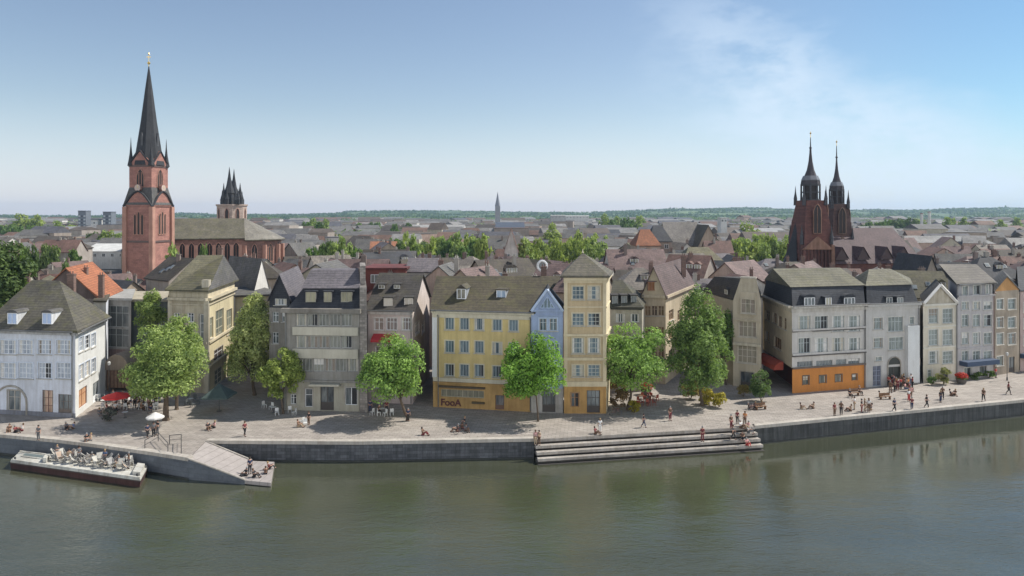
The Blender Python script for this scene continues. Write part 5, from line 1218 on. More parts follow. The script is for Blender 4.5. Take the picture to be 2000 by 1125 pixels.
FT = [(334, 480, 151, 23, 1, 'round green tree at the foot of the red church tower'), (355, 496, 158, 15, 3, 'darker small tree right of the church tower foot'), (398, 458, 197, 12, 2, 'upright dark tree before the red church nave'),
      (522, 498, 150, 16, 2, 'dark tree behind the white gable'), (495, 512, 148, 14, 4, 'olive bush-like tree left of the white gable'), (132, 497, 150, 20, 3, 'dark round tree among the roofs left of the church tower'),
      (180, 449, 420, 17, 3, 'dark bluish round tree in front of the distant tower blocks'), (1080, 434, 430, 20, 0, 'rounded lime tree standing alone above the central rooftops'), (1465, 434, 430, 24, 0, 'large pale green tree left of the twin-towered church'),
      (48, 416, 700, 20, 0, 'bright green far tree at the left horizon'), (72, 418, 700, 16, 0, 'second bright far tree, touching the first at the left horizon'), (1130, 446, 330, 14, 5, 'pointed light tree right of the lone lime tree'), (1245, 555, 116, 18, 2, 'dark tree squeezed between roofs above the dormered house')]
for a in FT: far_tree(*a)
rnd = random.Random(3)
def cluster(x0, x1, y0, y1, D0, D1, n, r0, r1, kinds, label):
    for i in range(n):
        px = lerp(x0, x1, (i + rnd.uniform(.1, .9)) / n); far_tree(px, rnd.uniform(y0, y1), rnd.uniform(D0, D1), rnd.uniform(r0, r1), rnd.choice(kinds), label, label)
cluster(606, 700, 460, 478, 212, 250, 12, 15, 24, (2, 3, 3, 1), 'trees in the dark clump right of the red church nave')
cluster(765, 965, 450, 476, 240, 330, 30, 14, 22, (1, 1, 2, 3, 5, 0), 'trees in the long green belt above the yellow house')
cluster(1020, 1175, 460, 482, 238, 300, 28, 15, 24, (0, 1, 0, 5), 'trees in the bright grove behind the tan tower roof')
cluster(1150, 1185, 448, 462, 320, 340, 3, 12, 16, (1, 5), 'trees at the right end of the bright grove')
cluster(1422, 1548, 454, 476, 255, 320, 22, 14, 22, (0, 5, 1), 'trees in the pale grove left of the twin-towered church')
cluster(1178, 1262, 417, 424, 640, 760, 8, 10, 14, (1, 2, 1), 'far trees on the plain right of the lone lime tree')
cluster(1695, 1810, 419, 430, 560, 700, 10, 11, 16, (1, 2, 3), 'far trees above the maroon church roof')
cluster(195, 245, 449, 458, 380, 420, 5, 12, 17, (1, 0), 'trees between the tower blocks and the church tower')
cluster(590, 640, 424, 430, 520, 600, 5, 11, 15, (1, 2), 'far trees above the end of the church nave roof')
cluster(0, 140, 430, 440, 520, 640, 8, 12, 18, (2, 1, 3), 'far trees at the left edge of the plain')
cluster(20, 160, 468, 482, 215, 260, 7, 12, 17, (3, 4, 2), 'trees among the left-hand rooftops')
cluster(230, 250, 520, 530, 140, 150, 2, 12, 14, (4, 2), 'small trees between the glazed front and the church tower')
cluster(690, 800, 427, 432, 560, 700, 5, 9, 12, (2, 3), 'far trees left of the pale distant spire')
cluster(1830, 1990, 424, 432, 600, 760, 7, 10, 14, (1, 2), 'far trees at the right edge of the plain')

# ================================================================ the old town behind
bpy.context.view_layer.update()
EXC = []
for o in list(scene.objects):
    if o.type == 'MESH' and o.parent is not None:
        r = o
        while r.parent: r = r.parent
        if r.get('category') in ('house', 'church', 'church tower') and o.name.split('.')[0] in ('wall', 'nave_wall', 'tower', 'party_wall', 'ground_floor'):
            ws = [r.matrix_world @ Vector(c) for c in o.bound_box] if o.parent is r else [r.matrix_world @ Vector(c) for c in o.bound_box]
            EXC.append((min(p.x for p in ws), max(p.x for p in ws), min(p.y for p in ws), max(p.y for p in ws)))
LMK = [(-400, 60, 'behind the white corner house'), (60, 170, 'left of the red church tower'), (170, 250, 'behind the glazed front'), (250, 345, 'around the red church tower'), (345, 440, 'behind the cream classical house'),
       (440, 530, 'behind the white gable'), (530, 610, 'behind the slate-hung gable'), (610, 715, 'behind the grey office block'), (715, 840, 'behind the pink house'), (840, 930, 'behind the left dormer of the yellow house'),
       (930, 1035, 'behind the right dormer of the yellow house'), (1035, 1105, 'behind the pale blue gable'), (1105, 1190, 'behind the tan tower house'), (1190, 1255, 'behind the dark dormered house'), (1255, 1345, 'behind the beige corner house'),
       (1345, 1430, 'behind the pointed tree'), (1430, 1490, 'behind the clipped beige gable'), (1490, 1610, 'behind the left of the orange-based house'), (1610, 1700, 'in front of the twin-towered church'), (1700, 1800, 'behind the arched doorway house'),
       (1800, 1870, 'behind the cream pediment'), (1870, 1940, 'behind the pale grey house'), (1940, 2500, 'behind the last houses on the right')]
CAPX = [0, 60, 140, 170, 335, 345, 560, 600, 700, 850, 1000, 1020, 1175, 1200, 1330, 1430, 1520, 1620, 1825, 1850, 2000]
CAPY = [500, 540, 505, 535, 545, 503, 503, 492, 486, 486, 488, 505, 505, 485, 474, 495, 505, 522, 522, 484, 478]
ORD = ['first', 'second', 'third', 'fourth', 'fifth', 'sixth', 'seventh', 'eighth', 'ninth', 'tenth', 'eleventh', 'twelfth', 'thirteenth', 'fourteenth', 'fifteenth', 'sixteenth', 'seventeenth', 'eighteenth', 'nineteenth', 'twentieth'] + ['farthest'] * 60
ROOFS = [('dark brown', roofm((.085, .07, .058), .25)), ('grey', roofm((.155, .15, .145), .2)), ('lilac grey', roofm((.17, .15, .16), .1)), ('olive', roofm((.15, .135, .085), .4)), ('reddish brown', roofm((.20, .115, .095), .1)),
         ('orange', roofm((.40, .17, .09), .1)), ('slate', roofm((.06, .062, .072), .1)), ('pale taupe', roofm((.25, .22, .19), .15)), ('rose brown', roofm((.22, .15, .14), .1))]
RW = [5, 4.5, 3.5, 3, 4.5, 2.0, 4, 3.5, 4.5]
WALLS = [plaster(c, .2) for c in ((.54, .50, .40), (.46, .38, .30), (.60, .57, .52), (.42, .37, .33), (.54, .40, .33), (.34, .29, .25), (.70, .67, .62))]
GD = glassm((.03, .035, .04), (.2, .2, .18)); WINS = {}
def smallwin(w_, h_):
    k = (w_, h_)
    if k not in WINS:
        b = MB(); e = w_ / 2
        b.box(-e, e, -.04, .05, 0, h_, WHITE); n2 = 2
        for i in range(n2):
            x0 = -e + .08 + i * (w_ - .08) / n2; b.poly([(x0, -.045, .08), (x0 + (w_ - .08) / n2 - .08, -.045, .08), (x0 + (w_ - .08) / n2 - .08, -.045, h_ - .08), (x0, -.045, h_ - .08)], GD)
        WINS[k] = b.data('window')
    return WINS[k]
cnt = {}
GREEN = ((606, 700, 205), (768, 962, 225), (1020, 1174, 225), (1422, 1546, 240), (165, 262, 165))
def town_house(x, y, w_, d_, ze, zr, rot, ri, wm, kind, near):
    px = 1000 + x / y * F; M = Matrix.Translation((x, y, 0)) @ Matrix.Rotation(rot, 4, 'Z')
    A, B, C, D_ = [M @ Vector(p) for p in ((-w_ / 2, -d_ / 2, 0), (w_ / 2, -d_ / 2, 0), (w_ / 2, d_ / 2, 0), (-w_ / 2, d_ / 2, 0))]
    lm = next((t for a, b_, t in LMK if a <= px < b_), LMK[-1][2]); cnt[lm] = cnt.get(lm, 0) + 1
    rn, rm = ROOFS[ri]
    h = Bld('town_house', (x, y), '%s %s house, %s back %s' % (rn, {'gable': 'gabled', 'hip': 'hipped', 'cross': 'ridged'}[kind], ORD[cnt[lm] - 1], lm), 'house', 'old town houses behind the riverside row')
    for P, Q_ in ((A, B), (B, C), (C, D_), (D_, A)):
        h.mb('wall').poly([V2(P, 0), V2(Q_, 0), V2(Q_, ze), V2(P, ze)], wm)
        d = (Q_ - P); L = d.length; d.normalize(); n = Vector((d.y, -d.x, 0))
        if near and n.dot(Vector((x, y, 0)).normalized()) < -.3:
            k = max(1, int(L / 2.9))
            for i in range(k):
                for zz in (ze - 2.1, ze - 5.0):
                    if ZY(540, y) > zz + 1.4: continue
                    p = P + d * (L * (i + .5) / k) + n * .06; p.z = zz; link('window', smallwin(1.1, 1.4), h.o, p - h.o.location, math.atan2(d.y, d.x))
            if kind == 'gable' and L == min((B - A).length, L): pass
    if kind == 'hip':
        t = min(.42, d_ / 2 / w_ * .9); h.roof4(A, B, C, D_, ze + .1, V2(lerp((A + D_) / 2, (B + C) / 2, t), zr), V2(lerp((A + D_) / 2, (B + C) / 2, 1 - t), zr), rm, ov=.4)
    else: h.gable(A, B, C, D_, ze, zr, rm, wm, ov=.3, axis='y' if kind == 'gable' else 'x')
    rr_ = rnd.random
    for _ in range(rnd.choice((1, 1, 2, 2))):
        q = M @ Vector(((rr_() - .5) * w_ * .6, (rr_() - .5) * d_ * .3, 0)); h.chimney(q, ze + .5, zr + rnd.uniform(.3, 1.2), rnd.uniform(.5, .9), rnd.uniform(.45, .6), CHM[rnd.randrange(3)])
    if near and kind != 'gable' and abs(rot) < .6:
        for _ in range(rnd.choice((1, 2, 2))):
            u = rnd.uniform(-.32, .32) * w_; v = -d_ / 2 + d_ * .2; q = M @ Vector((u, v, ze + (zr - ze) * .38 + .5)); dd_ = M.to_3x3() @ Vector((1, 0, 0))
            h.dormer(1000 + q.x / q.y * F, HZ + (EYE - q.z) / q.y * F, 1.3 / q.y * F, 1.2 / q.y * F, q.y, 1.8, rm, WHITE, GLASSW, rnd.choice(('flat', 'gable')), 2, 1, cheek=wm, d=dd_)
    if y < 235:
        for _ in range(rnd.choice((0, 1, 2, 3))):
            if kind == 'gable': hx, hy, sg = d_, w_, rnd.choice((-1, 1))
            else: hx, hy, sg = w_, d_, -1
            u = rnd.uniform(-.3, .3) * hx; t = rnd.uniform(.3, .6); sl = math.atan2(zr - ze, hy / 2)
            R3 = Matrix.Rotation(sl, 4, 'X'); base = Matrix.Translation((0, -hy / 2 * (1 - t), lerp(ze, zr, t) + .2)) @ R3
            Mk = M @ (Matrix.Rotation(sg * PI / 2, 4, 'Z') if kind == 'gable' else Matrix.Identity(4)) @ Matrix.Translation((u, 0, 0)) @ base
            b = MB(); b.box(-.42, .42, -.55, .55, -.1, .12, SKYF, Mk); b.box(-.34, .34, -.46, .46, .121, .14, GLASS, Mk); b.build('skylight', h.o)
    h.done()
SKYF = plain((.16, .16, .16), .5)
CHM = [masonry((.22, .11, .08), (.2, .18, .16), .3, .1), plaster((.45, .42, .38)), plaster((.25, .2, .18))]
nh = 0
for D in (112, 124.5, 137, 150, 164, 179, 195, 212, 230, 249, 269, 290):
    x = -.80 * D - 6
    while x < .80 * D + 8:
        w_ = rnd.uniform(8.5, 13.5); d_ = rnd.uniform(8.5, 11.5); xc = x + w_ / 2; y = D + rnd.uniform(-1.5, 1.5); px = 1000 + xc / y * F
        kind = rnd.choices(('cross', 'gable', 'hip'), (4, 3, 2))[0]; rot = rnd.gauss(0, .16) + (rnd.choice((0, 0, .5, -.5)))
        x += w_ + rnd.choice((-.3, -.3, .3, 2.5)) + (4 if D > 240 else 0)
        zr = rnd.uniform(13.0, 17.5) if D < 200 else rnd.uniform(12, 16.5)
        cap = ZY(float(np.interp(px, CAPX, CAPY)) + rnd.uniform(0, 14), y)
        if D < 240: zr = min(zr, cap)
        if rnd.random() < .07 and D > 150: continue
        if zr < 7: continue
        if px < 95 and D < 128: continue
        if any(a - 12 < px < b_ + 12 and D > d0_ for a, b_, d0_ in GREEN): continue
        R_ = max(w_, d_) * .5
        if any(xc + w_ * .42 > e[0] and xc - w_ * .42 < e[1] and y + d_ * .42 > e[2] and y - d_ * .42 < e[3] for e in EXC): continue
        ze = zr - rnd.uniform(3.2, 4.8)
        ri = rnd.choices(range(9), RW)[0]
        if abs(px - 1268) < 14 and 190 < D < 200: ri = 5
        if ri == 5 and D < 180: ri = 8
        town_house(xc, y, w_, d_, ze, zr, rot, ri, rnd.choice(WALLS), kind, D < 185); nh += 1
print('town houses', nh)
# a few named roofs that stand out
def special(name, pxl, pxr, D, ze, zr, rm, wm, label, depth=12, axis='x', rot=0, hip=False, cat='house', windows=True):
    A = XD(pxl, D); B = XD(pxr, D + rot); dn = (B - A).normalized(); nb = Vector((-dn.y, dn.x, 0)); C = B + nb * depth; D_ = A + nb * depth
    h = Bld(name, A, label, cat)
    for P, Q_ in ((A, B), (B, C), (C, D_), (D_, A)): h.mb('wall').poly([V2(P, 0), V2(Q_, 0), V2(Q_, ze), V2(P, ze)], wm)
    if windows:
        L = (B - A).length; k = max(2, int(L / 4)); n = -nb
        for i in range(k):
            p = A + dn * (L * (i + .5) / k) + n * .06; p.z = ze - 2.4; link('window', smallwin(1.4, 1.5), h.o, p - h.o.location, math.atan2(dn.y, dn.x))
    if zr <= ze + .5: h.mb('roof').prism([p + (p - (A + C) / 2).normalized() * .5 for p in (A, B, C, D_)], ze + .002, zr, rm)
    elif hip: h.roof4(A, B, C, D_, ze + .1, V2(lerp((A + D_) / 2, (B + C) / 2, .3), zr), V2(lerp((A + D_) / 2, (B + C) / 2, .7), zr), rm)
    else: h.gable(A, B, C, D_, ze, zr, rm, wm, axis=axis)
    return h.done()
OR = roofm((.34, .13, .06), .05); GL = plaster((.42, .42, .41), .15); PALE = plaster((.62, .62, .60), .15); DB = plaster((.07, .09, .13), .2)
special('orange_hipped_house', 1243, 1290, 232, 15.2, 20.4, OR, WALLS[4], 'steep orange pyramid roof standing out in the middle of the old town', hip=True)
special('dark_roofed_hall', 1270, 1312, 246, 16, 21.5, ROOFS[6][1], WALLS[5], 'dark roof leaning behind the orange pyramid roof', hip=True)
special('grey_gabled_hall', 1305, 1372, 262, 14, 22.2, roofm((.24, .22, .2), .1), WALLS[3], 'big grey steep roof right of the orange pyramid roof', depth=18)
special('brown_gabled_hall', 1362, 1405, 255, 13.5, 21.4, roofm((.14, .12, .09), .3), WALLS[1], 'brown steep gable beside the big grey roof', depth=16, axis='y')
special('olive_roofed_hall', 1330, 1432, 190, 10.5, 16.4, roofm((.20, .18, .11), .35), WALLS[0], 'broad olive-green hipped roof above the beige corner house', depth=18, hip=True)
special('long_glazed_hall', 160, 262, 330, 8, 11, PALE, PALE, 'long white hall with a low curved roof left of the red church tower', depth=24)
special('flat_workshop', 630, 745, 300, 9.5, 9.9, GL, GL, 'low flat grey hall among the roofs right of the church nave', depth=20)
special('red_roofed_terrace', 712, 792, 126, 16.0, 16.3, roofm((.16, .04, .035), .05), plaster((.20, .06, .05)), 'dark red flat building rising behind the pink house', depth=9)
special('lilac_roofed_terrace', 795, 850, 128, 15.4, 17.4, ROOFS[2][1], WALLS[2], 'lilac-grey roof next to the dark red building behind the pink house', depth=9)
special('white_capped_house', 985, 1012, 232, 13.5, 20.5, roofm((.34, .16, .12), .1), plaster((.66, .6, .56)), 'white house with a salmon roof at the right end of the green belt', axis='y')
special('blue_roofed_block', 968, 1024, 520, 14, 18.5, DB, DB, 'dark blue industrial block below the pale distant spire', depth=40, windows=False)
special('slate_steep_house', 1796, 1842, 142, 11, 17.2, ROOFS[6][1], WALLS[3], 'steep dark slate roof behind the cream pediment house', depth=12, axis='y')
special('long_factory', 1808, 1948, 330, 11, 14.5, roofm((.30, .30, .29), .1), GL, 'long pale factory with a grey roof at the upper right', depth=30)
special('long_factory_shed', 1775, 1905, 470, 12, 14.8, roofm((.22, .21, .20), .1), GL, 'darker long shed behind the pale factory at the upper right', depth=40)
special('pale_depot', 1930, 2080, 290, 9, 9.5, roofm((.42, .41, .39), .1), GL, 'flat pale depot cut off by the right edge above the roofs', depth=40)
special('white_tower_block', 1408, 1420, 470, 22.3, 22.7, PALE, PALE, 'slim white block at the top right end of the grey steep roofs', depth=8)
special('grey_warehouse', 60, 125, 560, 11, 14.5, roofm((.36, .36, .37), .1), GL, 'long low grey warehouse on the left plain', depth=40)
special('pale_warehouse', 800, 905, 620, 11, 15, roofm((.42, .41, .39), .1), PALE, 'long pale warehouse on the plain left of the distant spire', depth=40)
special('dark_warehouse', 1150, 1215, 480, 10, 14, ROOFS[6][1], GL, 'dark roofed warehouse right of the lone lime tree', depth=35)
special('dark_warehouse', 1088, 1140, 520, 10.5, 14, ROOFS[6][1], GL, 'dark roofed warehouse directly behind the lone lime tree', depth=35)
special('pale_warehouse', 1300, 1400, 640, 13, 15.5, roofm((.40, .39, .38), .1), PALE, 'wide pale warehouse beyond the orange pyramid roof', depth=40)
special('pale_warehouse', 1470, 1545, 480, 12, 15.0, roofm((.40, .40, .40), .1), PALE, 'pale warehouse just left of the twin-towered church', depth=40)
special('apartment_slab', 1076, 1104, 900, 22, 22.6, GL, GL, 'grey apartment slab on the horizon above the lone lime tree', depth=14)
special('apartment_slab', 1105, 1150, 980, 21, 21.6, PALE, PALE, 'pale apartment slab next to the grey one on the horizon', depth=14)
for px, yt, w_, lab in ((160, 413, 15, 'left of the two dark tower blocks on the left horizon'), (209, 415, 16, 'right of the two dark tower blocks on the left horizon'), (184, 430, 13, 'lower pale block between the two dark tower blocks')):
    D = 640; A = XD(px - w_ / 2, D); zt = ZY(yt, D); ww = w_ / F * D; o = empty('tower_block', A, lab, 'tower block'); b = MB(); mt = plaster((.16, .18, .21), .1) if yt < 420 else PALE
    b.box(A.x, A.x + ww, D, D + 8, 0, zt, mt); b.build('wall', o); b = MB(); nfl = int(zt / 3)
    for k in range(nfl):
        for s_ in (0, 1, 2): b.box(A.x + ww * (.06 + s_ * .33), A.x + ww * (.28 + s_ * .33), D - .12, D - .003, k * 3 + 1, k * 3 + 2.4, plain((.42, .45, .47)) if (s_ != 1) else plain((.05, .06, .08)))
    b.build('window_rows', o); b = MB(); b.box(A.x - .1, A.x + ww + .1, D - .2, D + 8.1, zt + .002, zt + .8, plain((.1, .11, .13))); b.build('roof', o)
for px, D in ((1800, 620), (1815, 620)):
    c = XD(px, D); o = empty('chimney_stack', c, 'taller pale chimney stack above the factory roofs' if px > 1810 else 'shorter pale chimney stack above the factory roofs', 'chimney'); zt = ZY(415 if px > 1810 else 418, D)
    b = MB(); b.lathe(c, [(1.5, 0), (1.1, zt)], 10, PALE); b.build('shaft', o); b = MB(); b.lathe(V2(c, zt + .002), [(1.3, 0), (1.3, .8)], 10, plain((.3, .2, .18))); b.build('cap', o)

# everything farther: rooftops nobody could count, one mass
b = MB(); fm = [roofm(c, .1) for c in ((.10, .085, .075), (.17, .165, .16), (.22, .21, .20), (.20, .12, .09), (.13, .13, .15), (.30, .29, .28), (.15, .12, .10))]
for i in range(1900):
    D = 308 * math.exp(rnd.random() ** 1.15 * 1.75); px = rnd.uniform(-80, 2080); x = (px - 1000) / F * D
    if 430 < px < 480 and D < 320: continue
    if any(a < px < b_ and D < 350 for a, b_, d0_ in GREEN): continue
    g = (math.sin(px * .021 + D * .013) + math.sin(px * .008 - D * .02))
    if g > 1.1: continue
    s = 1 + (D - 300) / 900; w_ = rnd.uniform(8, 20) * s; d_ = rnd.uniform(8, 14) * s; zr = rnd.uniform(9, 16) + (4 if rnd.random() < .04 else 0); ze = zr - rnd.uniform(2, 4.5)
    a = rnd.gauss(0, .3); ca, sa = math.cos(a), math.sin(a)
    def P(u, v, z): return (x + u * ca - v * sa, D + u * sa + v * ca, z)
    wm = rnd.choice(WALLS); rm = rnd.choice(fm)
    c8 = [P(u, v, z) for z in (0, ze) for u, v in ((-w_ / 2, -d_ / 2), (w_ / 2, -d_ / 2), (w_ / 2, d_ / 2), (-w_ / 2, d_ / 2))]
    b.mesh(c8, [(0, 1, 5, 4), (1, 2, 6, 5), (2, 3, 7, 6), (3, 0, 4, 7)], wm)
    if rnd.random() < .25: b.mesh([P(u, v, ze + .3) for u, v in ((-w_ / 2, -d_ / 2), (w_ / 2, -d_ / 2), (w_ / 2, d_ / 2), (-w_ / 2, d_ / 2))], [(0, 1, 2, 3)], rm)
    else:
        r0, r1 = P(-w_ / 2, 0, zr), P(w_ / 2, 0, zr); b.mesh([P(-w_ / 2, -d_ / 2 - .5, ze), P(w_ / 2, -d_ / 2 - .5, ze), P(w_ / 2, d_ / 2 + .5, ze), P(-w_ / 2, d_ / 2 + .5, ze), r0, r1], [(0, 1, 5, 4), (2, 3, 4, 5), (1, 2, 5), (3, 0, 4)], rm)
o = b.build('distant_rooftops'); tag(o, 'sea of small distant rooftops stretching to the hills', kind='stuff')
rng = np.random.default_rng(9); bl = []
for i in range(1300):
    D = 330 * math.exp(rng.random() ** .9 * 2.1); px = rng.uniform(-100, 2100); 
    if D < 480 and rng.random() < .6: continue
    if math.sin(px * .013 + D * .008) + math.sin(px * .031 - D * .004) < -.2: continue
    r = rng.uniform(4, 8) * (1 + (D - 300) / 700); bl.append((np.array(((px - 1000) / F * D, D, rng.uniform(4, 7))), np.array((r * 1.4, r, rng.uniform(5, 9)))))
V = leaves(bl, 60000, 1.7, rng, .4); o = link('distant_woodland', quadmesh('distant_woodland', V, [leafm((.055, .09, .028), (.23, .32, .09))])); tag(o, 'green woods and gardens scattered over the far plain', kind='stuff')
bl = []
for i in range(700):
    D = rng.uniform(2300, 4050); px = rng.uniform(-300, 2300); k = float(np.interp(D, [a for a, _ in rows], [c for _, c in rows])); z = (EYE + (415 - prof_y(px)) * 4100 / F) * k
    bl.append((np.array(((px - 1000) / F * D, D, max(1, z))), np.array((rng.uniform(30, 110), 30, rng.uniform(5, 9)))))
V = leaves(bl, 30000, 8, rng, .6); o = link('hill_woods', quadmesh('hill_woods', V, [leafm((.035, .07, .02), (.12, .19, .05))])); tag(o, 'hazy woods covering the low hills on the horizon', kind='stuff')
# ================================================================ people
def skinned(name, verts, edges, rad, root=0, sub=1):
    me = bpy.data.meshes.new(name); me.from_pydata(verts, edges, []); o = bpy.data.objects.new(name, me); COL.objects.link(o)
    sk = o.modifiers.new('s', 'SKIN'); sk.use_smooth_shade = True
    for i, d in enumerate(me.skin_vertices[0].data): d.radius = rad[i]; d.use_root = (i == root)
    ss = o.modifiers.new('u', 'SUBSURF'); ss.levels = sub; ss.render_levels = sub
    dg = bpy.context.evaluated_depsgraph_get(); dg.update(); r = bpy.data.meshes.new_from_object(o.evaluated_get(dg)); r.name = name
    bpy.data.objects.remove(o); r.materials.clear(); r.materials.append(None); r.polygons.foreach_set('material_index', [0] * len(r.polygons)); return r
def pose_joints(kind):
    J = dict(pel=(0, 0, .96), sp=(0, 0, 1.16), ch=(0, .01, 1.36), nk=(0, .01, 1.5), h0=(0, -.01, 1.57), h1=(0, -.015, 1.66))
    for s, n in ((-1, 'l'), (1, 'r')):
        J.update({'sh' + n: (s * .17, .01, 1.42), 'el' + n: (s * .24, .03, 1.14), 'wr' + n: (s * .25, -.07, .90), 'hp' + n: (s * .09, 0, .91), 'kn' + n: (s * .10, -.02, .50), 'an' + n: (s * .10, .03, .09), 'to' + n: (s * .12, -.13, .04)})
    if kind == 'walk':
        J.update(knl=(-.09, -.17, .53), anl=(-.09, -.22, .10), tol=(-.1, -.38, .05), knr=(.09, .04, .5), anr=(.09, .30, .16), tor=(.1, .20, .04), ell=(-.23, .14, 1.16), wrl=(-.23, .1, .92), elr=(.23, -.07, 1.15), wrr=(.2, -.25, 1.0))
    if kind == 'talk':
        J.update(elr=(.25, -.02, 1.16), wrr=(.12, -.24, 1.22), wrl=(-.2, -.1, .92), knl=(-.12, -.05, .5), anl=(-.15, .0, .09), tol=(-.2, -.15, .04))
    if kind in ('chair', 'ground'):
        dz = (.50 if kind == 'chair' else .13) - .96
        for k in ('pel', 'sp', 'ch', 'nk', 'h0', 'h1', 'shl', 'shr', 'hpl', 'hpr', 'ell', 'elr', 'wrl', 'wrr'):
            x, y, z = J[k]; J[k] = (x, y + (z - .96) * (.08 if kind == 'chair' else .18), z + dz)
        for s, n in ((-1, 'l'), (1, 'r')):
            if kind == 'chair': J['kn' + n] = (s * .12, -.44, .50); J['an' + n] = (s * .12, -.44, .09); J['to' + n] = (s * .13, -.60, .04); J['el' + n] = (s * .23, -.06, .72); J['wr' + n] = (s * .15, -.30, .62)
            else: J['kn' + n] = (s * .13, -.38, .44); J['an' + n] = (s * .12, -.66, .09); J['to' + n] = (s * .13, -.80, .05); J['el' + n] = (s * .25, -.12, .42); J['wr' + n] = (s * .12, -.38, .46)
    return J
RAD = dict(pel=(.14, .11), sp=(.125, .095), ch=(.15, .105), nk=(.055, .055), h0=(.075, .085), h1=(.085, .1), sh=(.06, .06), el=(.042, .042), wr=(.03, .028), hp=(.09, .09), kn=(.06, .06), an=(.04, .042), to=(.04, .032))
BODY = {}
def body(kind):
    if kind in BODY: return BODY[kind]
    J = pose_joints(kind); V, E, R = [], [], []
    def add(k, r, p=None):
        V.append(J[k] if isinstance(k, str) else k); R.append(r)
        if p is not None: E.append((p, len(V) - 1))
        return len(V) - 1
    a = add('pel', RAD['pel']); sp = add('sp', RAD['sp'], a); c = add('ch', RAD['ch'], sp); nk = add('nk', RAD['nk'], c); h0 = add('h0', RAD['h0'], nk); h1 = add('h1', RAD['h1'], h0)
    x, y, z = J['h0']; add((x, y - .105, z + .035), (.016, .018), h0)
    for s, n in ((-1, 'l'), (1, 'r')):
        s0 = add('sh' + n, RAD['sh'], c); e = add('el' + n, RAD['el'], s0); w_ = add('wr' + n, RAD['wr'], e)
        d = (Vector(J['wr' + n]) - Vector(J['el' + n])).normalized(); W_ = Vector(J['wr' + n]); sd = d.cross(Vector((s, 0, 0.01))).normalized()
        pm = add(tuple(W_ + d * .07), (.036, .018), w_)
        for k in range(4):
            f1 = add(tuple(W_ + d * (.12 + .008 * (k in (1, 2))) + sd * (-.033 + .022 * k)), (.009, .009), pm); add(tuple(W_ + d * (.165 + .012 * (k in (1, 2))) + sd * (-.036 + .024 * k) + Vector((-s * .015, 0, 0))), (.008, .008), f1)
        t1 = add(tuple(W_ + d * .05 - sd * .05), (.011, .011), w_); add(tuple(W_ + d * .085 - sd * .068), (.009, .009), t1)
        hp = add('hp' + n, RAD['hp'], a); kn = add('kn' + n, RAD['kn'], hp); an = add('an' + n, RAD['an'], kn); add('to' + n, RAD['to'], an)
    bm_ = skinned('body', V, E, R)
    g = .022
    V, E, R = [], [], []
    a = add((J['pel'][0], J['pel'][1], J['pel'][2] + .02), (.15 + g * .4, .118 + g * .4)); sp = add('sp', (.135, .11), a); c = add('ch', (.165, .122), sp)
    for n in 'lr':
        s0 = add('sh' + n, (.075, .075), c); e = Vector(J['sh' + n]).lerp(Vector(J['el' + n]), .85); add(tuple(e), (.062, .062), s0)
    top = skinned('shirt', V, E, R)
    V, E, R = [], [], []
    a = add('pel', (.155, .125))
    for n in 'lr':
        hp = add('hp' + n, (.105, .105), a); kn = add('kn' + n, (.078, .078), hp); e = Vector(J['kn' + n]).lerp(Vector(J['an' + n]), .92); add(tuple(e), (.062, .062), kn)
    low = skinned('trousers', V, E, R)
    x, y, z = J['h1']; b = MB(); b.lathe((x, y + .018, z), [(.085, -.11), (.103, -.04), (.106, .02), (.085, .075), (.04, .105), (.005, .112)], 10, None); hair = b.data('hair', smooth=True); 
    if not hair.materials: hair.materials.append(None)
    b = MB()
    for n in 'lr':
        p, q = Vector(J['an' + n]), Vector(J['to' + n]); b.tube(p + Vector((0, .03, -.045)), q + Vector((0, 0, .0)), .055, .045, 8, None)
    sh_ = b.data('shoes', smooth=True); sh_.materials.append(None) if not sh_.materials else None
    BODY[kind] = (bm_, top, low, hair, sh_); return BODY[kind]
SKIN = [plain(c, .6, name='skin', var=.05) for c in ((.50, .30, .22), (.42, .24, .17), (.22, .12, .08))]
HAIR = [plain(c, .7, name='hair') for c in ((.03, .02, .015), (.09, .05, .025), (.28, .19, .09), (.2, .2, .2))]
CLO = {k: plain(v, .85, name='cloth') for k, v in dict(black=(.015, .015, .018), navy=(.025, .035, .08), grey=(.13, .13, .135), white=(.68, .67, .65), red=(.42, .05, .045), maroon=(.16, .03, .035), brown=(.13, .075, .045), tan=(.40, .30, .20), pink=(.55, .30, .28), blue=(.10, .17, .33), green=(.06, .12, .06), orange=(.5, .2, .07), denim=(.07, .10, .18)).items()}
prn = random.Random(21); NP = [0]
POSEW = {'stand': 'standing', 'walk': 'walking', 'talk': 'gesturing', 'chair': 'seated', 'ground': 'sitting'}
def person(px, py, kind, top, low, where, rz=None, z=0.0, group=None, loc=None):
    p = Vector(loc) if loc is not None else G(px, py, z); p.z += .008
    o = empty('person', p, 'person in %s and %s, %s %s' % (top, low, POSEW[kind], where), 'person', group, rz=prn.uniform(-PI, PI) if rz is None else rz)
    k = prn.uniform(.94, 1.06); o.scale = (k, k, k)
    bm_, tp, lo, hr, sh = body(kind); sk = prn.choice(SKIN)
    for nm, me, mt in (('body', bm_, sk), ('shirt', tp, CLO[top]), ('trousers', lo, CLO[low]), ('hair', hr, prn.choice(HAIR)), ('shoes', sh, CLO['black'])):
        c = link(nm, me, o, (0, 0, 0)); c.material_slots[0].link = 'OBJECT'; c.material_slots[0].material = mt
    return o
P_ = person
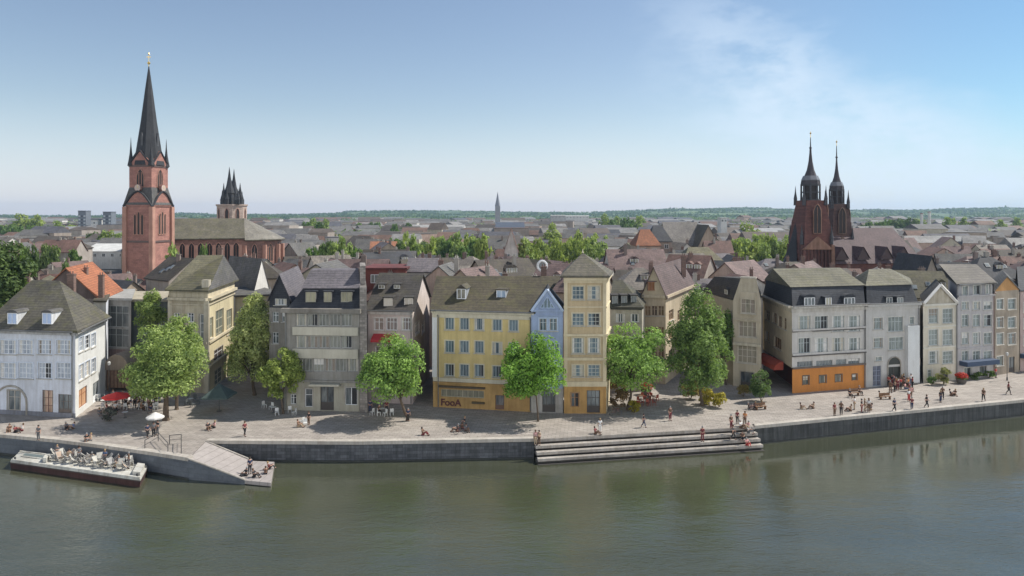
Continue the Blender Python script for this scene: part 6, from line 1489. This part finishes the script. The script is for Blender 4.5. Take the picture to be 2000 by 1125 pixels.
# left promenade
P_(30, 845, 'ground', 'maroon', 'black', 'left of a pair before the white corner house', 1.2); P_(43, 842, 'ground', 'white', 'maroon', 'right of a pair before the white corner house', -1.0)
P_(18, 844, 'ground', 'brown', 'brown', 'at the far left end of the promenade', .4); P_(75, 860, 'stand', 'grey', 'grey', 'near the quay edge above the barge', 0)
P_(129, 838, 'ground', 'grey', 'black', 'below the white house door', .8); P_(143, 838, 'ground', 'blue', 'brown', 'beside another below the white house door', -.8)
P_(169, 862, 'ground', 'black', 'brown', 'left of two above the barge end', .5); P_(176, 862, 'ground', 'tan', 'grey', 'right of two above the barge end', -.4)
P_(300, 853, 'stand', 'grey', 'black', 'beside the white parasol at the shade edge', .4); P_(308, 850, 'talk', 'black', 'grey', 'under the white parasol at the shade edge', -.5); P_(288, 856, 'walk', 'navy', 'black', 'at the café shade corner', 1)
P_(406, 839, 'ground', 'black', 'brown', 'left of a pair below the green parasol', .7); P_(418, 836, 'ground', 'pink', 'black', 'right of a pair below the green parasol', -.5)
P_(478, 852, 'walk', 'maroon', 'black', 'alone on the sunny paving left of the quay wall', .9)
P_(583, 834, 'ground', 'brown', 'tan', 'beside the white chairs below the office block', 1.3); P_(603, 830, 'stand', 'black', 'brown', 'right of the white chairs below the office block', -.4)
P_(826, 850, 'ground', 'brown', 'maroon', 'alone on the paving right of the pink house tree', 1.3); P_(797, 823, 'stand', 'navy', 'black', 'against the leaning trunk of the pink house tree', .2)
P_(741, 808, 'chair', 'brown', 'black', 'in the shade left of the leaning trunk', .3); P_(755, 807, 'stand', 'maroon', 'black', 'in the shade behind the leaning trunk', .3); P_(723, 806, 'stand', 'navy', 'navy', 'by the grey office block corner', 0)
for i, (px, py, kd, t, l) in enumerate(((893, 843, 'ground', 'black', 'brown'), (903, 838, 'ground', 'brown', 'black'), (911, 842, 'ground', 'grey', 'brown'), (907, 832, 'chair', 'black', 'grey'))): P_(px, py, kd, t, l, 'in the small group before the yellow house', prn.uniform(-3, 3))
P_(1172, 845, 'stand', 'white', 'white', 'at the tree shadow above the steps', 0); P_(1257, 835, 'walk', 'black', 'navy', 'leaving the shade before the terrace', 1.4); P_(1309, 822, 'talk', 'brown', 'maroon', 'alone on sunny paving right of the terrace shade', .3); P_(1163, 848, 'ground', 'maroon', 'brown', 'beside the one in white above the steps', .9)
def stepz(k): return -.02 - .52 * k
def onstep(px, k, off=-.1):
    d = dS; kx = (px - 1000) / F; o1 = .62 * k + off; P0 = S0 + nS * o1; u = (kx * P0.y - P0.x) / (d.x - kx * d.y); p = P0 + d * u; p.z = stepz(k); return p
P_(0, 0, 'stand', 'pink', 'tan', 'left of two at the river steps corner', .3, loc=onstep(1046, 1)); P_(0, 0, 'talk', 'tan', 'brown', 'right of two at the river steps corner', -.6, loc=onstep(1053, 1))
P_(0, 0, 'stand', 'maroon', 'maroon', 'alone on the middle of the river steps', 0, loc=onstep(1372, 2)); P_(0, 0, 'walk', 'grey', 'black', 'low on the right part of the river steps', 1.5, loc=onstep(1432, 2))
P_(0, 0, 'ground', 'pink', 'red', 'lower right corner of the river steps', .2, loc=onstep(1459, 3, .0)); P_(0, 0, 'ground', 'brown', 'black', 'right end of the river steps', -.3, loc=onstep(1450, 2)); P_(0, 0, 'ground', 'white', 'grey', 'right end of the river steps', .6, loc=onstep(1462, 1))
P_(1428, 838, 'stand', 'brown', 'maroon', 'left of three above the right end of the steps', .4); P_(1440, 828, 'stand', 'maroon', 'black', 'middle of three above the right end of the steps', 0); P_(1455, 832, 'talk', 'orange', 'brown', 'right of three above the right end of the steps', -.7); P_(1447, 836, 'ground', 'white', 'brown', 'in front of the three above the steps', .6); P_(1461, 836, 'ground', 'pink', 'tan', 'beside the three above the steps', -1)
P_(1103 + 163, 780, 'chair', 'maroon', 'black', 'among the terrace chairs', .5)
# right promenade
P_(1463, 799, 'ground', 'black', 'grey', 'left of a pair in front of the willow-like shrub', 1.2); P_(1475, 798, 'ground', 'grey', 'black', 'middle in front of the willow-like shrub', -.6); P_(1487, 796, 'ground', 'brown', 'black', 'right of the pair in front of the willow-like shrub', -1.2)
P_(1565, 799, 'ground', 'brown', 'tan', 'left of a pair below the orange ground floor', 1.4); P_(1588, 798, 'ground', 'tan', 'brown', 'right of a pair below the orange ground floor', -1.3)
P_(1630, 812, 'stand', 'maroon', 'brown', 'left of two upright friends below the orange wall', .3); P_(1643, 811, 'stand', 'brown', 'black', 'right of two upright friends below the orange wall', -.3)
for px, py, kd, t, l, wh in ((1661, 803, 'ground', 'tan', 'brown', 'at the left of the busy promenade group'), (1669, 800, 'talk', 'white', 'tan', 'at the left of the busy promenade group'), (1683, 806, 'stand', 'black', 'maroon', 'in the middle of the busy promenade group'), (1689, 803, 'talk', 'brown', 'tan', 'in the middle of the busy promenade group'), (1697, 805, 'stand', 'white', 'brown', 'at the right of the busy promenade group'), (1701, 801, 'ground', 'grey', 'tan', 'at the right of the busy promenade group')): P_(px, py, kd, t, l, wh)
P_(1719, 776, 'ground', 'black', 'brown', 'left of the crowd by the arched door', 1.3); P_(1747, 804, 'walk', 'navy', 'black', 'near the quay edge below the arched door crowd', .6); P_(1781, 801, 'walk', 'maroon', 'navy', 'near the quay edge right of the one in navy', -.5); P_(1810, 797, 'walk', 'black', 'black', 'alone near the quay edge before the pediment house', .8)
P_(1775, 784, 'talk', 'white', 'red', 'between the crowd and the quay edge', .2); P_(1779, 779, 'stand', 'pink', 'brown', 'between the crowd and the quay edge', -.3); P_(1837, 786, 'stand', 'black', 'navy', 'left of two before the red flowers', .3); P_(1841, 780, 'talk', 'brown', 'black', 'right of two before the red flowers', -.5)
P_(1857, 773, 'ground', 'black', 'brown', 'left of a pair below the red flowers', 1.1); P_(1865, 772, 'ground', 'brown', 'black', 'right of a pair below the red flowers', -1.1); P_(1921, 784, 'walk', 'brown', 'black', 'strolling below the blue awning', -.9); P_(1970, 770, 'walk', 'maroon', 'black', 'near the lamp post at the far right', .9); P_(1945, 738, 'stand', 'red', 'grey', 'by the door of the tan gabled house', .3)
cr_ = random.Random(8)
crowd = ('red', 'pink', 'maroon', 'brown', 'tan', 'white', 'black', 'orange')
for i in range(17):
    px = 1736 + i * 2.9; py = 752 + cr_.uniform(0, 16); P_(px, py, cr_.choice(('stand', 'talk', 'chair', 'stand')) if i % 4 else 'talk', crowd[(i * 3) % 8], ('black', 'brown', 'maroon', 'denim')[i % 4], 'in the crowd before the arched door')
for i in range(24):
    px = 190 + cr_.uniform(0, 125); py = 786 + cr_.uniform(0, 30) - (px - 190) * .04; P_(px, py, cr_.choice(('stand', 'chair', 'talk', 'chair')), cr_.choice(('maroon', 'grey', 'white', 'pink', 'brown', 'navy', 'black')), ('black', 'denim', 'brown', 'grey')[i % 4], 'in the café crowd by the red parasol')
# on the dock
for i, (px, py, t, kd) in enumerate(((480, 930, 'black', 'ground'), (488, 926, 'navy', 'stand'), (496, 932, 'black', 'ground'), (519, 926, 'brown', 'ground'), (525, 917, 'maroon', 'ground'))):
    g = G(px, py, -1.75); P_(0, 0, kd, t, 'black', ('at the left of the dock', 'upright on the floating dock', 'in the middle of the dock', 'at the right of the dock', 'at the back corner of the dock')[i], prn.uniform(-3, 3), loc=g)

# ================================================================ street and café things
WPL = plain((.62, .62, .60), .5, name='white_plastic'); WOOD = plain((.17, .09, .045), .7, var=.3, name='wood')
def chair_proto(mat, label, group, loc):
    o = empty('cafe_chair', loc, label, 'chair', group)
    def bx(n, *a):
        b = MB(); b.box(*a, mat); m = b.data(n); link(n, m, o, (0, 0, 0))
    bx('seat', -.22, .22, -.22, .22, .43, .47); bx('backrest', -.22, .22, .18, .22, .50, .92)
    for x in (-.2, .2):
        for y in (-.2, .2): bx('leg', x - .022, x + .022, y - .022, y + .022, 0, .43)
    return o
def chairs(spots, mat, label, group):
    pr = None
    for i, (px, py) in enumerate(spots):
        g = G(px, py)
        if pr is None: pr = chair_proto(mat, label, group, g); o = pr
        else: o = copy_tree(pr); o.location = g
        o.rotation_euler = (0, 0, prn.uniform(-3, 3))
def tables(spots, mat, label, group, z=.72):
    pr = None
    for px, py in spots:
        g = G(px, py)
        if pr is None:
            pr = empty('cafe_table', g, label, 'table', group); b = MB(); b.lathe((0, 0, 0), [(.36, z), (.38, z + .015), (.38, z + .03), (.0, z + .03)], 14, mat); link('table_top', b.data('table_top'), pr, (0, 0, 0))
            b = MB(); b.tube((0, 0, .03), (0, 0, z), .04, .04, 8, METAL); b.lathe((0, 0, 0), [(.24, 0), (.22, .03)], 10, METAL); link('leg', b.data('leg'), pr, (0, 0, 0)); o = pr
        else: o = copy_tree(pr); o.location = g
sp_ = [(192 + (i * 37) % 118, 783 + (i * 17) % 34) for i in range(20)]
chairs(sp_, WPL, 'white café chair in the shaded terrace by the white corner house', 'white café chairs under the big tree')
tables([(202, 792), (228, 796), (252, 790), (278, 800), (214, 812), (244, 816), (272, 786), (296, 806)], WPL, 'round white café table in the shaded terrace by the white corner house', 'white café tables under the big tree')
chairs([(1248, 787), (1254, 792), (1260, 785), (1266, 793), (1272, 787), (1278, 792), (1256, 779), (1270, 780), (1282, 783), (1246, 797)], plain((.30, .06, .035), .6), 'red-brown chair on the planted terrace right of the tan house', 'red-brown terrace chairs')
tables([(1252, 783), (1264, 788), (1276, 784)], WOOD, 'wooden table on the planted terrace right of the tan house', 'wooden terrace tables')
chairs([(590, 829), (596, 833), (740, 812), (752, 813), (727, 811), (765, 811)], WPL, 'white chair standing out on the promenade before the middle houses', 'white chairs on the open promenade')
chairs([(530, 800), (541, 811), (566, 806), (516, 797), (575, 811)], WPL, 'white chair in the shade of the small light green tree', 'white chairs under the small tree')
chairs([(365, 792), (376, 795), (386, 790), (370, 786), (380, 784)], plain((.09, .10, .10), .6), 'dark chair beside the dark green parasol', 'dark chairs at the green parasol')
tables([(372, 789), (534, 806), (746, 809)], WPL, 'small white table standing in shade on the promenade', 'small white promenade tables')
def parasol(px, py, r, h_, mat, label, n=8, drop=.55, name='parasol', squash=1.0):
    g = G(px, py); o = empty(name, g, label, 'parasol'); b = MB(); b.tube((g.x, g.y, 0), (g.x, g.y, h_ + .1), .045, .03, 8, METAL); b.lathe(g, [(.35, 0), (.3, .08)], 12, METAL); b.build('pole', o)
    b = MB(); top = g + Vector((0, 0, h_)); rim = [g + Vector((r * math.cos(2 * PI * i / n + PI / n), r * squash * math.sin(2 * PI * i / n + PI / n), h_ - drop)) for i in range(n)]
    for i in range(n):
        p, q = rim[i], rim[(i + 1) % n]; b.poly([p, q, top], mat); b.poly([p, p - Vector((0, 0, .18)), q - Vector((0, 0, .18)), q], mat); b.poly([q - Vector((0, 0, .03)), p - Vector((0, 0, .03)), top - Vector((0, 0, .05))], mat)
    b.build('canopy', o)
    b = MB()
    for p in rim: b.tube(top - Vector((0, 0, .08)), p - Vector((0, 0, .05)), .018, .014, 4, METAL)
    b.build('rib', o); return o
parasol(228, 800, 1.75, 2.35, plain((.62, .03, .025), .7, var=.08, name='red_canvas'), 'bright red parasol over the café crowd beside the white corner house')
parasol(303, 846, 1.0, 2.5, plain((.6, .58, .55), .8, var=.1), 'small white parasol at the sunny edge of the big tree shade')
parasol(428, 803, 2.4, 3.6, plain((.055, .08, .075), .8, var=.2, name='green_canvas'), 'large dark green parasol in the open square below the cream house', n=4, drop=1.5)
if 0: parasol(206, 792, 1.2, 2.4, plain((.55, .53, .5), .8, var=.1), 'pale grey parasol left of the bright red one')
if 0: parasol(258, 792, 1.3, 2.3, plain((.58, .50, .48), .8, var=.1), 'pale pinkish parasol right of the bright red one')
def bench(px, py, rz, label):
    g = G(px, py); o = empty('bench', g, label, 'bench', None, rz)
    for n, a in (('seat', (-.8, .8, -.2, .2, .42, .46)), ('backrest', (-.8, .8, .2, .24, .52, .85)), ('leg', (-.7, -.62, -.2, .2, 0, .42)), ('leg', (.62, .7, -.2, .2, 0, .42))):
        b = MB(); b.box(*a, WOOD); link(n, b.data(n), o, (0, 0, 0))
bench(1668, 773, .2, 'dark bench on the paving just below the orange wall'); bench(1729, 780, .1, 'dark bench left of the crowd by the arched door'); bench(1486, 800, .3, 'dark bench before the willow-like shrub')
P_(1660, 776, 'chair', 'black', 'black', 'left by the bench below the orange wall', .2); P_(1679, 771, 'chair', 'brown', 'black', 'right by the bench below the orange wall', .2)
def lamp(px, py, h_, label):
    g = G(px, py); o = empty('street_lamp', g, label, 'street lamp'); b = MB(); b.lathe(g, [(.12, 0), (.1, .5), (.05, .6), (.04, h_ - .4)], 8, METAL); b.build('pole', o)
    b = MB(); b.lathe(g + Vector((0, 0, h_ - .4)), [(.08, 0), (.17, .1), (.2, .42), (.22, .45), (.05, .58)], 8, plain((.5, .5, .48), .3)); b.build('lantern', o)
lamp(1967, 743, 4.2, 'slim street lamp near the right edge before the tan gabled house'); lamp(1266, 742 + 40, 3.6, 'slim street lamp behind the terrace')
lamp(213, 778, 5.0, 'slim white lamp post between the white corner house and the kiosk')
def bicycle(px, py, rz, label):
    g = G(px, py); o = empty('bicycle', g, label, 'bicycle', None, rz)
    for x in (-.5, .5):
        b = MB(); n = 16
        for i in range(n): a, c = 2 * PI * i / n, 2 * PI * (i + 1) / n; b.tube((x + .33 * math.cos(a), 0, .34 + .33 * math.sin(a)), (x + .33 * math.cos(c), 0, .34 + .33 * math.sin(c)), .025, .025, 5, METAL, False)
        for i in range(6): a = PI * i / 6; b.tube((x + .32 * math.cos(a), 0, .34 + .32 * math.sin(a)), (x - .32 * math.cos(a), 0, .34 - .32 * math.sin(a)), .006, .006, 3, METAL, False)
        link('wheel', b.data('wheel'), o, (0, 0, 0))
    b = MB(); fr = plain((.12, .02, .02), .4)
    for p, q in (((-.5, 0, .34), (-.1, 0, .32)), ((-.1, 0, .32), (-.2, 0, .85)), ((-.2, 0, .8), (.35, 0, .82)), ((-.1, 0, .32), (.36, 0, .72)), ((-.5, 0, .34), (-.2, 0, .78)), ((.5, 0, .34), (.34, 0, .95))): b.tube(p, q, .02, .02, 5, fr)
    link('frame', b.data('frame'), o, (0, 0, 0)); b = MB(); b.tube((-.22, 0, .86), (-.22, 0, .92), .02, .02, 5, METAL); b.box(-.33, -.1, -.06, .06, .92, .96, METAL); link('saddle', b.data('saddle'), o, (0, 0, 0))
    b = MB(); b.tube((.33, -.25, 1.0), (.33, .25, 1.0), .016, .016, 5, METAL); b.tube((.34, 0, .93), (.33, 0, 1.0), .016, .016, 5, METAL); link('handlebar', b.data('handlebar'), o, (0, 0, 0))
bicycle(1470, 801, .4, 'bicycle parked by the people before the willow-like shrub'); bicycle(899, 848, .2, 'bicycle lying by the group in the tree shade before the yellow house'); bicycle(1202, 811, 0, 'bicycle against the shrubs beside the tan house')

# ================================================================ the barge
ZD = -1.35
fl, fr_, br_, bl_ = G(20, 900, ZD), G(274, 936, ZD), G(288, 911, ZD), G(38, 882, ZD)
bo = empty('barge', V2((fl + fr_ + br_ + bl_) / 4, ZW), 'long low white-decked barge with a dark red hull moored at the left', 'boat')
HULL = plaster((.075, .030, .025), .5); WD_ = plaster((.62, .61, .56), .3); b = MB(); ct = (fl + fr_ + br_ + bl_) / 4
lowp = [ct + (p - ct) * .985 for p in (fl, fr_, br_, bl_)]
b.prism([V2(p, 0) for p in lowp], ZW - .3, ZD - .28, HULL, [V2(p, 0) for p in (fl, fr_, br_, bl_)]); b.prism([V2(ct + (p - ct) * 1.006, 0) for p in (fl, fr_, br_, bl_)], ZD - .277, ZD - .16, plain((.05, .035, .03))); b.build('hull', bo)
b = MB(); b.prism([V2(p, 0) for p in (fl, fr_, br_, bl_)], ZD - .157, ZD, WD_); b.build('deck', bo)
db = (fr_ - fl).normalized(); nbk = Vector((-db.y, db.x, 0)); Lb = (fr_ - fl).length; wb_ = (bl_ - fl).dot(nbk)
def BP(u, v, z=0.0): return lerp(lerp(fl, fr_, u), lerp(bl_, br_, u), v) + Vector((0, 0, z))
def deckbox(name, u0, u1, v0, v1, z0, z1, mat):
    b = MB(); b.prism([V2(BP(u0, v0), 0), V2(BP(u1, v0), 0), V2(BP(u1, v1), 0), V2(BP(u0, v1), 0)], ZD + z0, ZD + z1, mat); return b.build(name, bo)
deckbox('hatch', .05, .235, .5, .86, .002, .12, WD_); deckbox('hatch_cover', .06, .225, .56, .80, .122, .15, plain((.14, .17, .17), .3))
deckbox('locker', .245, .275, .25, .7, .002, .55, WD_); deckbox('bow_box', .93, .985, .25, .95, .002, .35, WD_)
for v in (.04, .96):
    deckbox('gunwale', 0.005, .995, v - .025, v + .025, .002, .16, WD_)
for u in (.03, .97):
    b = MB(); p = BP(u, .12, .003); b.tube(p, p + Vector((0, 0, .35)), .09, .11, 8, METAL); b.build('bollard', bo)
sling = [plain(c, .8, name='canvas') for c in ((.48, .46, .41), (.32, .31, .30), (.42, .32, .25))]
DCF = plain((.34, .33, .31), .6, name='weathered_wood')
def deck_chair(p, rz, sm, label):
    o = empty('deck_chair', p, label, 'deck chair', 'deck chairs on the barge', rz); b = MB()
    for x in (-.3, .3):
        b.tube((x, -.55, .02), (x, .45, 1.0), .03, .03, 5, DCF); b.tube((x, .5, .02), (x, -.35, .62), .03, .03, 5, DCF)
    for y, z in ((-.55, .03), (.45, 1.0), (.5, .03), (-.35, .62)): b.tube((-.3, y, z), (.3, y, z), .028, .028, 5, DCF)
    link('frame', b.data('frame'), o, (0, 0, 0)); b = MB(); cv = [(-.38, .60), (-.2, .38), (.0, .34), (.2, .55), (.43, .99)]
    for i in range(4):
        (y0, z0), (y1, z1) = cv[i], cv[i + 1]; b.mesh([(-.27, y0, z0), (.27, y0, z0), (.27, y1, z1), (-.27, y1, z1), (-.27, y0, z0 - .02), (.27, y0, z0 - .02), (.27, y1, z1 - .02), (-.27, y1, z1 - .02)], [(0, 1, 2, 3), (7, 6, 5, 4), (0, 3, 7, 4), (1, 5, 6, 2)], sm)
    link('sling', b.data('sling'), o, (0, 0, 0))
for i in range(11):
    for j in range(2):
        deck_chair(BP(.305 + i * .057 + prn.uniform(-.008, .008), .55 + j * .3, .002), prn.choice((.9, -.9, .4, 2.2)) + prn.uniform(-.3, .3), sling[(i * 2 + j) % 3 if i % 3 else 0], 'pale folding deck chair among the rows crowding the white barge deck')
for i, (u, v, t) in enumerate(((.33, .68, 'grey'), (.42, .72, 'tan'), (.50, .68, 'grey'), (.60, .74, 'tan'), (.70, .68, 'denim'), (.80, .72, 'grey'), (.88, .66, 'brown'))):
    P_(0, 0, 'chair' if i % 2 else 'talk', t, ('grey', 'tan')[i % 2], 'on the white barge, %s from its left end' % ORD[i], loc=BP(u, v, .002))

# people nothing tells apart share a label and a group
seen = {}
for o in scene.objects:
    if o.parent is None and 'label' in o and o.get('category') in ('person', 'bush'): seen.setdefault(o['label'], []).append(o)
for l, os_ in seen.items():
    if len(os_) > 1:
        for o in os_: o['group'] = 'people dressed alike: ' + l[:40]
import os as _os
if _os.environ.get('DEV'):
    for o in scene.objects:
        if o.parent is None and 'label' in o and len(o['label'].split()) > 16: print('LONG', o.name, o['label'])
